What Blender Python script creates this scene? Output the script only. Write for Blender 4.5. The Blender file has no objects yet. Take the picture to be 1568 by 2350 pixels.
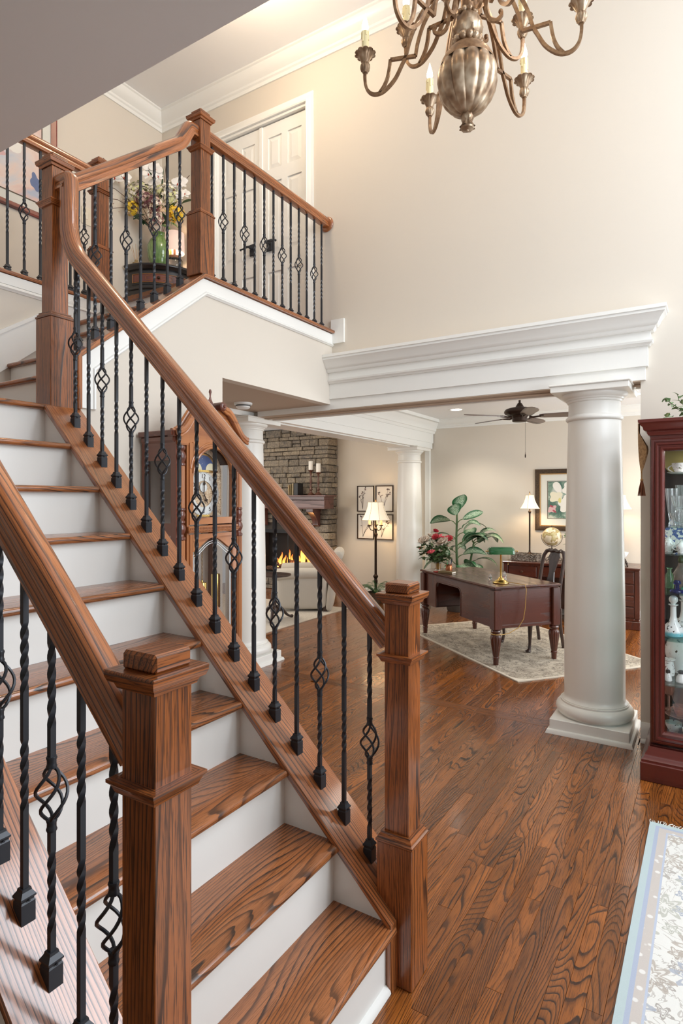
import bpy, math, random
from mathutils import Vector, Matrix
random.seed(7)
PI = math.pi
sc = bpy.context.scene
COL = sc.collection
def R(d): return math.radians(d)

# ------------------------------------------------------------ camera
FPX, HY, TH, CAMZ = 1363.0, 1145.0, R(31.888), 1.5855
cam = bpy.data.cameras.new('camera'); camo = bpy.data.objects.new('camera', cam); COL.objects.link(camo)
cam.sensor_fit = 'HORIZONTAL'; cam.sensor_width = 36.0; cam.lens = 36.0*FPX/1568.0
cam.shift_y = -(HY-1175.0)/1568.0*-1.0
camo.location = (0, 0, CAMZ); camo.rotation_euler = (PI/2, 0, TH-PI/2)
cam.clip_start = .02; cam.clip_end = 100
sc.camera = camo

# ------------------------------------------------------------ sky, light, exposure
w = bpy.data.worlds.new('sky'); sc.world = w; w.use_nodes = True
w.node_tree.nodes['Background'].inputs[0].default_value = (.93, .97, 1.0, 1)
w.node_tree.nodes['Background'].inputs[1].default_value = .55
sc.view_settings.view_transform = 'Standard'
try: sc.view_settings.look = 'None'
except Exception: pass
sc.view_settings.gamma = 1.0; sc.view_settings.use_curve_mapping = False
sc.view_settings.exposure = .15
def area(name, loc, target, sx, sy, power, col=(1,1,1)):
    l = bpy.data.lights.new(name, 'AREA'); l.shape = 'RECTANGLE'; l.size = sx; l.size_y = sy; l.energy = power; l.color = col
    o = bpy.data.objects.new(name, l); COL.objects.link(o); o.location = loc
    o.rotation_euler = (Vector(target)-Vector(loc)).to_track_quat('-Z', 'Y').to_euler(); return o
def point(name, loc, power, col=(1,.8,.55), rad=.03):
    l = bpy.data.lights.new(name, 'POINT'); l.energy = power; l.color = col; l.shadow_soft_size = rad
    o = bpy.data.objects.new(name, l); COL.objects.link(o); o.location = loc; return o
area('foyer_window_light', (3.0,-1.7,4.3), (2.5,2.5,2.2), 1.7, 2.3, 112, (.85,.92,1.0))
area('door_sidelight', (2.4,-1.7,1.9), (2.4,2.5,1.6), 1.8, 1.6, 62, (.86,.93,1.0))
area('study_window_light', (6.6,-1.25,1.5), (6.8,2.6,2.0), 3.0, 2.0, 105, (.93,.98,1.0))
area('living_window_light', (4.6,7.6,1.6), (7.6,5.4,1.1), 2.4, 1.8, 45, (1,.95,.88))

# ------------------------------------------------------------ mesh builder
def perp(a):
    a = Vector(a).normalized()
    t = Vector((0,0,1)) if abs(a.z) < .8 else Vector((1,0,0))
    b = a.cross(t).normalized(); return a, b, a.cross(b)
class MB:
    def __init__(s): s.v=[]; s.f=[]; s.g=[]; s.r=[]; s.m=[]
    def add(s, vs, fs, ax=None, g=None, T=None, mi=0):
        vs = [Vector(p) for p in vs]
        if T is not None: vs = [T @ p for p in vs]
        k = len(s.v); r = random.random()
        if g is None:
            if ax is None: g = [(p.x,p.y,p.z) for p in vs]
            else:
                if T is not None: ax = T.to_3x3() @ Vector(ax)
                a,b,c = perp(ax); o = Vector((random.uniform(-30,30),random.uniform(-9,9),random.uniform(-9,9)))
                g = [(p.dot(a)+o.x, p.dot(b)+o.y, p.dot(c)+o.z) for p in vs]
        s.v += vs; s.g += list(g); s.r += [r]*len(vs)
        s.f += [tuple(i+k for i in q) for q in fs]; s.m += [mi]*len(fs); return s
    def box(s, a, b, ch=0, ax='auto', T=None, mi=0):
        x0,y0,z0 = [min(p,q) for p,q in zip(a,b)]; x1,y1,z1 = [max(p,q) for p,q in zip(a,b)]
        if ax == 'auto':
            d = (x1-x0,y1-y0,z1-z0); i = d.index(max(d)); ax = tuple(1.0 if j==i else 0.0 for j in range(3))
        if not ch:
            vs = [(x,y,z) for z in (z0,z1) for y in (y0,y1) for x in (x0,x1)]
            fs = [(0,2,3,1),(4,5,7,6),(0,1,5,4),(2,6,7,3),(0,4,6,2),(1,3,7,5)]
            return s.add(vs, fs, ax, T=T, mi=mi)
        ch = min(ch, (x1-x0)*.49, (y1-y0)*.49, (z1-z0)*.49)
        vs=[]; idx={}
        for sx in (0,1):
            for sy in (0,1):
                for sz in (0,1):
                    X=(x0,x1)[sx]; Y=(y0,y1)[sy]; Z=(z0,z1)[sz]; dx=(ch,-ch)[sx]; dy=(ch,-ch)[sy]; dz=(ch,-ch)[sz]
                    for k,p in enumerate(((X,Y+dy,Z+dz),(X+dx,Y,Z+dz),(X+dx,Y+dy,Z))):
                        idx[(sx,sy,sz,k)] = len(vs); vs.append(p)
        I=lambda *k: idx[k]; fs=[]
        for e in (0,1):
            fs.append([I(e,0,0,0),I(e,1,0,0),I(e,1,1,0),I(e,0,1,0)])
            fs.append([I(0,e,0,1),I(1,e,0,1),I(1,e,1,1),I(0,e,1,1)])
            fs.append([I(0,0,e,2),I(1,0,e,2),I(1,1,e,2),I(0,1,e,2)])
        for i in (0,1):
            for j in (0,1):
                fs.append([I(i,j,0,0),I(i,j,1,0),I(i,j,1,1),I(i,j,0,1)])
                fs.append([I(i,0,j,0),I(i,1,j,0),I(i,1,j,2),I(i,0,j,2)])
                fs.append([I(0,i,j,1),I(1,i,j,1),I(1,i,j,2),I(0,i,j,2)])
                for k in (0,1): fs.append([I(i,j,k,0),I(i,j,k,1),I(i,j,k,2)])
        c = Vector(((x0+x1)/2,(y0+y1)/2,(z0+z1)/2)); out=[]
        for q in fs:
            P=[Vector(vs[t]) for t in q]; n=(P[1]-P[0]).cross(P[2]-P[0])
            out.append(q if n.dot(sum(P,Vector())/len(P)-c) > 0 else q[::-1])
        return s.add(vs, out, ax, T=T, mi=mi)
    def prism(s, poly, d, h, ax=None, T=None, mi=0):
        # poly: list of 3d points, d: extrusion vector
        n=len(poly); P=[Vector(p) for p in poly]; D=Vector(d)*h if h!=1 else Vector(d)
        nm=Vector()
        for i in range(n): nm += P[i].cross(P[(i+1)%n])
        if nm.dot(D) > 0: P=P[::-1]
        vs=P+[p+D for p in P]
        fs=[tuple(range(n)),tuple(range(2*n-1,n-1,-1))]+[(i,n+i,n+(i+1)%n,(i+1)%n) for i in range(n)]
        return s.add(vs, fs, ax, T=T, mi=mi)
    def lathe(s, prof, c=(0,0,0), n=24, ax=(0,0,1), T=None, mi=0, a0=0, a1=2*PI, fl=None):
        full = abs(a1-a0-2*PI)<1e-6; m = n if full else n+1; vs=[]; fs=[]
        for j in range(m):
            a=a0+(a1-a0)*j/n
            for (r,z) in prof:
                rr = fl(r,z,a) if fl else r
                vs.append((c[0]+rr*math.cos(a), c[1]+rr*math.sin(a), c[2]+z))
        k=len(prof)
        for j in range(n):
            j2=(j+1)%m
            for i in range(k-1): fs.append((j*k+i, j2*k+i, j2*k+i+1, j*k+i+1))
        return s.add(vs, fs, ax, T=T, mi=mi)
    def tube(s, path, r, n=8, ax=None, T=None, mi=0, closed=False, phase=0, flat=1.0, up=None, twist=None):
        P=[Vector(p) for p in path]; m=len(P); rs = r if isinstance(r,(list,tuple)) else [r]*m
        vs=[]; b=None
        for i in range(m):
            if closed: t=(P[(i+1)%m]-P[i-1])
            else: t=P[min(i+1,m-1)]-P[max(i-1,0)]
            t=t.normalized() if t.length>1e-9 else Vector((0,0,1))
            if b is None:
                u = Vector(up) if up else (Vector((0,0,1)) if abs(t.z)<.9 else Vector((1,0,0)))
                b=(u-t*u.dot(t)).normalized()
            else:
                b=(b-t*b.dot(t)); b=b.normalized() if b.length>1e-6 else perp(t)[1]
            c=t.cross(b)
            tw = twist[i] if twist else 0
            for j in range(n):
                a=2*PI*j/n+phase+tw
                vs.append(P[i]+b*(rs[i]*math.cos(a)*flat)+c*(rs[i]*math.sin(a)))
        fs=[]
        for i in range(m if closed else m-1):
            i2=(i+1)%m
            for j in range(n): fs.append((i*n+j, i*n+(j+1)%n, i2*n+(j+1)%n, i2*n+j))
        if not closed: fs += [tuple(range(n-1,-1,-1)), tuple(range((m-1)*n, m*n))]
        if ax=='along': ax=(P[-1]-P[0]).normalized()
        return s.add(vs, fs, ax, T=T, mi=mi)
    def sweep(s, path, prof, side=None, up=None, T=None, mi=0, closed=False, grain=True):
        # prof: (across, height) pairs; mitred at corners; grain coordinate follows the path
        P=[Vector(p) for p in path]; m=len(P); n=len(prof); vs=[]; g=[]; L=0
        o=(random.uniform(-30,30),random.uniform(-9,9),random.uniform(-9,9))
        pl=[0]
        for i in range(n): pl.append(pl[-1]+math.dist(prof[i],prof[(i+1)%n]))
        for i in range(m):
            if closed: t0=(P[i]-P[i-1]).normalized(); t1=(P[(i+1)%m]-P[i]).normalized()
            else:
                t1=(P[min(i+1,m-1)]-P[min(i,m-2)]).normalized(); t0=(P[i]-P[i-1]).normalized() if i>0 else t1
                if i==m-1: t1=t0
            if i>0: L+=(P[i]-P[i-1]).length
            t=(t0+t1).normalized()
            if side: sd=Vector(side); u=sd.cross(t0).normalized()
            else: u=Vector(up); sd=t0.cross(u).normalized()
            for k,(x,y) in enumerate(prof):
                p=sd*x+u*y; p=p-t0*(p.dot(t)/max(.2,t0.dot(t)))
                vs.append(P[i]+p); g.append((L+o[0], x+o[1], y+o[2]))
        fs=[]
        for i in range(m if closed else m-1):
            i2=(i+1)%m
            for k in range(n): fs.append((i*n+k, i*n+(k+1)%n, i2*n+(k+1)%n, i2*n+k))
        if not closed: fs += [tuple(range(n-1,-1,-1)), tuple(range((m-1)*n, m*n))]
        return s.add(vs, fs, g=g if grain else None, T=T, mi=mi)
    def sphere(s, c, r, n=16, k=10, sc=(1,1,1), T=None, mi=0, ax=(0,0,1), fl=None):
        prof=[(max(1e-4,r*math.sin(PI*i/k)), -r*math.cos(PI*i/k)) for i in range(k+1)]
        M=Matrix.Translation(Vector(c)) @ Matrix.Diagonal((sc[0],sc[1],sc[2],1))
        return s.lathe(prof, (0,0,0), n, ax, T=(T@M if T is not None else M), mi=mi, fl=fl)
    def leaf(s, L, W, T, bend=.5, nseg=5, fold=.15, mi=0, shape=None, twist=0):
        # blade along local +X, bending down in -Z; g=(along 0..1, across -1..1, random)
        vs=[]; g=[]; rr=random.random()*10; x=z=0; a=bend*.5
        shape = shape or (lambda t: max(.02, math.sin(PI*min(1,t**.8))*(1-.25*t)))
        for i in range(nseg+1):
            t=i/nseg; wd=W*.5*shape(t)
            ca=math.cos(a+PI/2)
            for q in (-1,0,1):
                tw=twist*t
                yy=q*wd; zz=abs(q)*wd*fold*2
                vs.append((x-math.sin(-a)*0, yy*math.cos(tw)-zz*math.sin(tw), z+yy*math.sin(tw)+zz*math.cos(tw))); g.append((t,q,rr))
            st=L/nseg; x+=st*math.cos(a); z+=st*math.sin(a); a-=bend*1.5/nseg
        fs=[]
        for i in range(nseg):
            for q in (0,1): fs.append((i*3+q, (i+1)*3+q, (i+1)*3+q+1, i*3+q+1))
        return s.add(vs, fs, g=g, T=T, mi=mi)
    def mesh(s, name, mats, off=(0,0,0), smooth=35):
        me=bpy.data.meshes.new(name); o=Vector(off)
        me.from_pydata([tuple(p-o) for p in s.v], [], s.f)
        at=me.attributes.new('g','FLOAT_VECTOR','POINT'); at.data.foreach_set('vector',[c for q in s.g for c in q])
        ar=me.attributes.new('pr','FLOAT','POINT'); ar.data.foreach_set('value', s.r)
        for m in (mats if isinstance(mats,(list,tuple)) else [mats]): me.materials.append(m)
        if any(s.m): me.polygons.foreach_set('material_index', s.m)
        me.validate()
        if smooth:
            me.polygons.foreach_set('use_smooth',[True]*len(me.polygons)); me.set_sharp_from_angle(angle=R(smooth))
        me.update(); return me
def wloc(o):
    v=Vector((0,0,0))
    while o: v+=o.location; o=o.parent
    return v
def tag(o, label=None, cat=None, group=None, kind=None):
    if label: o['label']=label
    if cat: o['category']=cat
    if group: o['group']=group
    if kind: o['kind']=kind
    return o
def thing(name, label, cat, loc=(0,0,0), rz=0, group=None):
    o=bpy.data.objects.new(name,None); COL.objects.link(o); o.empty_display_size=.05
    o.location=loc; o.rotation_euler=(0,0,rz); return tag(o,label,cat,group)
def part(name, mb, mat, parent=None, world=False, smooth=35, label=None, kind=None):
    # world=True: the mesh was written in room coordinates (unrotated parents only)
    off = wloc(parent) if (world and parent) else (0,0,0)
    o=bpy.data.objects.new(name, mb.mesh(name,mat,off,smooth)); COL.objects.link(o); o.parent=parent
    return tag(o,label,None,None,kind)
def solo(name, label, cat, mb, mat, loc=(0,0,0), rz=0, group=None, smooth=35, kind=None):
    o=bpy.data.objects.new(name, mb.mesh(name,mat,(0,0,0),smooth)); COL.objects.link(o)
    o.location=loc; o.rotation_euler=(0,0,rz); return tag(o,label,cat,group,kind)
def struct(name, mb, mat, parent=None, smooth=35):
    o=bpy.data.objects.new(name, mb.mesh(name,mat,(0,0,0),smooth)); COL.objects.link(o); o.parent=parent
    if parent is None: o['kind']='structure'
    return o
def inst(name, src, parent, loc=(0,0,0), rot=(0,0,0)):
    o=bpy.data.objects.new(name, src.data); COL.objects.link(o); o.parent=parent; o.location=loc; o.rotation_euler=rot; return o
def TR(x=0,y=0,z=0, rx=0,ry=0,rz=0, s=1):
    return Matrix.Translation((x,y,z)) @ Matrix.Rotation(rz,4,'Z') @ Matrix.Rotation(ry,4,'Y') @ Matrix.Rotation(rx,4,'X') @ Matrix.Scale(s,4)
def copy_tree(o, parent=None):
    c=o.copy(); COL.objects.link(c)
    if parent: c.parent=parent
    for ch in list(o.children): copy_tree(ch,c)
    return c

# ------------------------------------------------------------ materials
class NT:
    def __init__(s, name):
        s.mat=bpy.data.materials.new(name); s.mat.use_nodes=True; s.t=s.mat.node_tree; s.b=s.t.nodes['Principled BSDF']
    def n(s, typ, ins=None, **kw):
        nd=s.t.nodes.new(typ)
        for k,v in kw.items(): setattr(nd,k,v)
        for k,v in (ins or {}).items():
            if isinstance(v, bpy.types.NodeSocket): s.t.links.new(v, nd.inputs[k])
            else: nd.inputs[k].default_value=v
        return nd
    def set(s, k, v):
        if isinstance(v, bpy.types.NodeSocket): s.t.links.new(v, s.b.inputs[k])
        else: s.b.inputs[k].default_value=v
    def attr(s, nm='g'): return s.n('ShaderNodeAttribute', attribute_name=nm)
    def math(s, op, a, b=0.0, c=None):
        d={0:a,1:b}
        if c is not None: d[2]=c
        return s.n('ShaderNodeMath', d, operation=op).outputs[0]
    def scale(s, vec, sv): return s.n('ShaderNodeMapping', {0:vec, 3:sv}).outputs[0]
    def noise(s, vec, scale=1, detail=3, rough=.5, dist=0):
        return s.n('ShaderNodeTexNoise', {'Vector':vec,'Scale':scale,'Detail':detail,'Roughness':rough,'Distortion':dist}).outputs[0]
    def ramp(s, fac, stops, interp='LINEAR'):
        r=s.n('ShaderNodeValToRGB',{0:fac}); e=r.color_ramp; e.interpolation=interp
        while len(e.elements)<len(stops): e.elements.new(.5)
        for el,(p,c) in zip(e.elements,stops): el.position=p; el.color=(c[0],c[1],c[2],1) if not isinstance(c,(int,float)) else (c,c,c,1)
        return r.outputs[0]
    def mix(s, fac, a, b, blend='MIX'):
        m=s.n('ShaderNodeMix', data_type='RGBA', blend_type=blend)
        for k,v in ((0,fac),(6,a),(7,b)):
            if isinstance(v, bpy.types.NodeSocket): s.t.links.new(v,m.inputs[k])
            else: m.inputs[k].default_value = v if isinstance(v,(int,float)) else (v[0],v[1],v[2],1)
        return m.outputs[2]
    def bump(s, h, strength=.2, dist=.01):
        s.set('Normal', s.n('ShaderNodeBump',{'Height':h,'Strength':strength,'Distance':dist}).outputs[0])
def srgb(r,g,b):
    f=lambda c: (c/12.92 if c<=.04045 else ((c+.055)/1.055)**2.4)
    return (f(r/255),f(g/255),f(b/255))
def mat(name, col, rough=.5, metal=0, spec=.5, coat=0, emis=None, es=0, trans=0, ior=1.45, alpha=1):
    t=NT(name); t.set('Base Color',(*col,1)); t.set('Roughness',rough); t.set('Metallic',metal); t.set('Specular IOR Level',spec)
    t.set('Coat Weight',coat); t.set('Coat Roughness',.12); t.set('Transmission Weight',trans); t.set('IOR',ior); t.set('Alpha',alpha)
    if emis: t.set('Emission Color',(*emis,1)); t.set('Emission Strength',es)
    return t.mat
def wood(name, base, dark, light=None, K=16, sx=.8, sy=7, rough=.32, coat=.3, fine=.35, var=.25, G=0):
    t=NT(name); g=t.attr().outputs['Vector']; pr=t.attr('pr').outputs['Fac']
    light = light or tuple(min(1,c*1.5) for c in base)
    wob=t.noise(t.scale(g,(4,70,70)),1,2,.5)
    n1=t.noise(t.scale(g,(sx,sy,sy)),1,1.0,.4,.15)
    sg=t.n('ShaderNodeSeparateXYZ',{0:g}); lin=t.math('MULTIPLY_ADD',sg.outputs[1],G,t.math('MULTIPLY',sg.outputs[2],G*.6))
    v=t.math('ADD',t.math('MULTIPLY_ADD',n1,K,lin), t.math('MULTIPLY',wob,.40))
    fr=t.math('FRACT',v)
    ring=t.ramp(fr,[(0,1),(.11,.95),(.20,.50),(.34,.16),(.6,.03),(.95,0),(.985,.8),(1,1)])
    stre=t.noise(t.scale(g,(11,380,380)),1,3,.65)
    amp=t.ramp(t.noise(t.scale(g,(1.6,11,11)),1,2),[(.32,.5),(.58,1.0)])
    ringm=t.math('MULTIPLY',t.math('MULTIPLY',ring,amp),t.math('MULTIPLY_ADD',stre,1.3,.25))
    body=t.mix(t.noise(t.scale(g,(2,35,35)),1,2), base, light)
    c=t.mix(t.math('MINIMUM',ringm,1.0), body, dark)
    c=t.mix(t.ramp(t.noise(t.scale(g,(.9,8,8)),1,2,.5),[(.40,0),(.72,.34)]), c, dark)
    pore=t.ramp(stre,[(0,1),(.38,1),(.50,0),(1,0)])
    c=t.mix(t.math('MULTIPLY',pore,fine), c, dark)
    oi=t.n('ShaderNodeObjectInfo').outputs['Random']
    k=t.math('MULTIPLY_ADD', t.math('FRACT',t.math('ADD',pr,oi)), var*2, 1-var)
    c=t.mix(1.0, c, t.n('ShaderNodeCombineColor',{0:k,1:k,2:k}).outputs[0],'MULTIPLY')
    t.set('Base Color',c); t.set('Roughness',t.math('MULTIPLY_ADD',ringm,.15,rough)); t.set('Coat Weight',coat); t.set('Coat Roughness',.12)
    t.bump(t.math('MULTIPLY',ringm,-1.0),.12,.003)
    return t.mat
OAK   = wood('oak stained', srgb(170,97,50), srgb(42,18,8), srgb(198,124,72), K=16, sx=.5, sy=6, rough=.28, coat=.9, fine=.5, var=.12, G=95)
OAKD  = wood('oak treads', srgb(160,93,50), srgb(26,12,7), srgb(188,120,72), K=24, sx=.9, sy=4.6, rough=.26, coat=.5, fine=.55, var=.05, G=34)
OAKN  = wood('oak newel', srgb(154,84,38), srgb(24,10,5), srgb(184,108,54), K=14, sx=.5, sy=7, rough=.28, coat=.4, fine=.75, var=.08, G=110)
FLOORM= wood('oak floor', srgb(132,72,28), srgb(24,10,4), srgb(170,102,46), K=30, sx=1.0, sy=6.5, rough=.2, coat=.45, fine=.6, var=.28, G=60)
CHERRY= wood('cherry furniture', srgb(80,36,23), srgb(62,28,19), srgb(90,43,28), K=5, sx=.5, sy=4, rough=.26, coat=.45, fine=.12, var=.05)
MAHOG = wood('mahogany cabinet', srgb(88,34,28), srgb(66,24,20), srgb(100,42,34), K=4, sx=.4, sy=4, rough=.22, coat=.5, fine=.08, var=.04)
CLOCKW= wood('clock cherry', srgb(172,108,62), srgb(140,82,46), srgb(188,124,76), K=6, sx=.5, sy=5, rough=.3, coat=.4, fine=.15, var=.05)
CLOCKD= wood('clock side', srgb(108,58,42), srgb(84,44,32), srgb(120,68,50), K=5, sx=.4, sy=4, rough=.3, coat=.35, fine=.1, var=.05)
DARKW = wood('dark walnut', srgb(58,38,32), srgb(40,26,22), srgb(70,48,40), K=5, sx=.6, sy=6, rough=.35, coat=.25, fine=.15, var=.06)
MANTEL= wood('mantel', srgb(96,58,50), srgb(72,42,36), srgb(108,68,58), K=5, sx=.5, sy=5, rough=.35, coat=.3, fine=.12, var=.05)
def paint(name, col, rough=.6, bump=.03):
    t=NT(name); g=t.n('ShaderNodeTexCoord').outputs['Object']
    t.set('Base Color',(*col,1)); t.set('Roughness',rough); t.bump(t.noise(g,180,2),bump,.002); return t.mat
WHITE = paint('white trim paint', srgb(236,235,230), .32, .01)
WALL  = paint('beige wall paint', srgb(214,205,192), .75)
CEIL  = paint('ceiling paint', srgb(240,239,238), .8)
UNDERSHADE = paint('shaded underside paint', srgb(184,164,144), .7)  # shade under the beam and passage ceiling, put into the paint colour
CREAM = paint('cream column paint', srgb(232,229,222), .3, .005)
IRON  = mat('black iron', srgb(50,52,57), .36, .25, .5)
BRONZE= NT('aged bronze')
_g=BRONZE.n('ShaderNodeTexCoord').outputs['Object']; _n=BRONZE.noise(_g,22,3,.6)
BRONZE.set('Base Color',BRONZE.ramp(_n,[(.25,srgb(98,70,48)),(.5,srgb(138,106,76)),(.75,srgb(178,150,118))])); BRONZE.set('Metallic',.55); BRONZE.set('Roughness',.42)
BRONZE=BRONZE.mat
SILVERY=NT('silvered leaf bronze')
_g=SILVERY.n('ShaderNodeTexCoord').outputs['Object']; _n=SILVERY.noise(_g,16,2,.5)
SILVERY.set('Base Color',SILVERY.ramp(_n,[(.25,srgb(104,80,60)),(.45,srgb(150,124,98)),(.7,srgb(200,182,158))])); SILVERY.set('Metallic',.55); SILVERY.set('Roughness',.36)
SILVERY=SILVERY.mat
BRASS = mat('brass', srgb(214,180,104), .22, 1.0)
DBRONZE=mat('dark bronze', srgb(62,48,40), .4, .6)
WAX   = mat('ivory wax', srgb(238,226,180), .5)
CANDLE= mat('white candle wax', srgb(240,234,224), .5)
FLAMEB= mat('lit flame bulb', (1,.9,.75), .3, emis=(1,.84,.6), es=14)
GLASS = mat('clear glass', (1,1,1), .02, trans=1, ior=1.45)
def thinglass(name, tint=(1,1,1), refl=.12):
    t=NT(name); nt=t.t; tr=nt.nodes.new('ShaderNodeBsdfTransparent'); tr.inputs[0].default_value=(*tint,1)
    gl=nt.nodes.new('ShaderNodeBsdfGlossy'); gl.inputs['Roughness'].default_value=.02
    fr=nt.nodes.new('ShaderNodeFresnel'); fr.inputs[0].default_value=1.45
    mx=nt.nodes.new('ShaderNodeMixShader'); ge=nt.nodes.new('ShaderNodeNewGeometry'); nt.links.new(t.math('MULTIPLY_ADD',ge.outputs['Backfacing'],1/1.45-1.45,1.45),fr.inputs[0]); nt.links.new(fr.outputs[0],mx.inputs[0]); nt.links.new(tr.outputs[0],mx.inputs[1]); nt.links.new(gl.outputs[0],mx.inputs[2])
    nt.links.new(mx.outputs[0], nt.nodes['Material Output'].inputs[0]); return t.mat
PANE  = thinglass('window pane glass')
SHELFG= thinglass('glass shelf', (.80,.93,.90))
CRYST = mat('cut crystal', (.97,.99,1), .03, trans=.92, ior=1.5)
def gcol(name,col): return mat(name,col,.04,trans=.85,ior=1.45)
# ============================================================ THE ROOM
ZL, ZH = 2.052, 3.035          # stair landing, upper hall floor
def wall_grid(name, axis, c0, c1, u0, u1, z0, z1, holes=(), m=None, parent=None):
    us=sorted({u0,u1,*[h[0] for h in holes],*[h[1] for h in holes]}); zs=sorted({z0,z1,*[h[2] for h in holes],*[h[3] for h in holes]})
    b=MB()
    for i in range(len(us)-1):
        for j in range(len(zs)-1):
            um=(us[i]+us[i+1])/2; zm=(zs[j]+zs[j+1])/2
            if any(h[0]<um<h[1] and h[2]<zm<h[3] for h in holes): continue
            if axis=='x': b.box((c0,us[i],zs[j]),(c1,us[i+1],zs[j+1]),ax=None)
            else: b.box((us[i],c0,zs[j]),(us[i+1],c1,zs[j+1]),ax=None)
    return struct(name,b,m or WALL,parent)
XR=4.33
# tall wall on the right of the foyer (its opening leads to the study), with the upstairs double door
wall_right = wall_grid('wall_right','x',XR,XR+.2,-1.6,4.93,0,5.62,holes=[(.39,3.9,-1,2.357),(3.9,4.93,-1,2.85),(3.06,4.15,ZH,5.12)])
wall_back = wall_grid('wall_back','y',4.93,5.05,-1.2,XR+.2,2.85,5.62)
# wall below the second flight and the passage opening
b=MB(); b.prism([(1.80,2.79,0),(2.968,2.79,0),(2.968,2.79,2.40),(XR,2.79,2.40),(XR,2.79,3.02),(2.775,2.79,3.02),(1.86,2.79,2.30),(1.80,2.79,2.30)],(0,.08,0),1)
wall_front=struct('wall_front',b,WALL)
wall_grid('wall_passage','x',2.888,2.968,2.87,6.2,0,2.40)
# wall beside the second flight, under the far hall railing
b=MB(); b.box((-1.2,3.80,0),(2.90,3.90,3.02),ax=None)
wall_stair=struct('wall_stair',b,WALL)
wall_grid('wall_left','x',.56,.66,2.80,3.80,0,3.02)
wall_grid('wall_entry','x',-1.4,-1.3,-3.0,3.9,0,2.5)
wall_grid('wall_entry_front','y',-1.85,-1.75,.855,4.53,0,5.62,holes=[(1.2,4.2,1.5,5.1)])
wall_grid('wall_entry_back','y',-3.1,-3.0,-1.4,.855,0,2.5)
# study and living room far wall
wall_far=wall_grid('wall_far','x',8.55,8.7,-1.3,7.9,0,2.84)
# ceilings
b=MB(); b.box((-1.2,-1.6,5.62),(XR+.2,5.05,5.70),ax=None); struct('ceiling_upper',b,CEIL)
b=MB(); b.box((-2.6,-3.0,2.5),(.855,2.75,2.6),ax=None); b.box((.80,-3.0,2.6),(.855,2.75,3.0),ax=None); struct('ceiling_entry',b,CEIL)
b=MB(); b.box((2.968,2.87,2.40),(XR,3.70,2.48),ax=None); struct('ceiling_passage',b,UNDERSHADE)
b=MB(); b.box((XR+.2,-1.3,2.80),(8.7,3.70,2.88),ax=None); struct('ceiling_study',b,CEIL)
b=MB(); b.box((2.9,3.9,2.80),(8.7,7.9,2.88),ax=None); struct('ceiling_living',b,CEIL)
# floors of the upper hall and the landing
b=MB(); b.box((-1.2,3.80,ZH-.03),(XR,4.93,ZH),ax=(1,0,0)); b.box((2.80,2.80,ZH-.03),(XR,3.80,ZH),ax=(1,0,0)); struct('floor_upper',b,FLOORM)

# ---------------------------------------------------------------- ground floor, plank by plank
floor_b=MB(); floor_b.box((-2.6,-2.9,-.06),(8.7,7.9,-.021),ax=None)
floor=struct('floor',floor_b,mat('subfloor',srgb(40,22,14),.8))
def pj(x,y,z):
    d=x*math.cos(TH)+y*math.sin(TH); r=x*math.sin(TH)-y*math.cos(TH)
    if d<.2: return None
    return 784+FPX*r/d, HY-FPX*(z-CAMZ)/d
PW=.057; planks=[]
def rows(x0,x1,y0,y1,seed,trim=None):
    rg=random.Random(seed); y=y0
    while y<y1-.01:
        ya,yb=y,min(y+PW,y1); x=x0-rg.uniform(0,.9)
        while x<x1:
            L=rg.uniform(.45,1.45); a,c=max(x,x0),min(x+L,x1); x+=L
            if c-a>.03: planks.append((a,c,ya,yb))
        y+=PW
rows(-.6,4.26,-2.0,3.62,3); rows(4.26,4.39,-2.0,.4,11); rows(4.39,8.55,-1.3,7.8,5); rows(2.97,4.39,3.62,7.8,9)
y=.4
while y<3.6: planks.append((4.262,4.388,y,min(y+1.1,3.62))); y+=1.1   # the header board at the opening
def vis(p):
    pts=[pj((p[0]+p[1])/2,(p[2]+p[3])/2,0), pj(p[0],p[2],0), pj(p[1],p[3],0), pj(p[1],p[2],0)]
    if not any(q and 820<q[0]<1568 and 1330<q[1]<2400 for q in pts) and not any(q and 600<q[0]<1568 and 1380<q[1]<1800 for q in pts): return 0
    d=(p[0]+p[1])/2*math.cos(TH)+(p[2]+p[3])/2*math.sin(TH)
    return (p[1]-p[0])*(p[3]-p[2])/max(.3,d)**3
planks.sort(key=vis, reverse=True)
rest=MB()
for i,p in enumerate(planks):
    bb = MB() if (i<296 and vis(p)>0) else rest
    hd=p[0]==4.262
    bb.box((p[0]+.0004,p[2]+.0004,-.0205),(p[1]-.0004,p[3]-.0004,random.uniform(-.0004,0)),ch=.0007 if i<296 else 0, ax=(0,1,0) if hd else (1,0,0))
    if bb is not rest: part('plank',bb,FLOORM,floor,smooth=0)
part('plank_field',rest,FLOORM,floor,smooth=0,kind='stuff')

# ---------------------------------------------------------------- mouldings
def clip_prof(s=1):  # crown profile: (out from wall, height below ceiling)
    return [(0,0),(.10*s,0),(.10*s,-.014*s),(.088*s,-.022*s),(.080*s,-.05*s),(.058*s,-.085*s),(.030*s,-.108*s),(.026*s,-.125*s),(.014*s,-.135*s),(.012*s,-.165*s),(0,-.165*s)]
b=MB()
b.sweep([(-1.2,4.93,5.62),(XR,4.93,5.62),(XR,-1.6,5.62)],[(x,y) for x,y in clip_prof(1.06)],up=(0,0,1))
struct('trim_crown_upper',b,WHITE)
b=MB(); b.sweep([(8.55,3.62,2.80),(8.55,-1.3,2.80)],clip_prof(.82),up=(0,0,1)); struct('trim_crown_study',b,WHITE)
b=MB(); b.sweep([(8.55,7.9,2.80),(8.55,4.05,2.80)],clip_prof(.82),up=(0,0,1)); struct('trim_crown_living',b,WHITE)
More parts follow.
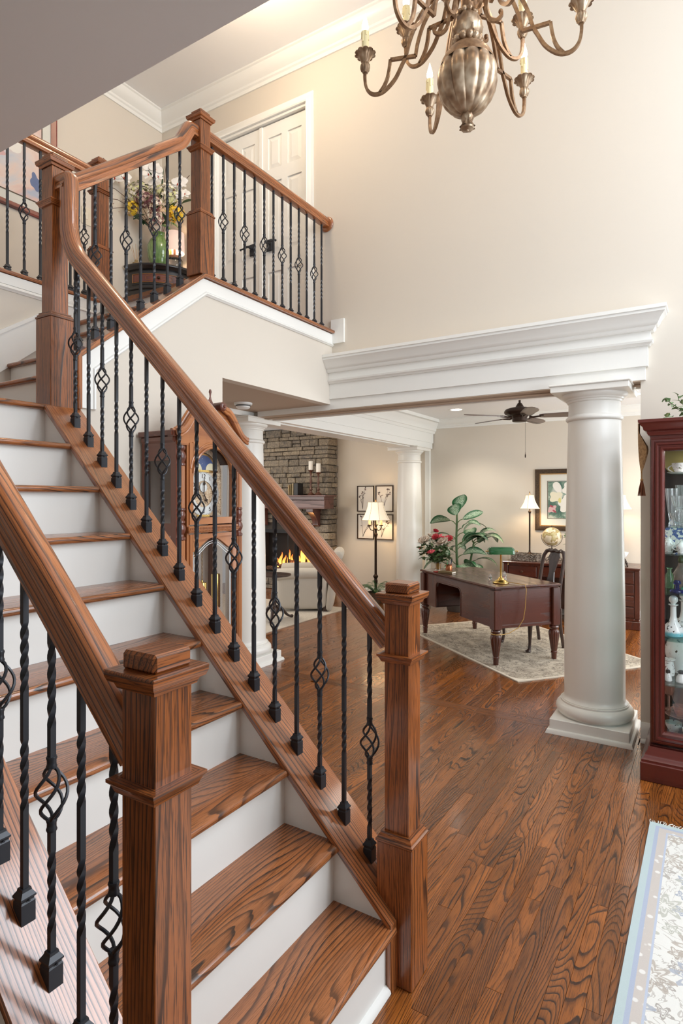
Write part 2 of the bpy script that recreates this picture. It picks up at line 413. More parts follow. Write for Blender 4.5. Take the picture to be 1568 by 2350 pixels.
# entablature profile: (z, projection)
ENT=[(2.357,.0),(2.357,.03),(2.443,.03),(2.443,.045),(2.572,.045),(2.572,.056),(2.582,.060),(2.590,.072),(2.603,.076),(2.607,.062),(2.662,.062),(2.662,.078),(2.676,.090),(2.688,.092),(2.694,.104),(2.708,.112),(2.728,.122),(2.745,.136),(2.756,.145),(2.760,.150),(2.775,.150),(2.779,.158),(2.802,.158),(2.802,.0)]
def entab(b, path, up=(0,0,1), prof=ENT, z0=0):
    b.sweep(path,[(p,z-z0) for z,p in prof],up=up)
b=MB()
entab(b,[(XR,2.789,0),(XR,.39,0),(XR+.19,.39,0)])
b.box((XR+.2,.2,2.34),(XR+.235,3.65,2.80),ax=None)
struct('trim_entablature',b,WHITE)
# underside lining of the opening with its little inner bead
b=MB(); b.box((XR-.028,.39,2.350),(XR+.2,3.60,2.3568),ax=None); b.box((XR+.07,.40,2.342),(XR+.13,3.6,2.350),ax=None); struct('trim_lining',b,UNDERSHADE)
# passage side of the same beam, seen past the wall end
b=MB(); b.box((XR-.03,2.789,2.352),(XR,3.60,2.44),ax=None) ; struct('trim_passage_beam',b,WHITE)
# beam from the middle column to the far wall
ENT2=[(2.357,.0),(2.357,.02),(2.443,.02),(2.443,.032),(2.585,.032),(2.585,.045),(2.60,.052),(2.62,.058),(2.628,.070),(2.66,.074),(2.70,.092),(2.735,.125),(2.75,.135),(2.756,.150),(2.80,.150),(2.80,.0)]
b=MB()
b.box((XR,3.67,2.357),(8.50,4.03,2.80),ax=None)
b.sweep([(XR+.2,3.67,0),(8.50,3.67,0),(8.50,3.75,0)][::-1],[(-p,z) for z,p in ENT2][::-1],up=(0,0,1))
b.sweep([(8.50,4.03,0),(XR-.1,4.03,0)][::-1],[(-p,z) for z,p in ENT2],up=(0,0,1))
b.box((XR+.3,3.72,2.345),(8.45,3.98,2.357),ax=None)
struct('trim_living_beam',b,WHITE)
b=MB(); b.box((2.968,3.70,2.357),(XR,4.0,2.80),ax=None); b.box((2.968,3.665,2.357),(XR,3.70,2.44),ax=None); struct('trim_side_beam',b,WHITE)
b=MB(); b.box((8.50,3.69,0),(8.552,3.765,2.357),ax=None); b.box((8.50,3.93,0),(8.552,4.0,2.357),ax=None); struct('trim_pilaster',b,WHITE)
# baseboards
def bb_prof(h=.13): return [(0,0),(.030,0),(.030,.012),(.022,.024),(.018,.026),(.018,h-.03),(.012,h-.012),(.008,h),(0,h)]
b=MB(); b.sweep([(XR,.39,0),(XR,-1.6,0)],bb_prof(.13),up=(0,0,1)); struct('baseboard_right',b,WHITE)
b=MB(); b.sweep([(8.55,7.9,0),(8.55,-1.3,0)],bb_prof(.14),up=(0,0,1)); struct('baseboard_far',b,WHITE)
b=MB(); b.sweep([(-1.2,4.93,ZH),(XR,4.93,ZH),(XR,4.25,ZH)],bb_prof(.13),up=(0,0,1)); struct('baseboard_upper',b,WHITE)
b=MB(); b.sweep([(1.9,2.79,0),(2.968,2.79,0)],bb_prof(.14),up=(0,0,1)); struct('baseboard_front',b,WHITE)

# ---------------------------------------------------------------- upstairs double door
def six_panel(b, y0, y1, z0, z1, x):
    wd=y1-y0; st=.11*wd/.55; 
    b.box((x,y0,z0),(x+.035,y1,z1),ax=None)
    # stiles and rails proud of recessed panels, raised fields
    cols=[(y0+.075,y0+wd/2-.035),(y0+wd/2+.035,y1-.075)]
    rowsz=[(z0+.16,z0+.66),(z0+.84,z0+1.50),(z0+1.62,z1-.12)]
    for a,c in ((y0,cols[0][0]),(cols[0][1],cols[1][0]),(cols[1][1],y1)): b.box((x-.012,a,z0),(x,c,z1),ax=None)
    zz=[z0]+[q for r in rowsz for q in r]+[z1]
    for i in range(0,8,2):
        for c in cols: b.box((x-.012,c[0],zz[i]),(x,c[1],zz[i+1]),ax=None)
    for c in cols:
        for r in rowsz:
            m=.035; a0=(c[0]+.008,r[0]+.008); a1=(c[1]-.008,r[1]-.008)
            vs=[(x,a0[0],a0[1]),(x,a1[0],a0[1]),(x,a1[0],a1[1]),(x,a0[0],a1[1]),(x-.009,a0[0]+m,a0[1]+m),(x-.009,a1[0]-m,a0[1]+m),(x-.009,a1[0]-m,a1[1]-m),(x-.009,a0[0]+m,a1[1]-m)]
            b.add(vs,[(3,2,6,7),(0,3,7,4),(1,0,4,5),(2,1,5,6),(7,6,5,4)])
door_b=MB(); six_panel(door_b,3.065,3.60,ZH+.01,5.085,XR+.045); 
door_1=struct('door_1',door_b,WHITE,smooth=0)
door_b=MB(); six_panel(door_b,3.612,4.145,ZH+.01,5.085,XR+.045); door_b.box((XR+.02,3.585,ZH+.01),(XR+.034,3.625,5.085),ax=None,ch=.004)
door_2=struct('door_2',door_b,WHITE,smooth=0)
for dr,yy,sg in ((door_1,3.505,-1),(door_2,3.71,1)):
    h=MB(); zc=3.955; x=XR+.03
    h.box((x-.012,yy-.032,zc-.055),(x+.004,yy+.032,zc+.055),ch=.004,ax=None)
    h.tube([(x-.01,yy,zc+.01),(x-.055,yy,zc+.012)],.012,8)
    h.tube([(x-.055,yy-.012*sg,zc+.012),(x-.058,yy+.03*sg,zc+.016),(x-.055,yy+.075*sg,zc+.006),(x-.05,yy+.10*sg,zc+.012),(x-.05,yy+.112*sg,zc+.004)],[.012,.011,.009,.008,.011],8)
    part('door_handle',h,IRON,dr)
cs=[(0,0),(.022,0),(.026,.012),(.020,.022),(.018,.055),(.012,.068),(.012,.075),(0,.075)]
b=MB(); b.sweep([(XR,3.06,ZH),(XR,3.06,5.12),(XR,4.15,5.12),(XR,4.15,ZH)],[(-y,-x) for x,y in cs],up=(1,0,0))
b.box((XR,3.052,ZH),(XR+.12,3.064,5.12),ax=None); b.box((XR,4.146,ZH),(XR+.12,4.158,5.12),ax=None); b.box((XR,3.052,5.095),(XR+.12,4.158,5.13),ax=None); b.box((XR+.10,3.06,ZH),(XR+.12,4.15,5.12),ax=None)
struct('trim_door_casing',b,WHITE)

# ---------------------------------------------------------------- columns
def column(x,y,label,ztop=2.357):
    t=thing('column',label,'column',(x,y,0))
    p=MB(); p.box((-.247,-.247,0),(.247,.247,.095),ch=.004,ax=None); part('plinth',p,CREAM,t)
    p=MB(); p.sweep([(-.247,-.247,0),(.247,-.247,0),(.247,.247,0),(-.247,.247,0)],[(0,0),(.022,0),(.022,.006),(.014,.024),(0,.030)],up=(0,0,1),closed=True); part('shoe_moulding',p,CREAM,t)
    p=MB()
    tor=[(.20,.095),(.225,.096)]+[(.212+.038*math.sin(PI*k/10)*1.0,.140-.044*math.cos(PI*k/10)) for k in range(1,10)]+[(.220,.184),(.220,.196),(.212,.197),(.212,.203),(.200,.214),(.196,.228),(.1955,.24)]
    p.lathe(tor,n=48); part('base_ring',p,CREAM,t)
    p=MB(); sh=[]
    for k in range(19):
        u=k/18; sh.append((.1955-.029*max(0,(u-.2)/.8)**1.5, .238+u*(2.26-.238)))
    sh+= [(.166,2.265)]
    p.lathe(sh,n=48); part('shaft',p,CREAM,t)
    p=MB(); p.lathe([(.166,2.118),(.176,2.120),(.184,2.128),(.186,2.137),(.184,2.146),(.176,2.152),(.172,2.158),(.167,2.162)],n=48); part('neck_ring',p,CREAM,t)
    p=MB(); p.lathe([(.166,2.245),(.174,2.247),(.178,2.254),(.178,2.260),(.186,2.264),(.190,2.272),(.198,2.276),(.208,2.286),(.213,2.296),(.213,2.306),(.20,2.306)],n=48)
    p.box((-.243,-.243,2.303),(.243,.243,2.343),ch=.003,ax=None); p.box((-.252,-.252,2.343),(.252,.252,ztop-.001),ch=.004,ax=None)
    part('capital',p,CREAM,t)
    return t
column(4.42,.686,'large round cream column beside the glass cabinet, nearest the foyer')
column(4.42,3.85,'round cream column standing just right of the grandfather clock')
column(8.12,3.85,'slimmer-looking far cream column by the back wall, behind the desk flowers')
# ============================================================ STAIRS
def rz_(k): return .2052*k                     # tread heights of the first flight
def ry_(k): return 1.102+.2122*(k-2)           # riser faces
SL=.2052/.2122
st=thing('staircase','oak staircase with white risers turning up to a second flight',"staircase",(1.28,.9,0))
bull=lambda n=6,t=.026: [(-t/2*math.sin(PI*i/n), -t/2*math.cos(PI*i/n)) for i in range(n+1)]
def tread_mb(x0,x1,yf,yb,z,t=.028):
    m=MB(); prof=[(yf+t/2+p[0], z-t/2+p[1]*t/.026) for p in bull(7,.026)]+[(yb,z),(yb,z-t)]
    n=len(prof); vs=[(x0,a,c) for a,c in prof]+[(x1,a,c) for a,c in prof]
    fs=[tuple(range(n)),tuple(range(2*n-1,n-1,-1))]+[(i,n+i,n+(i+1)%n,(i+1)%n) for i in range(n)]
    return m.add(vs,fs,(1,0,0))
for k in range(1,10):
    part('tread',tread_mb(.845,1.72,ry_(k)-.032,ry_(k+1)+.01,rz_(k)),OAKD,st,True)
for k in range(1,11):
    m=MB(); m.box((.845,ry_(k),rz_(k-1)),(1.72,ry_(k)+.015,rz_(k)-.026),ax=None); part('riser',m,WHITE,st,True)
m=MB(); m.sweep([(.86,ry_(1),0),(1.70,ry_(1),0)],[(0,0),(.020,0),(.018,.010),(.010,.018),(0,.022)],up=(0,0,1)); part('shoe_moulding',m,WHITE,st,True)
# landing
part('landing',tread_mb(.66,1.90,ry_(10)-.032,3.80,ZL),OAKD,st,True)
# second flight: five risers along +x
fx=lambda k: 1.86+.2425*(k-1); fz=lambda k: ZL+(ZH-ZL)/5*k
for k in range(1,6):
    xf=fx(k)-.03; z=fz(k); xb=fx(k+1)+.01 if k<5 else 2.95
    m=MB(); t=.028; prof=[(xf+t/2+p[0], z-t/2+p[1]*t/.026) for p in bull(7,.026)]+[(xb,z),(xb,z-t)]; n=len(prof)
    vs=[(a,2.87,c) for a,c in prof]+[(a,3.795,c) for a,c in prof]
    m.add(vs,[tuple(range(n))[::-1],tuple(range(n,2*n))]+[(i,(i+1)%n,n+(i+1)%n,n+i) for i in range(n)],(0,1,0))
    part('tread',m,OAKD,st,True)
    m=MB(); m.box((fx(k),2.87,fz(k-1)),(fx(k)+.015,3.795,z-.026),ax=None); part('riser',m,WHITE,st,True)
# white stringers (closed side walls of the first flight)
for x0,x1 in ((.69,.845),(1.72,1.88)):
    m=MB(); m.prism([(x0,.875,0),(x0,.875,.20),(x0,2.76,.20+1.885*.963),(x0,2.80,2.03),(x0,2.80,0)],(x1-x0,0,0),1); part('stringer',m,WHITE,st,True)
# wide oak caps that carry the balusters
cap=[(-.100,-.012),(-.094,-.022),(-.086,-.024),(.086,-.024),(.094,-.022),(.100,-.012),(.100,0),(.096,.005),(-.096,.005),(-.100,0)]
for xc in (.76,1.798):
    m=MB(); m.sweep([(xc,.872,0),(xc,.872,.215),(xc,2.768,.215+1.896*.963)],cap,side=(1,0,0)); part('stringer_cap',m,OAK,st,True)
# second flight: skirt board, bead and cap on the foyer side; then the level hall edge
P2=[(1.875,2.82,2.05),(1.875,2.82,2.335),(2.772,2.82,3.032),(4.325,2.82,3.032)]
m=MB(); m.sweep(P2,[(-.070,-.010),(-.066,-.020),(.066,-.020),(.070,-.010),(.070,0),(.066,.004),(-.066,.004),(-.070,0)],side=(0,-1,0)); part('edge_cap',m,OAK,st,True)
m=MB()
m.sweep([(1.895,2.79,2.06),(1.895,2.79,2.315),(2.772,2.79,3.006),(4.33,2.79,3.006)],[(0,0),(.014,0),(.014,-.078),(0,-.078)],side=(0,-1,0))
m.sweep([(1.895,2.79,2.06),(1.895,2.79,2.315),(2.772,2.79,3.006),(4.33,2.79,3.006)],[(0,-.078),(.012,-.078),(.020,-.084),(.022,-.092),(.012,-.098),(.008,-.102),(0,-.102)],side=(0,-1,0))
part('skirt_board',m,WHITE,st,True)
m=MB(); m.box((4.31,2.66,2.925),(4.33,2.79,3.13),ax=None)
m.sweep([(4.33,2.79,2.928),(4.33,2.672,2.928),(4.33,2.672,3.128),(4.33,2.79,3.128)],[(.0,0),(.0,.026),(.012,.03),(.016,.0)],up=(1,0,0)); part('skirt_return',m,WHITE,st,True)
# far side of the second flight: white skirt, hall edge with cap
m=MB(); m.prism([(.9,3.80,ZL),(1.62,3.80,ZL),(2.83,3.80,ZH-.02),(2.62,3.80,ZH-.02),(1.56,3.80,2.30),(.9,3.80,2.30)],(0,-.014,0),1)
m.prism([(.9,3.80,2.30),(1.56,3.80,2.30),(2.62,3.80,ZH-.02),(2.585,3.80,ZH-.02),(1.55,3.80,2.325),(.9,3.80,2.325)],(0,-.020,0),1)
part('skirt_board',m,WHITE,st,True)
m=MB(); m.box((-1.2,3.785,2.945),(2.72,3.80,3.008),ax=None)
m.sweep([(-1.2,3.80,3.006),(2.72,3.80,3.006)],[(0,-.062),(.012,-.062),(.020,-.070),(.022,-.082),(.012,-.09),(.008,-.096),(0,-.098)],side=(0,-1,0)); part('hall_skirt',m,WHITE,st,True)
m=MB(); m.sweep([(-1.2,3.845,3.032),(2.735,3.845,3.032)],[(-.070,-.010),(-.066,-.020),(.066,-.020),(.070,-.010),(.070,0),(.066,.004),(-.066,.004),(-.070,0)],side=(0,-1,0)); part('edge_cap',m,OAK,st,True)

# ============================================================ RAILINGS
def spiral_bar(b, z0, z1, zones, hw=.0064):
    # square iron bar, twisted one and a half turns inside each zone
    zs=sorted({z0,z1}|{z for a,c,_ in zones for z in (a,c)}|{a+(c-a)*i/22 for a,c,_ in zones for i in range(23)})
    tw=[]; acc=0; last=zs[0]
    for z in zs:
        for a,c,t in zones:
            lo=max(a,last); hi=min(c,z)
            if hi>lo: acc+=t*2*PI*(hi-lo)/(c-a)
        last=z; tw.append(acc)
    b.tube([(0,0,z) for z in zs], hw*1.414, 4, phase=PI/4, twist=tw, up=(1,0,0))
def knuckle(b,z,h=.026):
    b.lathe([(.007,z-h/2),(.0105,z-h/2),(.0115,z-h/2+.004),(.0098,z-.004),(.0098,z+.004),(.0115,z+h/2-.004),(.0105,z+h/2),(.007,z+h/2)],n=10)
def baluster_meshes(L, bz, slope):
    """twisted bar, basket bar, basket, shoe; origin on the cap's surface"""
    lo=-.05 if slope else 0
    tw=MB(); spiral_bar(tw,.0,L,[(L*.29,L*.48,1.25),(L*.61,L*.80,1.25)])
    bk=MB(); spiral_bar(bk,.0,bz-.055,[(L*.13,L*.34,1.25)]); spiral_bar(bk,bz+.055,L,[(min(bz+.16,L*.66),L*.88,1.25)]); knuckle(bk,bz-.068); knuckle(bk,bz+.068)
    ks=MB()
    for q in range(4):
        pth=[]
        for i in range(15):
            t=i/14; a=q*PI/2+PI/4+t*PI*1.0; r=.006+.026*math.sin(PI*t)**.85; pth.append((r*math.cos(a),r*math.sin(a),bz-.058+.116*t))
        ks.tube(pth,.0038,6)
    sh=MB(); s2=.0155
    top=[(-s2*.62,.060),(s2*.62,.060)]
    # shoe: block with a cut bottom following the slope, little pyramid collar
    def ring(h,z,skew): return [(-h,-h,z-h*skew),(h,-h,z-h*skew),(h,h,z+h*skew),(-h,h,z+h*skew)]
    rings=[ring(.0165,.001,slope),ring(.0165,.036,0),ring(.0145,.040,0),ring(.0145,.043,0),ring(.0178,.046,0),ring(.0178,.050,0),ring(.0112,.060,0),ring(.0100,.066,0)]
    vs=[p for r_ in rings for p in r_]; fs=[(3,2,1,0)]+[(i*4+j,i*4+(j+1)%4,i*4+4+(j+1)%4,i*4+4+j) for i in range(len(rings)-1) for j in range(4)]+[tuple(range(len(vs)-4,len(vs)))]
    sh.add(vs,fs)
    sh.tube([(.0,-.0165,.043),(.0,-.0205,.043)],.0028,6)
    return tw.mesh('baluster',IRON), bk.mesh('baluster',IRON), ks.mesh('basket',IRON), sh.mesh('shoe',IRON,smooth=20)
def ob(name,me,parent,loc=(0,0,0),rz=0):
    o=bpy.data.objects.new(name,me); COL.objects.link(o); o.parent=parent; o.location=loc; o.rotation_euler=(0,0,rz); return o
def balusters(t, spots, meshes, rz=0, shoe_up=0):
    base=wloc(t)
    for p,basket in spots:
        o=ob('baluster',meshes[1] if basket else meshes[0],t,Vector(p)-base,rz)
        if basket: ob('basket',meshes[2],o)
        ob('shoe',meshes[3],o)
RAIL=[(-.030,-.034),(-.024,-.036),(.024,-.036),(.030,-.034),(.031,-.022),(.025,-.014),(.024,-.004),(.033,.004),(.035,.014),(.031,.026),(.022,.034),(.008,.037),(-.008,.037),(-.022,.034),(-.031,.026),(-.035,.014),(-.033,.004),(-.024,-.004),(-.025,-.014),(-.031,-.022)]
RAIL=[(x*.98,y*1.12) for x,y in RAIL]
def arc(c,r,a0,a1,n,f): return [f(c[0]+r*math.cos(a0+(a1-a0)*i/n), c[1]+r*math.sin(a0+(a1-a0)*i/n)) for i in range(n+1)]
def fillet(P, i, rad, n=10):
    """round corner i of polyline P"""
    a,b_,c=[Vector(P[j]) for j in (i-1,i,i+1)]; u=(a-b_).normalized(); v=(c-b_).normalized()
    ang=u.angle(v); d=rad/math.tan(ang/2); d=min(d,(a-b_).length*.95,(c-b_).length*.95); r=d*math.tan(ang/2)
    cen=b_+(u+v).normalized()*(r/math.sin(ang/2)); p0=b_+u*d; p1=b_+v*d; out=[]
    e0=(p0-cen); e1=(p1-cen); tot=e0.angle(e1)
    for k in range(n+1):
        s=k/n; out.append(cen+(e0*math.sin((1-s)*tot)+e1*math.sin(s*tot))/math.sin(tot))
    return list(P[:i])+[tuple(p) for p in out]+list(P[i+1:])
def newel(t, x, y, z0, zb, zc, zt, label=None):
    """square oak newel: base block, shaft, collar, cap; part of a railing"""
    base=wloc(t); m=MB(); hb,hs=.064,.0445
    m.box((-hb,-hb,z0),(hb,hb,zb-.03),ch=.003,ax=(0,0,1)); 
    n=part('newel_post',m,OAKN,t,label=label); n.location=Vector((x,y,0))-base
    m=MB(); m.box((-hs,-hs,zb-.03),(hs,hs,zt-.07),ch=.002,ax=(0,0,1)); part('shaft',m,OAKN,n)
    sq=lambda h:[(-h,-h,0),(h,-h,0),(h,h,0),(-h,h,0)]
    def ringm(zz,h,prof): 
        mm=MB(); mm.sweep([(p[0],p[1],zz) for p in sq(h)],prof,up=(0,0,1),closed=True); return mm
    m=ringm(zb,hs,[(0,0),(.010,0),(.010,-.006),(.016,-.012),(.016,-.018),(.022,-.022),(.022,-.030),(0,-.030)]); part('base_moulding',m,OAKN,n)
    m=ringm(zc,hs,[(0,0),(.020,0),(.020,-.006),(.014,-.012),(.008,-.026),(0,-.028)]); part('collar',m,OAKN,n)
    m=ringm(zt-.07,hs,[(0,0),(.006,0),(.010,.010),(.018,.014),(.022,.024),(.022,.030),(0,.030)]); m.box((-hs-.0235,-hs-.0235,zt-.0405),(hs+.0235,hs+.0235,zt-.034),ch=.002,ax=(1,0,0)); 
    m.box((-.045,-.045,zt-.036),(.045,.045,zt),ch=.006,ax=(1,0,0)); part('cap',m,OAKN,n)
    return n
LB=.790; BZ=.405
MS=baluster_meshes(LB+.03,BZ,-.0)
MSY=baluster_meshes(LB+.04,BZ,SL)     # shoes cut to the slope (rising towards +y)
capz=lambda y: .215+.005+(y-.872)*.963+.0
def flight_rail(t, x, y0, y1, up_end):
    # handrail parallel to the cap, optional gooseneck at the top
    zr=lambda y: capz(y)+LB+.052
    P=[(x,y0,zr(y0)),(x,y1,zr(y1))]
    if up_end: P=fillet([(x,y0,zr(y0)),(x,2.715,zr(2.715)),(x,2.715,3.175),],1,.30,12); P=fillet(P+[(x,2.80,3.175)],len(P)-1,.012,3)
    m=MB(); m.sweep(P,RAIL,side=(1,0,0)); part('handrail',m,OAK,t,True)
rail_r=thing('stair_railing','oak and black iron railing along the open right side of the stairs','railing',(1.798,.878,0))
flight_rail(rail_r,1.798,.92,2.75,True)
balusters(rail_r,[((1.798,2.668-.104*k,capz(2.668-.104*k)-.004),k%2==0) for k in range(17)],MSY)
newel(rail_r,1.798,.878,0,.485,1.072,1.308,'lowest newel post, at the foot of the right railing')
rail_l=thing('stair_railing','near left stair railing cropped by the picture edge, its newel closest to the viewer','railing',(.76,.878,0))
flight_rail(rail_l,.76,.92,2.3,False)
balusters(rail_l,[((.76,2.668-.104*k,capz(2.668-.104*k)-.004),k%2==0) for k in range(4,17)],MSY)
newel(rail_l,.76,.878,0,.485,1.072,1.308)
# second flight
SX=(3.032-2.335)/(2.772-1.875)
cap2=lambda x: 2.335+.004+(x-1.875)*SX
rail_2=thing('stair_railing','sloping railing of the upper flight between landing newel and hall newel','railing',(1.798,2.84,ZL))
zr2=lambda x: 3.205+.80*(x-1.86)
P=[(1.83,2.84,zr2(1.83)),(2.635,2.84,zr2(2.635)),(2.715,2.84,3.965),(2.79,2.84,3.965)]
P=fillet(P,2,.03,4); P=fillet(P,1,.22,8)
m=MB(); m.sweep(P,RAIL,side=(0,-1,0)); part('handrail',m,OAK,rail_2,True)
MS2=baluster_meshes(.885,.45,SX)
balusters(rail_2,[((1.93+.101*k,2.84,cap2(1.93+.101*k)-.004),k%2==1) for k in range(8)],MS2,rz=-PI/2)
newel(rail_2,1.798,2.838,2.04,2.525,3.085,3.325,'newel post on the stair landing')
newel(rail_2,2.815,2.838,3.034,3.46,3.875,4.112,'tallest-standing newel post at the hall corner')
# level hall railing to the wall
rail_h=thing('stair_railing','level hall railing in front of the white double doors','railing',(2.9,2.84,3.036))
m=MB(); m.sweep([(2.83,2.84,3.985),(4.31,2.84,3.985)],RAIL,side=(0,-1,0)); part('handrail',m,OAK,rail_h,True)
m=MB(); m.lathe([(.0,0),(.062,0),(.066,-.006),(.064,-.012),(.058,-.018),(.05,-.02),(.0,-.02)],n=28,T=Matrix.Translation((4.329,2.84,3.975))@Matrix.Rotation(PI/2,4,'Y')); part('rosette',m,OAK,rail_h,True)
MH=baluster_meshes(.905,.45,0)
balusters(rail_h,[((2.92+.110*k,2.84,3.036),k%2==1) for k in range(13)],MH)
# far hall railing
rail_f=thing('stair_railing','far hall railing in front of the large framed painting','railing',(1.4,3.87,3.036))
m=MB(); m.sweep([(.4,3.87,3.985),(2.79,3.87,3.985)],RAIL,side=(0,-1,0)); part('handrail',m,OAK,rail_f,True)
balusters(rail_f,[((2.228+.111*k,3.86,3.036),k%2==0) for k in range(-9,5)],MH)
newel(rail_f,2.81,3.87,3.034,3.46,3.875,4.112)
# ============================================================ CHANDELIER
CX,CY=2.816,1.021
ch=thing('chandelier','large bronze scroll-arm chandelier with candle lights hanging in the foyer','chandelier',(CX,CY,3.40))
Zc=lambda z: z-3.40
def lobes(n,d): return lambda r,z,a: r*(1-d*(1-abs(math.cos(a*n/2))**.6))
m=MB()
ur=[(.0,3.478),(.03,3.480),(.06,3.492),(.09,3.514),(.118,3.548),(.138,3.592),(.148,3.64),(.146,3.682),(.136,3.715),(.122,3.738)]
m.lathe([(r,Zc(z)) for r,z in ur],n=96,fl=lobes(12,.09)); part('lobed_urn',m,SILVERY,ch)
m=MB(); m.lathe([(r,Zc(z)) for r,z in [(.134,3.716),(.130,3.735),(.112,3.768),(.09,3.792),(.066,3.806),(.058,3.815),(.056,3.83)]],n=40); part('urn_shoulder',m,BRONZE,ch)
m=MB()
for k in range(12):
    a=2*PI*k/12; m.sphere((.058*math.cos(a),.058*math.sin(a),Zc(3.838)),.0195,10,8)
m.lathe([(.05,Zc(3.82)),(.058,Zc(3.83)),(.05,Zc(3.858))],n=24); part('bead_ring',m,SILVERY,ch)
m=MB()
for k in range(10):
    a=2*PI*k/10; m.sphere((.040*math.cos(a),.040*math.sin(a),Zc(3.978)),.0145,8,6)
part('bead_ring',m,SILVERY,ch)
m=MB(); tws=lambda r,z,a: r*(1+.07*math.cos(9*a+z*85))
m.lathe([(r,Zc(z)) for r,z in [(.046,3.85),(.060,3.862),(.070,3.880),(.073,3.900),(.068,3.925),(.058,3.945),(.046,3.960),(.04,3.97)]],n=72,fl=tws); part('twisted_bulb',m,SILVERY,ch)
m=MB(); m.lathe([(r,Zc(z)) for r,z in [(.034,3.97),(.034,4.0),(.030,4.03),(.036,4.06),(.044,4.075),(.044,4.09),(.03,4.10),(.028,4.20),(.05,4.23),(.05,4.27),(.025,4.30),(.012,4.34),(.012,5.60)]],n=24); m.lathe([(.0,Zc(5.56)),(.05,Zc(5.565)),(.065,Zc(5.60)),(.065,Zc(5.62))],n=24); part('column_stem',m,BRONZE,ch)
m=MB(); m.lathe([(r,Zc(z)) for r,z in [(.012,3.44),(.026,3.452),(.031,3.465),(.028,3.48),(.018,3.492)]],n=48,fl=lambda r,z,a:r*(1+.09*math.cos(8*a+z*120)))
m.lathe([(r,Zc(z)) for r,z in [(.037,3.416),(.030,3.424),(.022,3.438),(.018,3.45)]],n=48,fl=lambda r,z,a:r*(1+.14*math.cos(8*a)))
m.lathe([(.0,Zc(3.399)),(.006,Zc(3.400)),(.007,Zc(3.404)),(.030,Zc(3.410)),(.034,Zc(3.417)),(.0,Zc(3.418))],n=28); part('finial',m,SILVERY,ch)
def strand(m, pts, n=7, w=.0105):
    # smooth curve through (r,z) points as a flat bar in the x-z plane
    P=[Vector((p[0],0,Zc(p[1]))) for p in pts]; out=[]
    for i in range(len(P)-1):
        p0=P[max(i-1,0)]; p1=P[i]; p2=P[i+1]; p3=P[min(i+2,len(P)-1)]
        for k in range(n):
            t=k/n; out.append(.5*((2*p1)+(p2-p0)*t+(2*p0-5*p1+4*p2-p3)*t*t+(3*p1-p0-3*p2+p3)*t**3))
    out.append(P[-1]); m.tube(out,w,4,phase=PI/4,up=(0,1,0))
def arm_parts():
    m=MB()
    strand(m,[(.523,3.812),(.524,3.77),(.515,3.72),(.49,3.688),(.455,3.678),(.415,3.69),(.365,3.735),(.328,3.80),(.308,3.84),(.285,3.92),(.25,4.0),(.205,4.065),(.15,4.10),(.11,4.075),(.094,4.02),(.092,3.965),(.108,3.925),(.140,3.912),(.164,3.932),(.160,3.952)])
    strand(m,[(.445,3.682),(.42,3.715),(.40,3.765),(.388,3.84)]); strand(m,[(.388,3.840),(.256,3.830)],n=2); strand(m,[(.258,3.830),(.245,3.90),(.215,3.985),(.17,4.06),(.11,4.14),(.05,4.19),(.03,4.20)])
    m.sphere((.160,0,Zc(3.950)),.012,10,8)
    c=MB(); zb=3.800
    c.lathe([(.006,Zc(zb)),(.014,Zc(zb+.002)),(.014,Zc(zb+.008)),(.022,Zc(zb+.014)),(.027,Zc(zb+.028)),(.026,Zc(zb+.042)),(.017,Zc(zb+.054))],c=(.523,0,0),n=40,fl=lobes(10,.12))
    c.lathe([(.017,Zc(zb+.052)),(.022,Zc(zb+.062)),(.030,Zc(zb+.082)),(.041,Zc(zb+.098)),(.052,Zc(zb+.104)),(.053,Zc(zb+.100)),(.044,Zc(zb+.104)),(.03,Zc(zb+.108)),(.0,Zc(zb+.10))],c=(.523,0,0),n=60,fl=lambda r,z,a:r*(1+.16*(abs(math.cos(5*a))**.6-.6)*min(1,max(0,(r-.017)/.03))))
    k=MB(); k.lathe([(.0185,Zc(zb+.10)),(.0185,Zc(zb+.205)),(.0195,Zc(zb+.208)),(.0195,Zc(zb+.214)),(.012,Zc(zb+.217)),(.0,Zc(zb+.217))],c=(.523,0,0),n=18)
    for j in range(7):
        a=2*PI*j/7+.3; L=(.03,.055,.022,.045,.035,.065,.026)[j]
        k.tube([(.523+.0187*math.cos(a),.0187*math.sin(a),Zc(zb+.212-L*i/4)) for i in range(5)],[.0035,.003,.003,.0036,.004],6)
    f=MB(); f.lathe([(.001,Zc(zb+.215)),(.011,Zc(zb+.219)),(.0175,Zc(zb+.236)),(.0165,Zc(zb+.252)),(.010,Zc(zb+.276)),(.004,Zc(zb+.298)),(.0005,Zc(zb+.312))],c=(.523,0,0),n=14)
    return m.mesh('arm',BRONZE),c.mesh('candle_cup',SILVERY,smooth=50),k.mesh('candle_sleeve',WAX),f.mesh('flame_bulb',FLAMEB)
AM=arm_parts()
for tier,(angs,dr,dz) in enumerate((([-72,-12,48,108,168,228],0,0),([-54,66,186],-.178,.165))):
    for an in angs:
        a=R(an); dx=math.cos(a)*math.cos(TH)+math.sin(a)*math.sin(TH); dy=math.cos(a)*math.sin(TH)-math.sin(a)*math.cos(TH)
        rz=math.atan2(dy,dx)
        arm=ob('arm',AM[0],ch,(dr*dx,dr*dy,dz),rz)
        for nm,me in zip(('candle_cup','candle_sleeve','flame_bulb'),AM[1:]): ob(nm,me,arm)
        point('candle_light',(CX+(.523+dr)*dx,CY+(.523+dr)*dy,3.80+dz+.26),5.0,(1,.74,.46),.018)

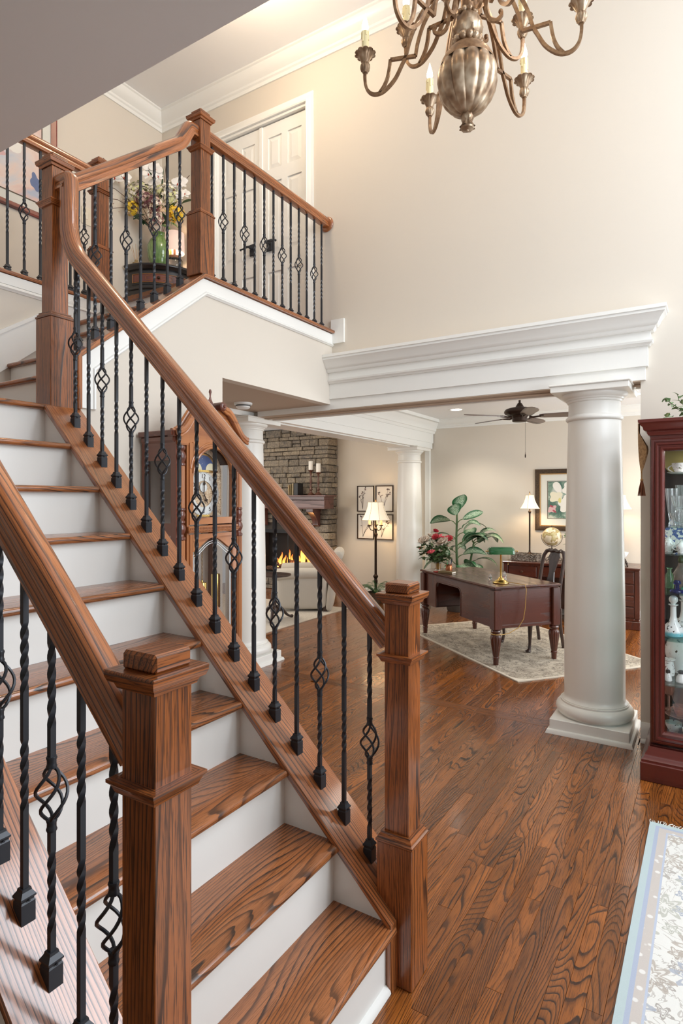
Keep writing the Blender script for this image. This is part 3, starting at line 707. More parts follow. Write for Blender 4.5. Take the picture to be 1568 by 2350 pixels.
# ============================================================ GLASS CABINET AND WHAT STANDS IN IT
cb=thing('china_cabinet','tall mahogany glass-front china cabinet at the right edge','cabinet',(4.05,-.23,0))
X0,X1,Y0,Y1=3.80,4.29,-.75,.295
m=MB(); m.box((3.735,Y0-.04,0),(X1,Y1+.045,.105),ch=.004); 
m.sweep([(X1,Y1+.0,.105),(3.79,Y1+.0,.105),(3.79,Y0,.105),(X1,Y0,.105)],[(0,0),(.040,0),(.040,.010),(.030,.018),(.022,.040),(.010,.060),(.006,.078),(0,.078)][::-1],up=(0,0,1)); m.box((3.80,Y0,.10),(X1,Y1,.19)); part('base',m,MAHOG,cb,True)
m=MB(); m.box((X0+.02,Y0,.19),(X1,Y0+.03,1.95)); m.box((X0+.02,Y1-.03,.19),(X0+.07,Y1,1.95)); m.box((X1-.05,Y1-.03,.19),(X1,Y1,1.95)); m.box((X1-.03,Y0,.19),(X1,Y1,1.95)); m.box((X0+.02,Y0,1.89),(X1,Y1,1.95)); part('carcass',m,MAHOG,cb,True)
m=MB(); m.box((X0+.07,Y1-.012,.19),(X1-.05,Y1-.006,1.9),ax=None); part('side_pane',m,PANE,cb,True)
# front door frame, moulded, mitred
fr=MB(); fr.sweep([(X0,Y1-.005,.205),(X0,Y1-.005,1.925),(X0,Y0+.01,1.925),(X0,Y0+.01,.205)],[(0,0),(0,.0),(.0,.012),(.006,.018),(.016,.020),(.018,.012),(.022,.012),(.024,.018),(.034,.018),(.038,.006),(.046,.006),(.048,.010),(.056,.010),(.064,0),(.070,-.01),(.070,-.02),(0,-.02)],up=(-1,0,0),closed=True)
part('door_frame',fr,MAHOG,cb,True)
m=MB(); m.box((X0+.002,Y0+.07,.26),(X0+.006,Y1-.066,1.87),ax=None); part('front_pane',m,PANE,cb,True)
m=MB(); m.sweep([(X1,Y1,1.945),(X0-.01,Y1,1.945),(X0-.01,Y0,1.945),(X1,Y0,1.945)],[(0,0),(.006,0),(.012,.010),(.014,.022),(.030,.030),(.034,.048),(.044,.058),(.052,.070),(.056,.072),(.056,.088),(0,.088)][::-1],up=(0,0,1)); m.box((X0-.03,Y0-.03,2.00),(X1,Y1+.03,2.031)); m.box((X0-.004,Y0+.004,1.921),(X0+.06,Y1-.002,1.96)); part('crown',m,MAHOG,cb,True)
m=MB(); m.box((X1-.034,Y0+.03,.2),(X1-.031,Y1-.03,1.89),ax=None); part('mirror_back',m,mat('dark mirror',srgb(70,66,68),.08,.6),cb,True)
SHZ=[1.727,1.429,1.273,1.047,.784,.531,.320]
for z in SHZ:
    m=MB(); m.box((X0+.035,Y0+.035,z-.007),(X1-.036,Y1-.035,z),ch=.001,ax=None); part('glass_shelf',m,SHELFG,cb,True)
m=MB(); m.box((X0+.03,Y0+.03,.172),(X1-.036,Y1-.03,.1905)); part('cabinet_floor',m,MAHOG,cb,True)
area('cabinet_light',(4.0,-.1,1.885),(4.05,-.1,0),.25,.5,3.0,(1,.95,.88))
PORC=mat('white porcelain',srgb(240,240,238),.15,coat=.4)
def print_porc(name, cols, sc_=70, th=.60, base=srgb(240,240,238)):
    t=NT(name); g=t.n('ShaderNodeTexCoord').outputs['Object']; n1=t.noise(g,sc_,2,.6); n2=t.noise(g,sc_*1.7,1)
    f=t.ramp(n1,[(0,0),(th,0),(th+.03,1),(1,1)]); t.set('Base Color',t.mix(f,base,t.ramp(n2,[(i/len(cols),c) for i,c in enumerate(cols)],'CONSTANT'))); t.set('Roughness',.15); t.set('Coat Weight',.4); return t.mat
FLOR=print_porc('porcelain with flower sprigs',[srgb(150,70,60),srgb(90,110,70),srgb(160,90,110),srgb(80,90,130)],90)
BLUEW=print_porc('blue and white porcelain',[srgb(60,84,150),srgb(90,112,176),srgb(46,66,130)],45,.50)
TEALW=print_porc('porcelain with dark branches',[srgb(70,60,50),srgb(90,80,66)],50,.63)
def cup_prof(r,h,t=.003): return [(.0,.0),(r*.5,0),(r*.52,.006),(r*.75,h*.3),(r*.95,h*.7),(r,h),(r-t,h),(r*.9,h*.65),(r*.6,h*.2),(0,h*.12)]
def cab(name,label,catg,mb,m_,x,y,z,rz=0,group=None): return solo(name,label,catg,mb,m_,(x,y,z+.0005),rz,group)
def handle(b,r,z0,z1,w=.03,t=.004): b.tube([(-.001,r*.9,z1)]+[(0,r*.9+w*math.sin(PI*i/8),z1+(z0-z1)*i/8) for i in range(9)],t,7)
# top shelf
z=1.727
m=MB(); m.lathe([(.0,.012),(.075,.010),(.105,.0),(.108,.003),(.078,.016),(.0,.018)],n=40,fl=lambda r,z_,a:r*(1+.03*math.cos(10*a)),T=Matrix.Translation((0,0,.112))@Matrix.Rotation(R(-74),4,'Y'))
cab('plate','olive green scalloped plate standing upright on the top glass shelf','plate',m,mat('olive glaze',srgb(148,138,84),.2,coat=.5),4.17,.155,z)
m=MB(); m.lathe([(.0,.0),(.04,.0),(.07,.012),(.072,.014),(.04,.005),(.0,.004)],n=32); cab('saucer','white tray under the flowered teacup on the top shelf','saucer',m,PORC,4.0,.150,z)
t=thing('teacup','white flowered teacup on the top shelf before the olive plate','cup',(4.0,.150,z+.006)); m=MB(); m.lathe(cup_prof(.047,.062),n=28); part('bowl',m,FLOR,t); m=MB(); handle(m,.045,.012,.052,.024,.0035); part('handle',m,PORC,t)
# crystal shelf
z=1.429
facet=lambda k,d: (lambda r,z_,a: r*(1+d*math.cos(k*a)))
def bowl(r,h): return [(.0,.0),(r*.45,.0),(r*.5,.008),(r*.35,.02),(r*.6,h*.35),(r*.9,h*.8),(r,h),(r-.005,h),(r*.55,h*.35),(0,h*.25)]
for (nm,lb,x,y,dz,r,h) in (('crystal_bowl','cut crystal bowl at the front of the second shelf',3.96,.155,0,.05,.075),('crystal_vase','tall cut crystal vase at the back of the second shelf',4.17,.13,0,.055,.24),('crystal_glass','upper cut crystal tumbler stacked above the front crystal bowl',3.96,.155,.0755,.045,.10),('crystal_goblet','slim crystal goblet standing behind the crystal bowl',4.10,.20,0,.035,.22)):
    m=MB(); m.lathe(bowl(r,h),n=48,fl=facet(12,.05)); cab(nm,lb,'crystal',m,CRYST,x,y,z+dz)
# blue and white
z=1.273
m=MB(); m.lathe([(.0,.012),(.06,.010),(.092,.0),(.094,.003),(.062,.016),(.0,.018)],n=40,T=Matrix.Translation((0,0,.097))@Matrix.Rotation(R(-74),4,'Y')); cab('plate','blue-patterned white plate standing on the third shelf','plate',m,BLUEW,4.18,.150,z)
def pot(nm,lb,x,y,r,h):
    t=thing(nm,lb,'teapot' if 'tea' in nm else 'creamer',(x,y,z+.0005)); m=MB(); m.lathe([(0,0),(r*.6,0),(r*.62,.005),(r,h*.4),(r*.95,h*.6),(r*.6,h*.78),(r*.55,h*.8),(0,h*.8)],n=28); part('body',m,FLOR,t)
    m=MB(); m.lathe([(r*.56,h*.8),(r*.4,h*.88),(.006,h*.92),(.009,h*.96),(.006,h),(0,h)],n=20); part('lid',m,PORC,t); m=MB(); handle(m,r*.9,h*.2,h*.7,.022,.0035); part('handle',m,PORC,t); m=MB(); m.tube([(0,-r*.8,h*.35),(0,-r*1.25,h*.5),(0,-r*1.45,h*.72)],[.008,.006,.004],8); part('spout',m,PORC,t); return t
pot('teapot','white flowered teapot on the third shelf by the cabinet edge',3.98,.212,.036,.09)
pot('creamer','small flowered creamer pot right of the white teapot',3.93,.145,.028,.07)
# coloured bottles
z=1.047
def bottle(nm,lb,prof,m_,x,y,stopper=None,sm=None,catg='bottle',n=28,fl=None):
    t=thing(nm,lb,catg,(x,y,z+.0005)); m=MB(); m.lathe(prof,n=n,fl=fl); part('body',m,m_,t)
    if stopper: m=MB(); m.lathe(stopper,n=20); part('stopper',m,sm or m_,t)
    return t
bottle('glass_bottle','pale green square-shouldered glass bottle on the fourth shelf',[(0,0),(.022,0),(.024,.01),(.022,.08),(.012,.095),(.011,.115),(.017,.118),(.017,.122),(0,.122)],gcol('pale green glass',srgb(150,200,150)),4.10,.213)
bottle('art_glass_vase','swirled clear and pink art glass bottle with a green flame stopper',[(0,0),(.03,0),(.046,.03),(.05,.06),(.036,.10),(.018,.13),(.014,.15),(0,.15)],gcol('swirled blush glass',srgb(236,206,196)),4.16,.155,[(.010,.148),(.018,.162),(.017,.172),(.008,.19),(0,.202)],gcol('olive glass',srgb(130,140,70)),fl=lambda r,z_,a:r*(1+.05*math.cos(5*a+z_*60)),n=40)
bottle('perfume_bottle','deep cobalt blue glass stopper bottle at the front of the fourth shelf',[(0,0),(.036,0),(.038,.008),(.034,.014),(.012,.020),(.010,.045),(0,.046)],gcol('cobalt glass',srgb(20,50,150)),3.92,.165,[(.009,.045),(.02,.05),(.021,.06),(.016,.068),(0,.072)])
bottle('perfume_bottle','fluted teal glass decanter right of the cobalt blue bottle',[(0,0),(.034,0),(.036,.006),(.026,.022),(.008,.042),(.007,.05),(0,.05)],gcol('teal glass',srgb(20,140,110)),4.02,.118,[(.006,.05),(.010,.07),(.009,.10),(.004,.108),(0,.109)],gcol('clear tinted glass',srgb(225,240,236)),fl=facet(14,.05),n=56)
# tall white decanters
z=.784
t=NT('white porcelain with turquoise foot'); g=t.n('ShaderNodeTexCoord').outputs['Object']; sp=t.n('ShaderNodeSeparateXYZ',{0:g}).outputs[2]
nz=t.noise(g,60,2); br=t.ramp(nz,[(0,0),(.62,0),(.65,1),(1,1)])
bc=t.mix(t.ramp(t.math('MULTIPLY_ADD',nz,.02,sp),[(0,1),(.036,1),(.05,0),(1,0)]),srgb(240,241,240),srgb(120,196,208)); t.set('Base Color',t.mix(t.math('MULTIPLY',br,t.ramp(sp,[(0,.0),(.03,1),(.09,1),(.1,0),(1,0)])),bc,srgb(60,54,48))); t.set('Roughness',.12); TURQ=t.mat
for nm,lb,x,y,s in (('decanter','white porcelain decanter with turquoise foot and ball stopper in the cabinet',3.95,.185,1),('decanter','second white decanter half hidden behind the turquoise-footed one',4.15,.14,.97)):
    bottle(nm,lb,[(0,0),(.045*s,0),(.060*s,.012),(.062*s,.03),(.048*s,.062),(.022*s,.09),(.016*s,.12),(.015*s,.178),(.026*s,.186),(.026*s,.189),(0,.189)],TURQ,x,y,[(.010,.189),(.012,.194),(.022,.205),(.0245,.218),(.020,.232),(.009,.24),(0,.241)],PORC,'decanter')
# vase and shakers
z=.531
bottle('vase','large white vase painted with dark branches behind the shakers',[(0,0),(.045,0),(.05,.02),(.075,.10),(.078,.14),(.062,.19),(.035,.212),(.033,.22),(.038,.228),(.034,.228),(0,.21)],TEALW,4.17,.165,None,None,'vase')
SHK=[(0,0),(.021,0),(.023,.005),(.019,.028),(.012,.042),(.012,.046),(0,.046)]; DK=mat('dark cap',srgb(50,44,42),.4)
bottle('shaker','small white sprigged shaker with dark cap, left one',SHK,TEALW,3.93,.212,[(.0125,.045),(.0125,.057),(.009,.062),(0,.063)],DK,'shaker')
bottle('shaker','small white sprigged shaker with dark cap, right one',[(r*1.25,h*1.1) for r,h in SHK],TEALW,3.93,.145,[(.0155,.05),(.0155,.063),(.011,.068),(0,.069)],DK,'shaker')
bottle('jar','short white jar with orange flower left of the big vase',[(0,0),(.03,0),(.034,.03),(.026,.07),(.024,.085),(.036,.093),(.036,.097),(0,.097)],FLOR,4.06,.214,None,None,'jar')
# pink glass
z=.320; PINK=gcol('pink depression glass',srgb(236,190,176))
m=MB(); m.lathe([(.0,.012),(.05,.010),(.08,.0),(.083,.003),(.052,.016),(.0,.018)],n=40,T=Matrix.Translation((0,0,.085))@Matrix.Rotation(R(-74),4,'Y')); cab('plate','pink glass plate standing on the lowest glass shelf','plate',m,PINK,4.12,.120,z)
m=MB(); m.lathe([(.0,.0),(.04,.0),(.078,.014),(.08,.017),(.04,.006),(.0,.005)],n=36); cab('plate','pink glass plate lying flat under the pink cup','plate',m,PINK,3.96,.150,z)
m=MB(); m.lathe(cup_prof(.04,.06),n=28); handle(m,.037,.014,.05,.022,.0035); cab('teacup','pink glass teacup with round handle on the lowest glass shelf','cup',m,PINK,3.96,.150,z+.007)
m=MB(); m.lathe([(0,0),(.03,0),(.03,.004),(.006,.008),(.006,.08),(.02,.09),(.033,.12),(.036,.16),(.034,.16),(.018,.094),(0,.09)],n=28); cab('goblet','clear pink-stemmed goblet behind the pink teacup','goblet',m,PINK,4.08,.215,z)
# cabinet floor
z=.1905
m=MB(); m.lathe(cup_prof(.046,.055),n=28); cab('bowl','small white sprigged bowl on the cabinet floor, left of its twin','bowl',m,TEALW,4.08,.19,z)
m=MB(); m.lathe(cup_prof(.040,.052),n=28); cab('bowl','small white sprigged bowl at the cabinet floor right edge','bowl',m,TEALW,4.02,.105,z)
m=MB(); m.lathe([(0,0),(.03,0),(.055,.012),(.062,.022),(.059,.022),(.03,.005),(0,.004)],n=36); cab('dish','shallow white oval dish at the front of the cabinet floor','dish',m,PORC,3.90,.150,z)
# cloth runner with tassel over the corner
t=NT('tan brocade'); g=t.attr().outputs['Vector']; t.set('Base Color',t.ramp(t.noise(g,60,3,.7),[(.3,srgb(128,98,66)),(.6,srgb(172,140,100)),(.8,srgb(190,160,120))])); t.set('Roughness',.85); BROC=t.mat
cl=thing('table_runner','tan brocade runner with a tassel hanging over the cabinet corner','cloth',(3.97,.33,2.034))
m=MB(); NU=20; NV=16; vs=[]; fs=[]
for i in range(NU+1):
    u=i/NU
    for j in range(NV+1):
        v=j/NV-.5
        if u<.25: vs.append((-.06+v*.16, -.20+.225*u/.25, .0015)); continue
        q=(u-.25)/.75; hi=.040-.020*q**3; lo=.023-.046*min(1,max(0,(q-.18)/.3))+.040*max(0,(q-.55)/.45)**1.3
        wx=.08*(1-q**2)+.004
        vs.append((-.06+v*2*wx, (hi+lo)/2+(hi-lo)/2*math.sin(v*5.4+.4), -.012*min(1,q*6)-.285*q))
for i in range(NU):
    for j in range(NV): fs.append((i*(NV+1)+j,(i+1)*(NV+1)+j,(i+1)*(NV+1)+j+1,i*(NV+1)+j+1))
m.add(vs,fs); part('cloth',m,BROC,cl)
TASS=mat('tassel thread',srgb(120,70,44),.8)
m=MB(); m.tube([(-.06,.016,-.285),(-.06,.016,-.33)],.003,6); m.sphere((-.06,.016,-.337),.009,10,8); part('cord',m,mat('cord',srgb(160,120,70),.7),cl)
m=MB()
for k in range(16):
    a=2*PI*k/16; rr=.006+.004*(k%3); m.tube([(-.06+.004*math.cos(a),.016+.004*math.sin(a),-.342),(-.06+rr*math.cos(a),.016+rr*math.sin(a),-.385),(-.06+1.5*rr*math.cos(a),.016+1.5*rr*math.sin(a),-.43)],[.003,.0028,.0022],5)
part('tassel',m,TASS,cl)
# ivy on top of the cabinet
def leafmat(name, c0, c1, vein=None, var=.0, pale=None):
    t=NT(name); g=t.attr().outputs['Vector']; s=t.n('ShaderNodeSeparateXYZ',{0:g}); v=t.math('ABSOLUTE',s.outputs[1]); u=s.outputs[0]
    n=t.noise(t.scale(g,(5,3,1)),1.5,3,.6); c=t.mix(n,c0,c1)
    if pale:
        f=t.math('MULTIPLY',t.ramp(v,[(0,1),(.35,.9),(.8,0),(1,0)]), t.ramp(t.noise(t.scale(g,(9,5,1)),2.2,3,.7,1.0),[(0,0),(.42,0),(.56,1),(1,1)])); c=t.mix(f,c,pale)
    if vein: c=t.mix(t.ramp(v,[(0,1),(.05,.7),(.10,0),(1,0)]),c,vein)
    t.set('Base Color',c); t.set('Roughness',.38); t.set('Specular IOR Level',.5); return t.mat
IVY=leafmat('ivy leaf',srgb(52,92,50),srgb(96,140,84),srgb(196,208,180),pale=srgb(170,190,150))
ivshape=lambda q:max(.02,(1-q)**.7*(1+.25*math.cos(q*7))*min(1,q*8+.25))
def sprig(t, pts, nleaf, L, W, m_leaf, m_stem, rg, name='leaf', sub=None, r=.0018, shape=None, spread=.5):
    m=MB(); m.tube(pts,r,5); stem=part('stem',m,m_stem,t)
    for k in range(nleaf):
        u=(k+.6)/nleaf*(len(pts)-1); i=min(int(u),len(pts)-2); p=Vector(pts[i]).lerp(Vector(pts[i+1]),u-i)
        d=(Vector(pts[i+1])-Vector(pts[i])); yaw=math.atan2(d.y,d.x)+(1 if k%2 else -1)*rg.uniform(.5,1.5)
        mm=MB(); s=rg.uniform(.7,1.15); mm.leaf(L*s,W*s,TR(p.x,p.y,p.z,rx=rg.uniform(-spread,spread),ry=rg.uniform(-.5,.4),rz=yaw),bend=rg.uniform(.2,.9),nseg=5,fold=.12,shape=shape)
        part(name,mm,m_leaf,t)
    return stem
rg=random.Random(4)
iv=thing('ivy_plant','green ivy trailing along the top of the china cabinet','plant',(4.02,.10,2.032))
GST=mat('green stem',srgb(84,104,58),.6)
for k in range(6):
    a=rg.uniform(0,2*PI); p=[(0,0,.01)]
    for i in range(5): p.append((p[-1][0]+.022*math.cos(a)+rg.uniform(-.01,.01), p[-1][1]+.026*math.sin(a)+rg.uniform(-.01,.01), .015+(.028*(i+1) if k<3 else .012*math.sin(i))))
    sprig(iv,p,9,.042,.034,IVY,GST,rg,shape=ivshape)
for k in range(14):
    mm=MB(); x,y=rg.uniform(-.12,.1),rg.uniform(-.12,.16); mm.leaf(.05,.042,TR(x,y,rg.uniform(.008,.035),ry=rg.uniform(-.6,.1),rz=rg.uniform(0,6.3)),bend=.6,shape=ivshape); part('leaf',mm,IVY,iv)
m=MB(); m.lathe([(0,0),(.05,0),(.06,.02),(.05,.026),(0,.026)],n=20); part('moss_base',m,mat('moss',srgb(60,72,40),.9),iv)

# ============================================================ RUNNER RUG IN THE FOREYER CORNER
t=NT('foyer rug weave'); g=t.attr().outputs['Vector']; s=t.n('ShaderNodeSeparateXYZ',{0:g}); ex=s.outputs[0]; ey=s.outputs[1]
CRM=srgb(232,231,226)
def motif(sc_, off, R_, pet, th):
    gg=t.n('ShaderNodeVectorMath',{0:g,1:off},operation='ADD').outputs[0]
    vo=t.n('ShaderNodeTexVoronoi',{'Vector':gg,'Scale':sc_,'Randomness':.55},voronoi_dimensions='2D'); lv=t.n('ShaderNodeVectorMath',{0:gg,1:vo.outputs['Position']},operation='SUBTRACT').outputs[0]
    q=t.n('ShaderNodeSeparateXYZ',{0:lv}); an=t.math('ARCTAN2',q.outputs[1],q.outputs[0]); r_=t.math('SQRT',t.math('ADD',t.math('POWER',q.outputs[0],2.0),t.math('POWER',q.outputs[1],2.0)))
    r_=t.math('ADD',r_,t.math('MULTIPLY_ADD',t.noise(g,60,2),.02,-.01))
    lim=t.math('MULTIPLY_ADD',t.math('COSINE',t.math('MULTIPLY',an,pet)),R_*.34,R_); k=t.math('DIVIDE',r_,lim)
    return t.ramp(k,[(0,0),(.30,0),(.34,1),(.52,1),(.56,.15),(.70,.15),(.74,1),(.98,1),(1,0)]), vo.outputs['Color']
m1,c1_=motif(5.2,(0,0,0),.060,8.0,0); m2,c2_=motif(9.0,(.37,.21,0),.024,5.0,0)
nn_=t.noise(g,7,3,.6,1.6); vine=t.ramp(t.math('ABSOLUTE',t.math('SUBTRACT',t.math('FRACT',t.math('MULTIPLY',nn_,5)),.5)),[(0,.8),(.045,.8),(.07,0),(1,0)])
sepc=lambda c: t.n('ShaderNodeSeparateColor',{0:c}).outputs[0]
pal=[(0,srgb(176,170,164)),(.3,srgb(172,178,190)),(.5,srgb(190,190,180)),(.7,srgb(184,174,164)),(1,srgb(166,170,180))]
fieldc=t.mix(vine,CRM,srgb(190,184,178)); fieldc=t.mix(m2,fieldc,t.ramp(sepc(c2_),pal,'CONSTANT')); fieldc=t.mix(t.math('MULTIPLY',m1,.85),fieldc,t.ramp(sepc(c1_),pal,'CONSTANT'))
edge=t.math('MINIMUM',ex,ey)
dots=t.ramp(t.n('ShaderNodeTexVoronoi',{'Vector':g,'Scale':26.0}).outputs['Distance'],[(0,1),(.22,1),(.3,0),(1,0)])
bord=t.mix(dots,srgb(204,196,190),srgb(232,230,226))
c=t.ramp(edge,[(0,srgb(188,204,206)),(.024,srgb(176,186,206)),(.04,(0,0,0)),(1,(0,0,0))],'CONSTANT')
c1=t.mix(t.ramp(edge,[(0,0),(.04,0),(.0401,1),(1,1)],'CONSTANT'),c,bord)
c2=t.mix(t.ramp(edge,[(0,0),(.072,1),(1,1)],'CONSTANT'),c1,srgb(190,198,214))
c3=t.mix(t.ramp(edge,[(0,0),(.082,1),(1,1)],'CONSTANT'),c2,fieldc)
t.set('Base Color',c3); t.set('Roughness',.95); t.bump(t.noise(g,500,2),.5,.004); RUG1=t.mat
rr=thing('runner_rug','cream and pale blue patterned rug at the lower right corner','rug',(2.4,-.3,0))
m=MB(); x1,y1,x0,y0=3.265,.253,.6,-.95; N_=24
vs=[];g_=[];fs=[]
for i in range(N_+1):
    for j in range(N_+1):
        x=x0+(x1-x0)*i/N_; y=y0+(y1-y0)*j/N_; vs.append((x-2.4,y+.3,.009)); g_.append((x1-x,y1-y,.3))
for i in range(N_):
    for j in range(N_): k=i*(N_+1)+j; fs.append((k,k+N_+1,k+N_+2,k+1))
n0=len(vs)
for p,q in (((x0,y0),(x1,y0)),((x1,y0),(x1,y1)),((x1,y1),(x0,y1)),((x0,y1),(x0,y0))):
    k=len(vs); vs+=[(p[0]-2.4,p[1]+.3,0),(q[0]-2.4,q[1]+.3,0),(q[0]-2.4,q[1]+.3,.009),(p[0]-2.4,p[1]+.3,.009)]; g_+=[(.005,.005,0)]*4; fs.append((k,k+1,k+2,k+3))
m.add(vs,fs,g=g_); part('pile',m,RUG1,rr,smooth=0)
m=MB()
for k in range(110):
    y=y0+(y1-y0)*k/109; L=random.uniform(.025,.045); m.tube([(x1-2.4-.002,y+.3,.007),(x1-2.4+L*.5,y+.3+random.uniform(-.006,.006),.006),(x1-2.4+L,y+.3+random.uniform(-.01,.01),.003)],.0022,4)
part('fringe',m,mat('cotton fringe',srgb(226,222,212),.9),rr,kind='stuff')
# ============================================================ GRANDFATHER CLOCK
gc=thing('grandfather_clock','tall carved wooden grandfather clock standing against the wall behind the stair railing','clock',(2.56,2.63,0))
gx0,gx1,gy0,gy1=2.290,2.829,2.478,2.775; gcx=2.56
m=MB(); m.box((gx0-.012,gy0-.012,0),(gx1+.012,gy1,.11),ch=.004); m.box((gx0+.0,gy0,.11),(gx1,gy1,.52),ch=.003); m.box((gx0+.08,gy0-.012,.17),(gx1-.08,gy0,.46),ch=.006); m.box((gx0-.008,gy0-.01,.52),(gx1+.008,gy1,.55),ch=.006); part('plinth',m,CLOCKW,gc,True)
# trunk: side walls with dark glass, back, front stiles with reeded columns
m=MB()
for xs in ((gx0,gx0+.02),(gx1-.02,gx1)):
    m.box((xs[0],gy0+.02,.55),(xs[1],gy0+.06,1.94)); m.box((xs[0],gy1-.05,.55),(xs[1],gy1,1.94)); [m.box((xs[0],gy0+.06,a),(xs[1],gy1-.05,b_)) for a,b_ in ((.55,.66),(1.38,1.45),(1.80,1.94))]
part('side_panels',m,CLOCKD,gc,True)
m=MB(); m.box((gx0+.004,gy0+.06,.66),(gx0+.008,gy1-.05,1.80),ax=None); m.box((gx1-.008,gy0+.06,.66),(gx1-.004,gy1-.05,1.80),ax=None); part('side_glass',m,thinglass('side pane glass',(.72,.70,.69)),gc,True)
m=MB(); m.box((gx0+.021,gy1-.012,.55),(gx1-.021,gy1-.001,1.94)); part('back_panel',m,mat('pale clock interior',srgb(236,232,226),.6),gc,True)
def arch_panel(b, x0,x1,z0,zs,rise,ztop,y0,y1,ogee=False,n=20):
    """filling above an arched opening: from the arch curve up to ztop"""
    pts=[]
    for i in range(n+1):
        t=i/n; x=x0+(x1-x0)*t
        s=math.sin(PI*t); zz=zs+rise*(s**.5 if not ogee else (s**1.6))
        pts.append((x,zz))
    for i in range(n):
        (xa,za),(xb,zb)=pts[i],pts[i+1]
        b.prism([(xa,y0,za),(xb,y0,zb),(xb,y0,ztop),(xa,y0,ztop)],(0,y1-y0,0),1)
    return pts
dx0,dx1=gx0+.085,gx1-.085
m=MB()
m.box((gx0+.066,gy0+.004,.55),(dx0,gy0+.03,1.93)); m.box((dx1,gy0+.004,.55),(gx1-.066,gy0+.03,1.93)); m.box((gx0+.021,gy0+.035,.55),(gx0+.07,gy0+.059,1.93)); m.box((gx1-.07,gy0+.035,.55),(gx1-.021,gy0+.059,1.93)); part('stiles',m,CLOCKW,gc,True)
# lower glazed door with an ogee head
m=MB(); arch_panel(m,dx0+.02,dx1-.02,.60,1.285,.075,1.385,gy0-.002,gy0+.02,True); m.box((dx0,gy0-.002,.58),(dx0+.022,gy0+.02,1.385)); m.box((dx1-.022,gy0-.002,.58),(dx1,gy0+.02,1.385)); m.box((dx0+.022,gy0-.002,.58),(dx1-.022,gy0+.02,.63)); dlow=part('trunk_door',m,CLOCKW,gc,True)
m=MB(); m.box((dx0+.01,gy0+.008,.60),(dx1-.01,gy0+.012,1.37),ax=None); part('door_glass',m,PANE,dlow,True)
m=MB(); 
for off,zz in ((.03,.0),(.038,-.012)):
    pts=[(dx0+off+(dx1-dx0-2*off)*i/24, gy0+.007, 1.265+zz+.075*math.sin(PI*i/24)**1.6) for i in range(25)]; m.tube([(pts[0][0],gy0+.007,.66)]+pts+[(pts[-1][0],gy0+.007,.66)],.0022,5)
part('glass_bevel',m,mat('bevelled glass line',srgb(226,232,234),.1),dlow,True)
# pendulum, weights and chains
pend=MB(); pend.box((gcx-.012,2.62,.80),(gcx+.012,2.625,1.42),ax=None); pend.lathe([(0,-.006),(.085,-.006),(.09,0),(.085,.006),(.03,.012),(0,.014)],n=36,T=Matrix.Translation((gcx,2.61,.84))@Matrix.Rotation(PI/2,4,'X')); part('pendulum',pend,BRASS,gc,True)
for k,(xx,zz) in enumerate(((gcx-.115,.95),(gcx+.015,.88),(gcx+.13,.92))):
    wt=MB(); wt.lathe([(0,0),(.026,0),(.028,.006),(.028,.20),(.026,.206),(.006,.21),(.004,.222),(0,.222)],c=(xx,2.585,zz),n=22); part('weight',wt,BRASS,gc,True)
    chn=MB()
    for q in range(14): 
        z0_=zz+.222+q*(1.42-zz-.222)/14; chn.tube([(xx+.006*math.cos(2*PI*j/8)*(1 if q%2 else .3),2.585+.006*math.cos(2*PI*j/8)*(.3 if q%2 else 1),z0_+.008+.012*math.sin(2*PI*j/8)) for j in range(8)],.0016,4,closed=True)
    part('chain',chn,BRASS,gc,True,kind='stuff')
# rope moulding between the doors
m=MB(); m.box((dx0-.02,gy0-.014,1.392),(dx1+.02,gy0+.02,1.432),ch=.004); 
for k in range(34): 
    x=dx0-.012+k*(dx1-dx0+.024)/33; m.tube([(x-.006,gy0-.015,1.402),(x+.006,gy0-.018,1.412),(x+.008,gy0-.015,1.422)],.0045,5)
part('rope_moulding',m,CLOCKW,gc,True)
# reeded columns, two tiers each side
COLM=MB()
pr_=[(.022,1.355),(.027,1.360),(.027,1.372),(.020,1.378),(.018,1.388),(.026,1.402),(.029,1.418),(.026,1.434),(.018,1.446),(.024,1.452),(.024,1.462),(.018,1.468),(.024,1.486),(.026,1.50),(.02,1.516),(.026,1.524),(.026,1.532),(.022,1.536)]
top=[(.022,1.768),(.026,1.772),(.026,1.782),(.02,1.788),(.028,1.808),(.030,1.824),(.024,1.842),(.018,1.852),(.025,1.860),(.027,1.872),(.025,1.88)]
for xx in (gx0+.034,gx1-.034):
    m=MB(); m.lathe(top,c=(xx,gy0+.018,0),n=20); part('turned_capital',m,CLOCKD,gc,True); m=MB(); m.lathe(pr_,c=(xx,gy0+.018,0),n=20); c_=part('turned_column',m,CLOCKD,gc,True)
    m=MB(); reed=lambda r,z,a: r*(1+.07*math.cos(12*a)); m.lathe([(.0215,1.534),(.0215,1.77)],c=(0,0,0),n=96,fl=reed,T=Matrix.Translation((xx,gy0+.018,0))); m.lathe([(.0225,.60),(.0225,1.356)],n=96,fl=reed,T=Matrix.Translation((xx,gy0+.018,0))); m.box((xx-.028,gy0-.008,.55),(xx+.028,gy0+.04,.60)); part('reeded_shaft',m,CLOCKW,c_,True)
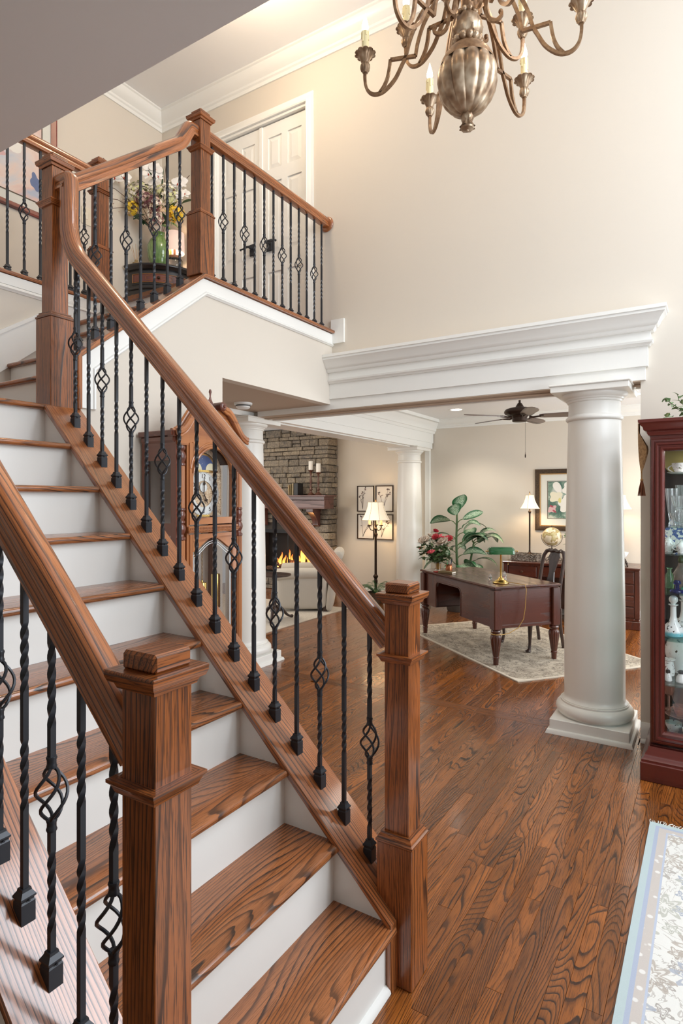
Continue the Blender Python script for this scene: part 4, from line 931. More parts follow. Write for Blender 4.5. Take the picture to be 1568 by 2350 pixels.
# hood: arched dial door, tympanum, swan-neck pediment
m=MB(); arch_panel(m,dx0+.022,dx1-.022,1.48,1.73,.155,1.905,gy0-.004,gy0+.02); m.box((dx0-.004,gy0-.004,1.44),(dx0+.024,gy0+.02,1.90)); m.box((dx1-.024,gy0-.004,1.44),(dx1+.004,gy0+.02,1.90)); m.box((dx0+.024,gy0-.004,1.44),(dx1-.024,gy0+.02,1.478)); hd=part('hood_door',m,CLOCKW,gc,True)
m=MB(); ap=[(dx0+.022+(dx1-dx0-.044)*(.5-.5*math.cos(PI*i/24)),gy0-.008,1.73+.155*max(0,math.sin(PI*(.5-.5*math.cos(PI*i/24))))**.5) for i in range(25)]; m.tube(ap,.008,8); m.tube([(p[0]+(p[0]-gcx)*.10,p[1]+.004,p[2]+.026) for p in ap],.006,8); part('arch_moulding',m,CLOCKW,hd,True)
m=MB(); m.box((dx0+.01,gy0+.006,1.47),(dx1-.01,gy0+.010,1.89),ax=None); part('dial_glass',m,PANE,hd,True)
tym=MB(); tp=[]
TY=[(0,1.90),(0,2.09)]
for i in range(13):
    s=i/12; x=.04+s*.225; zz=2.12-.125*(.5-.5*math.cos(PI*min(1,s*1.15)))-.02*s; tp.append((x,zz))
for sg in (-1,1):
    for i in range(12):
        (xa,za),(xb,zb)=tp[i],tp[i+1]
        lo=lambda x: 1.885
        tym.prism([(gcx+sg*xa,gy0+.002,1.885),(gcx+sg*xb,gy0+.002,1.885),(gcx+sg*xb,gy0+.002,zb),(gcx+sg*xa,gy0+.002,za)],(0,.03,0),1)
tym.prism([(gcx-.04,gy0+.002,1.885),(gcx+.04,gy0+.002,1.885),(gcx+.04,gy0+.002,2.02),(gcx+.02,gy0+.002,2.005),(gcx-.02,gy0+.002,2.005),(gcx-.04,gy0+.002,2.02)],(0,.03,0),1)
part('tympanum',tym,CLOCKW,gc,True)
for sg in (-1,1):
    sw=MB(); path=[(gcx+sg*.283,gy0-.012,1.952),(gcx+sg*.262,gy0-.012,1.955)]
    for i in range(17):
        s=i/16; path.append((gcx+sg*(.255-.165*s), gy0-.012, 1.962+.155*(.5-.5*math.cos(PI*s))**.8))
    path+= [(gcx+sg*.072,gy0-.012,2.128),(gcx+sg*.055,gy0-.012,2.135)]
    pr=[(-.024,0),(.050,0),(.050,.012),(.024,.018),(.004,.026),(-.010,.032),(-.024,.034)]
    sw.tube(path,[.020]*len(path),10,flat=1.0)
    sw.tube([(p[0],p[1]+.05,p[2]+.006) for p in path],[.018]*len(path),8); sw.tube([(p[0],p[1]-.008,p[2]-.022) for p in path],[.008]*len(path),8)
    s_=part('swan_neck',sw,CLOCKW,gc,True)
    ro=MB(); ro.lathe([(0,.01),(.008,.012),(.010,.006),(.014,.006),(.022,.002),(.027,-.004),(.027,-.07),(0,-.07)],n=28,T=Matrix.Translation((gcx+sg*.056,gy0-.03,2.132))@Matrix.Rotation(PI/2,4,'X')); part('rosette',ro,CLOCKD,s_,True)
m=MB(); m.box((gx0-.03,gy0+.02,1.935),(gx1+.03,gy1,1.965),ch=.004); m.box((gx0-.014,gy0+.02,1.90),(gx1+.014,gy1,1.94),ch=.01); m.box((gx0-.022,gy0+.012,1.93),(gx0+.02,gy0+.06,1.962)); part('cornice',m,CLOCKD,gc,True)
m=MB(); m.box((gcx-.026,gy0+.004,2.0),(gcx+.026,gy0+.05,2.065)); m.box((gcx-.036,gy0-.002,2.065),(gcx+.036,gy0+.055,2.085),ch=.004); m.sphere((gcx,gy0+.004,2.03),.014,10,8); m.lathe([(.006,2.085),(.012,2.09),(.006,2.10),(.013,2.13),(.016,2.15),(.008,2.17),(.004,2.19),(.006,2.205),(.009,2.215),(.006,2.228),(0,2.232)],c=(gcx,gy0+.025,0),n=18); part('finial',m,CLOCKD,gc,True)
# dial
dy=gy0+.085
t=NT('chased brass'); g=t.n('ShaderNodeTexCoord').outputs['Object']; n_=t.noise(g,70,4,.7,1.2)
t.set('Base Color',t.ramp(n_,[(.35,srgb(130,96,70)),(.5,srgb(206,176,140)),(.65,srgb(240,226,200))])); t.set('Metallic',.15); t.set('Roughness',.35); t.bump(n_,.6,.004); CHASED=t.mat
dial=MB(); dial.box((gcx-.155,dy,1.485),(gcx+.155,dy+.006,1.735),ax=None); dial.lathe([(0,0),(.155,0)],n=40,a0=0,a1=PI,T=Matrix.Translation((gcx,dy,1.735))@Matrix.Rotation(PI/2,4,'X')); d_=part('dial_plate',dial,CHASED,gc,True)
SILV=mat('silvered dial ring',srgb(214,216,214),.35,.5)
m=MB(); m.lathe([(.078,.004),(.128,.004),(.130,.002),(.130,0)],n=56,T=Matrix.Translation((gcx,dy-.001,1.615))@Matrix.Rotation(PI/2,4,'X')); part('chapter_ring',m,SILV,d_,True)
m=MB(); m.lathe([(0,.004),(.028,.004),(.030,.006)],n=30,T=Matrix.Translation((gcx,dy-.001,1.655))@Matrix.Rotation(PI/2,4,'X')); part('seconds_dial',m,SILV,d_,True)
t=NT('moon disc blue'); g=t.n('ShaderNodeTexCoord').outputs['Object']; v_=t.n('ShaderNodeTexVoronoi',{'Vector':g,'Scale':70.0}).outputs['Distance']; t.set('Base Color',t.mix(t.ramp(v_,[(0,1),(.10,1),(.14,0),(1,0)]),srgb(50,76,128),srgb(226,222,200))); t.set('Roughness',.4)
m=MB(); m.lathe([(0,.004),(.088,.004),(.088,0)],n=36,a0=0,a1=PI,T=Matrix.Translation((gcx,dy-.002,1.757))@Matrix.Rotation(PI/2,4,'X')); part('moon_disc',m,t.mat,d_,True)
m=MB(); 
for sx in (-.058,.058): m.lathe([(0,.006),(.042,.006),(.042,.004)],n=24,a0=0,a1=PI,T=Matrix.Translation((gcx+sx,dy-.002,1.757))@Matrix.Rotation(PI/2,4,'X'))
part('moon_humps',m,mat('cream dial enamel',srgb(222,212,178),.4),d_,True,kind='stuff')
m=MB(); m.lathe([(.088,.004),(.096,.007),(.104,.004)],n=36,a0=0,a1=PI,T=Matrix.Translation((gcx,dy-.002,1.757))@Matrix.Rotation(PI/2,4,'X')); m.box((gcx-.12,dy-.006,1.745),(gcx+.12,dy,1.757),ax=None); m.box((gcx-.05,dy-.006,1.478),(gcx+.05,dy,1.492),ax=None); part('dial_trim',m,BRASS,d_,True)
def numeral(txt, size, m_, parent, M, name):
    cu=bpy.data.curves.new('txt','FONT'); cu.body=txt; cu.size=size; cu.align_x='CENTER'; cu.align_y='CENTER'; cu.extrude=.0006
    o=bpy.data.objects.new('txt',cu); COL.objects.link(o); bpy.context.view_layer.update()
    me=bpy.data.meshes.new_from_object(o.evaluated_get(bpy.context.evaluated_depsgraph_get())); bpy.data.objects.remove(o); bpy.data.curves.remove(cu)
    me.transform(Matrix.Translation(-wloc(parent))@M); me.materials.clear(); me.materials.append(m_); me.name=name
    q=bpy.data.objects.new(name,me); COL.objects.link(q); q.parent=parent; return q
for h_ in range(1,13):
    a=PI/2-2*PI*h_/12; numeral(str(h_),.036,DBRONZE,d_,Matrix.Translation((gcx+.104*math.cos(a),dy-.0062,1.615+.104*math.sin(a)))@Matrix.Rotation(PI/2,4,'X'),'numeral')
m=MB()
for k in range(60):
    a=2*PI*k/60; m.box((-.0008,-.0005,.121),(.0008,.0005,.126),ax=None,T=Matrix.Translation((gcx,dy-.0058,1.615))@Matrix.Rotation(a,4,'Y'))
part('minute_marks',m,DBRONZE,d_,True,kind='stuff')
for nm,L,an,wd in (('minute_hand',.10,3,.005),('hour_hand',.068,152,.007)):
    m=MB(); m.tube([(0,0,-.012),(0,0,L*.5),(0,0,L*.6),(0,0,L*.7),(0,0,L)],[wd*.5,wd*.5,wd*1.6,wd*.6,.0006],6,T=Matrix.Translation((gcx,dy-.010,1.615))@Matrix.Rotation(R(an),4,'Y')); part(nm,m,DBRONZE,d_,True)

# ============================================================ STUDY
DA=R(51.3); DU=(math.cos(DA),math.sin(DA)); DV=(math.sin(DA),-math.cos(DA)); N0=(5.166,1.413)
def uv(u,v): return (N0[0]+u*DU[0]+v*DV[0], N0[1]+u*DU[1]+v*DV[1])
def rugmat(name, base, d1, d2, scale=5.0, edgec=None):
    t=NT(name); g=t.attr().outputs['Vector']; s=t.n('ShaderNodeSeparateXYZ',{0:g}); e=s.outputs[2]
    n1=t.noise(g,scale,4,.65,1.5); n2=t.noise(g,scale*4.5,3,.7,1.0); n3=t.noise(g,scale*1.3,2,.5)
    lines=t.ramp(t.math('ABSOLUTE',t.math('SUBTRACT',t.math('FRACT',t.math('MULTIPLY',n1,7)),.5)),[(0,1),(.10,.9),(.17,0),(1,0)])
    lines=t.math('MULTIPLY',lines,t.ramp(n2,[(0,0),(.43,.1),(.57,1),(1,1)]))
    c=t.mix(t.ramp(n3,[(.35,0),(.65,1)]),base,d1); c=t.mix(t.math('MULTIPLY',t.ramp(n2,[(.4,0),(.75,.5)]),1.0),c,d1); c=t.mix(lines,c,d2)
    if edgec: c=t.mix(t.ramp(e,[(0,1),(.015,1),(.018,0),(1,0)]),c,edgec)
    t.set('Base Color',c); t.set('Roughness',.95); t.bump(t.noise(g,400,2),.4,.004); return t.mat
def flat_rug(name,label,loc,rz,sx,sy,m_,th=.010):
    t=thing(name,label,'rug',loc,rz); m=MB(); n=20; vs=[];gg=[];fs=[]
    for i in range(n+1):
        for j in range(n+1):
            x=-sx/2+sx*i/n; y=-sy/2+sy*j/n; e=min(x+sx/2,sx/2-x,y+sy/2,sy/2-y); vs.append((x,y,th)); gg.append((x,y,e))
    for i in range(n):
        for j in range(n): k=i*(n+1)+j; fs.append((k,k+n+1,k+n+2,k+1))
    m.add(vs,fs,g=gg); part('pile',m,m_,t,smooth=0)
    m=MB(); m.sweep([(-sx/2,-sy/2,0),(sx/2,-sy/2,0),(sx/2,sy/2,0),(-sx/2,sy/2,0)],[(0,0),(.006,.001),(.006,th),(0,th+.001)],up=(0,0,1),closed=True); part('binding',m,mat(name+' binding',srgb(206,196,180),.9),t); return t
c_=uv(1.165,.795)
flat_rug('area_rug','beige and grey distressed floral rug under the desk',(c_[0],c_[1],0),DA,2.33,1.59,rugmat('study rug weave',srgb(206,194,176),srgb(164,152,136),srgb(64,55,48),6.5,srgb(222,212,196)))
# desk (local x along its length, +y towards the stairs)
dk=thing('writing_desk','large dark cherry writing desk with reeded legs standing diagonally on the rug','desk',(*uv(1.22,.445),.010),DA)
LX,LY=.72,.335
m=MB(); m.box((-LX-.05,-LY-.05,.722),(LX+.05,LY+.05,.745),ch=.010); m.box((-LX-.03,-LY-.03,.708),(LX+.03,LY+.03,.722),ch=.005); part('top',m,CHERRY,dk)
for sx in (-1,1):
    for sy in (-1,1):
        m=MB(); m.box((sx*LX-.045,sy*LY-.045,.335),(sx*LX+.045,sy*LY+.045,.708),ch=.008); 
        pf=[(.020,0),(.024,.002),(.027,.055),(.031,.060),(.031,.072),(.026,.078),(.030,.10),(.040,.17),(.047,.23),(.050,.262),(.046,.282),(.034,.294),(.034,.302),(.044,.308),(.047,.318),(.042,.330),(.03,.336)]
        m.lathe(pf,n=64,fl=lambda r,z,a: r*(1+(.055*math.cos(14*a) if .085<z<.275 else 0)),T=Matrix.Translation((sx*LX,sy*LY,0))); part('leg',m,CHERRY,dk)
# long front with kneehole (rounded top corners), ends, back
m=MB(); y0_,y1_=LY-.02,LY+.012; kx0,kx1=-.10,.44; kz=.64
m.box((-LX+.03,y0_,.345),(kx0,y1_,.708)); m.box((kx1,y0_,.345),(LX-.03,y1_,.708)); m.box((kx0,y0_,kz),(kx1,y1_,.708))
rc=.06
for cx_,sg in ((kx0,1),(kx1,-1)):
    P_=[(cx_,y0_,kz)]+[(cx_+sg*rc*(1-math.cos(a)),y0_,kz-rc+rc*math.sin(a)) for a in [i*PI/2/8 for i in range(9)]]
    m.prism(P_,(0,y1_-y0_,0),1)
m.tube([(kx0,y1_,.35),(kx0,y1_,kz-rc)]+[(kx0+rc*(1-math.cos(i*PI/16)),y1_,kz-rc+rc*math.sin(i*PI/16)) for i in range(1,9)]+[(kx1-rc*(1-math.cos(i*PI/16)),y1_,kz-rc+rc*math.sin(i*PI/16)) for i in range(8,-1,-1)]+[(kx1,y1_,.35)],.007,6)
part('front_panel',m,CHERRY,dk)
for sx in (-1,1):
    m=MB(); m.box((sx*(LX-.02),-LY+.03,.345),(sx*(LX+.012),LY-.03,.708)); m.box((sx*(LX+.010),-LY+.04,.343),(sx*(LX+.022),LY-.04,.375),ch=.004); part('end_panel',m,CHERRY,dk)
m=MB(); m.box((-LX+.02,-LY-.005,.345),(kx0,-LY+.02,.708)); m.box((kx1,-LY-.005,.345),(LX-.02,-LY+.02,.708)); m.box((kx0-.02,-LY,.345),(kx0,LY-.01,.708)); m.box((kx1,-LY,.345),(kx1+.02,LY-.01,.708)); m.box((-LX,-LY,.345),(kx0,LY,.36)); m.box((kx1,-LY,.345),(LX,LY,.36)); m.box((kx0,-.05,.40),(kx1,-.03,.708)); part('pedestals',m,CHERRY,dk)
# things on the desk
def ondesk(x,y,z=.755): return (*[uv(1.22,.445)[i]+x*DU[i]-y*DV[i] for i in (0,1)], z)
bl=thing('bankers_lamp','brass desk lamp with a green glass shade on the front desk corner','lamp',ondesk(-.545,.16),R(-58))
m=MB(); m.lathe([(0,0),(.075,0),(.080,.006),(.078,.012),(.060,.020),(.052,.030),(.034,.036),(.028,.050),(.016,.056),(.012,.066),(0,.068)],n=40); part('base',m,BRASS,bl)
m=MB(); m.lathe([(.0085,.06),(.0085,.30),(.012,.305),(.012,.315),(.006,.32),(0,.32)],n=16); m.tube([(-.15,-.035,.318),(.15,-.035,.318)],.004,8); m.sphere((-.153,-.035,.318),.007,10,8); m.sphere((.153,-.035,.318),.007,10,8); m.tube([(0,0,.31),(0,-.035,.318)],.006,8); part('stem',m,BRASS,bl)
m=MB(); t_=[(-.055,.285),(-.057,.30),(-.050,.332),(-.030,.352),(.0,.358),(.028,.350),(.050,.325),(.058,.285)]
xs_=[(-.132,.55),(-.128,.75),(-.118,.92),(-.10,1.0),(.10,1.0),(.118,.92),(.128,.75),(.132,.55)]
vs=[];fs=[]
for x,k in xs_:
    for y,z in t_: vs.append((x,y*k,.285+(z-.285)*k))
nt_=len(t_)
for i in range(len(xs_)-1):
    for j in range(nt_-1): fs.append((i*nt_+j,(i+1)*nt_+j,(i+1)*nt_+j+1,i*nt_+j+1))
fs+= [tuple(range(nt_)),tuple(range((len(xs_)-1)*nt_,len(xs_)*nt_))[::-1]]
m.add(vs,fs); part('shade',m,mat('green cased glass',srgb(6,92,44),.08,coat=.8),bl,smooth=60)
m=MB(); m.tube([(.07,.0,.285),(.071,.0,.235),(.071,.0,.19)],.0012,5); m.sphere((.071,0,.186),.005,8,6); part('pull_chain',m,BRASS,bl)
cd=MB(); q0=Vector(ondesk(-.60,.08,.762)); q1=Vector(ondesk(-.79,.02,.758)); loc0=Vector(ondesk(-.545,.16))
cpts=[Vector(ondesk(-.60,.10,.768)),Vector(ondesk(-.70,.07,.766)),Vector(ondesk(-.782,.05,.764)),Vector(ondesk(-.793,.045,.72)),Vector(ondesk(-.79,.055,.55)),Vector(ondesk(-.79,.075,.44)),Vector(ondesk(-.785,.13,.36)),Vector(ondesk(-.765,.22,.31)),Vector(ondesk(-.775,.30,.305)),Vector(ondesk(-.775,.37,.308)),Vector(ondesk(-.72,.39,.306)),Vector(ondesk(-.665,.35,.31))]
cd.tube(cpts,.0035,6); solo('lamp_cord','gold cord hanging from the desk lamp down the desk end','cord',cd,mat('gold cord',srgb(190,150,80),.5))
vz=thing('flower_vase','clear glass flower vase half filled with amber water on the far desk corner','vase',ondesk(.50,.285)); m=MB(); m.lathe([(0,0),(.034,0),(.036,.006),(.033,.03),(.036,.10),(.050,.19),(.053,.20),(.048,.19),(.033,.10),(.029,.03),(.0,.02)],n=32,fl=lambda r,z,a:r*(1+.02*math.cos(8*a))); part('glass',m,GLASS,vz)
m=MB(); m.lathe([(0,.021),(.0285,.03),(.030,.07),(.0315,.095),(0,.095)],n=24); part('water',m,mat('amber water',srgb(214,160,50),.05,trans=.6),vz)
PET={'pink':mat('pink petal',srgb(226,96,104),.6),'white':mat('cream petal',srgb(238,224,208),.6),'red':mat('crimson petal',srgb(176,30,50),.6),'ivory':mat('ivory petal',srgb(240,232,216),.6),'yellow':mat('yellow petal',srgb(232,194,60),.6),'green':mat('lime hydrangea petal',srgb(206,206,150),.65),'plum':mat('plum petal',srgb(116,70,76),.65),'dusty':mat('dusty rose petal',srgb(206,176,164),.65),'orchid':mat('orchid white petal',srgb(244,240,234),.55),'throat':mat('orchid throat',srgb(176,60,30),.6)}
LEAFM=leafmat('bouquet leaf',srgb(52,78,46),srgb(92,112,66)); LEAFD=leafmat('dark strap leaf',srgb(30,60,40),srgb(58,92,58))
petal_shape=lambda q: max(.05,math.sin(PI*min(1,.12+q*.86))**.7)
def rose(t,p,r,m_,rg,layers=3,name='blossom'):
    mm=MB(); tilt=Matrix.Translation(Vector(p))@Matrix.Rotation(rg.uniform(0,6.3),4,'Z')@Matrix.Rotation(rg.uniform(.2,.9),4,'Y')
    for L in range(layers):
        n=5+2*L; op=(.25,.75,1.15,1.4)[L]
        for k in range(n): mm.leaf(r*(.62+.16*L),r*.85,tilt@Matrix.Rotation(2*PI*k/n+L,4,'Z')@Matrix.Rotation(-(PI/2-op),4,'Y'),bend=-.5,nseg=3,fold=.25,shape=petal_shape)
    return part(name,mm,m_,t)
def twig_leaves(t,p0,p1,n,L,W,m_,rg,r=.0016):
    mm=MB(); a=Vector(p0); b_=Vector(p1); mid=(a+b_)/2+Vector((rg.uniform(-.02,.02),rg.uniform(-.02,.02),.02)); pts=[a,a.lerp(mid,.5),mid,mid.lerp(b_,.5),b_]; mm.tube(pts,r,5); part('stem',mm,GST,t)
    for k in range(n):
        u=.35+.65*k/max(1,n-1); p=a.lerp(b_,u); lm=MB(); lm.leaf(L*rg.uniform(.7,1.2),W*rg.uniform(.8,1.1),TR(p.x,p.y,p.z,rx=rg.uniform(-.6,.6),ry=rg.uniform(-.7,.5),rz=rg.uniform(0,6.3)),bend=rg.uniform(.2,.9)); part('leaf',lm,m_,t)
rg=random.Random(12)
bq=thing('rose_bouquet','pink and cream rose bouquet in the glass vase on the desk','flowers',ondesk(.50,.285,.80))
RV=Vector((math.sin(TH),-math.cos(TH),0)); FV=Vector((math.cos(TH),math.sin(TH),0))
def bv(r_,u_,d_=0): return RV*r_+FV*d_+Vector((0,0,u_))
for r_,u_,d_,rad,cn in ((-.16,.30,-.05,.060,'white'),(.045,.28,-.09,.066,'white'),(-.035,.345,-.06,.040,'pink'),(.02,.345,-.02,.036,'pink'),(.055,.33,.0,.03,'pink'),(.115,.325,-.05,.042,'pink'),(-.09,.17,-.09,.045,'pink'),(.015,.20,-.10,.022,'white'),(-.03,.41,0,.030,'red'),(-.205,.225,-.03,.018,'pink'),(-.10,.36,.02,.03,'white'),(-.19,.31,.03,.03,'dusty'),(.09,.24,.03,.03,'dusty')):
    p=bv(r_,u_,d_); rose(bq,p,rad*1.45,PET[cn],rg); twig_leaves(bq,bv(rg.uniform(-.012,.012),.0,0),p-Vector((0,0,rad*.3)),6,.085,.045,LEAFM,rg)
for k in range(24):
    p=bv(rg.uniform(-.2,.14),rg.uniform(.10,.36),rg.uniform(-.08,.08)); twig_leaves(bq,bv(rg.uniform(-.012,.012),.02,0),p,6,.085,.045,LEAFM,rg)
pc=thing('pen_cup','copper pen cup holding pens beside the glass vase','cup',ondesk(.475,.16)); m=MB(); m.lathe([(0,0),(.034,0),(.038,.01),(.038,.055),(.033,.065),(.037,.08),(.034,.08),(.030,.065),(.034,.02),(0,.01)],n=28); part('cup',m,mat('copper',srgb(186,120,84),.28,.8),pc)
for k,(cn,ax_,ay) in enumerate(((srgb(30,32,36),.018,.01),(srgb(40,150,90),-.02,.006),(srgb(200,90,40),-.008,.012),(srgb(24,24,28),.02,-.012),(srgb(200,196,190),-.012,-.014),(srgb(30,40,70),.006,-.02))):
    m=MB(); m.tube([(ax_*.5,ay*.5,.012),(ax_*1.6,ay*1.6,.115+.008*(k%3))],.0042,8); m.sphere((ax_*1.65,ay*1.65,.118+.008*(k%3)),.0055,8,6); part('pen',m,mat('pen barrel',cn,.3),pc)
def book(label,loc,rz,w,d,h,cover,name='book',upright=False,group=None):
    t=thing(name,label,'book',loc,rz,group); pg=MB(); cv=MB()
    pg.box((-w/2+.004,-d/2+.006,.003),(w/2-.004,d/2-.004,h-.003),ax=None); cv.box((-w/2,-d/2,0),(w/2,d/2,.003),ax=None); cv.box((-w/2,-d/2,h-.003),(w/2,d/2,h),ax=None); cv.box((-w/2,d/2-.004,0),(w/2,d/2,h),ax=None)
    for m_,mm,nm in ((mat('paper',srgb(236,232,222),.8),pg,'pages'),(cover,cv,'cover')):
        o=part(nm,mm,m_,t,smooth=0)
        if upright: o.rotation_euler=(0,-PI/2,0); o.location=(h/2,0,w/2)
    return t
bk_=book('olive covered book with white page edges lying at the desk edge',ondesk(.33,.265,.7555),DA+R(35),.17,.115,.020,mat('olive cover',srgb(122,102,66),.5))
book('thin red covered notebook partly under the pen cup edge',ondesk(.43,.315,.7555),DA+R(28),.10,.07,.010,mat('red cover',srgb(190,60,50),.5),name='notebook')
for nm,x,y,s,lb in (('crystal_ornament',-.40,.02,1.0,'small clear crystal figurine right of the desk lamp base'),('crystal_ornament',-.33,.14,.75,'tiny clear crystal figurine behind the desk lamp stem')):
    m=MB(); m.lathe([(0,0),(.022*s,0),(.026*s,.012*s),(.020*s,.02*s),(.030*s,.045*s),(.016*s,.062*s),(.0,.066*s)],n=7); m.lathe([(0,.055*s),(.014*s,.066*s),(.009*s,.086*s),(0,.09*s)],c=(.014*s,0,0),n=6); m.lathe([(0,.045*s),(.010*s,.062*s),(0,.085*s)],c=(-.018*s,0,0),n=5); solo(nm,lb,'ornament',m,CRYST,ondesk(x,y,.756),0,smooth=0)
# side chair behind the desk, facing it
ch_=thing('desk_chair','dark wooden chair with a pierced splat back tucked behind the desk','chair',(*uv(1.01,.92),.010),DA)
m=MB(); m.prism([(-.20,-.19,.43),(.20,-.19,.43),(.25,.22,.43),(-.25,.22,.43)],(0,0,.035),1); part('seat',m,mat('dark seat cloth',srgb(70,62,54),.8),ch_)
m=MB(); m.prism([(-.205,-.20,.37),(.205,-.20,.37),(.255,.225,.37),(-.255,.225,.37)],(0,0,.06),1); part('seat_rail',m,DARKW,ch_)
for sx in (-1,1):
    m=MB(); m.tube([(sx*.24,.215,.40),(sx*.25,.225,.34),(sx*.235,.215,.22),(sx*.225,.21,.10),(sx*.23,.22,.035),(sx*.235,.235,.012)],[.028,.030,.022,.015,.016,.024],10); m.sphere((sx*.235,.238,.016),.026,12,8,(1,1.2,.6)); part('leg',m,DARKW,ch_)
    m=MB(); m.tube([(sx*.195,-.19,.42),(sx*.195,-.195,.25),(sx*.20,-.235,.0)],[.022,.019,.017],6); part('leg',m,DARKW,ch_)
    m=MB(); m.tube([(sx*.185,-.19,.42),(sx*.165,-.205,.55),(sx*.17,-.225,.70),(sx*.170,-.255,.86),(sx*.165,-.275,.95),(sx*.135,-.29,1.0),(sx*.09,-.292,1.01)],[.020,.019,.018,.019,.020,.020,.018],8); part('back_post',m,DARKW,ch_)
m=MB(); m.tube([(-.14,-.29,.995),(-.09,-.292,1.012),(-.045,-.292,1.0),(0,-.292,1.014),(.045,-.292,1.0),(.09,-.292,1.012),(.14,-.29,.995)],[.018,.022,.019,.023,.019,.022,.018],8); part('crest_rail',m,DARKW,ch_)
m=MB(); sp_=[(.045,.46),(.05,.52),(.075,.60),(.05,.70),(.038,.78),(.07,.90),(.085,.95),(.06,1.0)]
for (wa,za),(wb,zb) in zip(sp_[:-1],sp_[1:]):
    ya=-.195-.10*((za-.45)/.55)**1.3; yb=-.195-.10*((zb-.45)/.55)**1.3
    m.add([(-wa,ya-.007,za),(wa,ya-.007,za),(wb,yb-.007,zb),(-wb,yb-.007,zb),(-wa,ya+.007,za),(wa,ya+.007,za),(wb,yb+.007,zb),(-wb,yb+.007,zb)],[(0,1,2,3),(7,6,5,4),(1,5,6,2),(4,0,3,7)],(0,0,1))
part('splat',m,DARKW,ch_)
# credenza along the far wall
cr=thing('credenza','cherry credenza desk with drawers against the study back wall','desk',(8.24,1.55,0))
cY0,cY1=.735,2.365
m=MB(); m.box((7.925,cY0-.02,.728),(8.535,cY1+.02,.752),ch=.006); m.box((7.945,cY0-.008,.712),(8.535,cY1+.008,.728),ch=.004); part('top',m,CHERRY,cr,True)
for a,b_ in ((cY0,1.28),(1.885,cY1)):
    m=MB(); m.box((7.965,a,.0),(8.53,b_,.712)); m.box((7.945,a-.012,.0),(8.53,b_+.012,.10),ch=.005); m.box((7.955,a-.004,.10),(8.53,b_+.004,.13),ch=.008)
    for yy in (a+.02,b_-.02): m.box((7.952,yy-.028,.13),(7.966,yy+.028,.712),ch=.004)
    part('pedestal',m,CHERRY,cr,True)
    for zz0,zz1 in ((.555,.695),(.415,.545),(.28,.405),(.145,.27)):
        m=MB(); m.box((7.950,a+.055,zz0),(7.968,b_-.055,zz1),ch=.006); dr=part('drawer',m,CHERRY,cr,True)
        m=MB(); m.lathe([(0,.03),(.014,.028),(.018,.02),(.012,.010),(.010,0)],n=16,T=Matrix.Translation((7.950,(a+b_)/2,(zz0+zz1)/2))@Matrix.Rotation(-PI/2,4,'Y')); part('knob',m,mat('dark knob',srgb(90,60,46),.3,.4),dr,True)
m=MB(); m.box((7.955,1.28,.57),(7.975,1.885,.70),ch=.004); dr=part('drawer',m,CHERRY,cr,True); m=MB(); m.lathe([(0,.03),(.014,.028),(.018,.02),(.012,.010),(.010,0)],n=16,T=Matrix.Translation((7.955,1.58,.635))@Matrix.Rotation(-PI/2,4,'Y')); part('knob',m,DBRONZE,dr,True)
m=MB(); m.box((8.40,1.28,.10),(8.42,1.885,.712)); part('back_panel',m,CHERRY,cr,True)
# buffet lamps
def shade_mat(name,col,e,es):
    t=NT(name); g=t.n('ShaderNodeTexCoord').outputs['Object']; t.set('Base Color',(*col,1)); t.set('Roughness',.8); t.set('Emission Color',(*e,1)); t.set('Emission Strength',es); return t.mat
SHADE=shade_mat('lit cream lampshade',srgb(246,238,220),(1,.86,.66),.5)
def bell(r0,r1,z0,z1,p=1.6,n=7): return [(r0+(r1-r0)*(i/n)**(1/p if r0>r1 else p), z0+(z1-z0)*i/n) for i in range(n+1)]
def bell_shade(t,rb,rt,z0,z1,panels=6,mat_=None):
    m=MB(); pr=[(rt+(rb-rt)*((1-i/8)**1.7),z0+(z1-z0)*i/8) for i in range(9)]
    m.lathe(pr+[(r-.003,z) for r,z in pr[::-1]],n=panels*6,fl=lambda r,z,a:r*(1-.035*abs(math.sin(panels*a/2)))); s_=part('shade',m,mat_ or SHADE,t)
    m=MB()
    for k in range(panels):
        a=2*PI*k/panels; m.tube([((r+.0015)*math.cos(a),(r+.0015)*math.sin(a),z) for r,z in pr],.0022,5)
    for r,z in (pr[0],pr[-1]): m.tube([(r*math.cos(2*PI*j/24),r*math.sin(2*PI*j/24),z) for j in range(24)],.0026,5,closed=True)
    part('shade_trim',m,mat('shade braid',srgb(196,180,150),.8),s_); return s_
def buffet_lamp(x,y,label):
    t=thing('buffet_lamp',label,'lamp',(x,y,.753)); m=MB(); m.lathe([(0,0),(.038,0),(.040,.012),(.026,.03),(.026,.055),(.046,.075),(.048,.085),(.026,.095),(.014,.110),(.013,.13)],n=24); part('base',m,DBRONZE,t)
    m=MB(); m.lathe([(.011,.12),(.011,.63),(.014,.635),(.022,.665),(.016,.67),(.008,.675),(.008,.72)],n=14)
    for k in range(6): m.leaf(.04,.018,TR(0,0,.655,ry=-.9,rz=k*PI/3),bend=1.6,nseg=4)
    part('stem',m,DBRONZE,t); bell_shade(t,.132,.055,.70,.885); m=MB(); m.lathe([(.004,.88),(.004,.90),(.012,.905),(.006,.915),(0,.917)],n=12)
    for k in range(5): m.leaf(.035,.012,TR(0,0,.905,ry=-1.25,rz=k*2*PI/5),bend=.5,nseg=3)
    part('finial',m,BRONZE,t); point('lamp_bulb',(x,y,.753+.775),3.8,(1,.72,.42),.03); return t
buffet_lamp(8.25,2.103,'slender bronze buffet lamp with a bell shade left of the study picture')
buffet_lamp(8.25,.969,'slender bronze buffet lamp half hidden by the big column on the right')
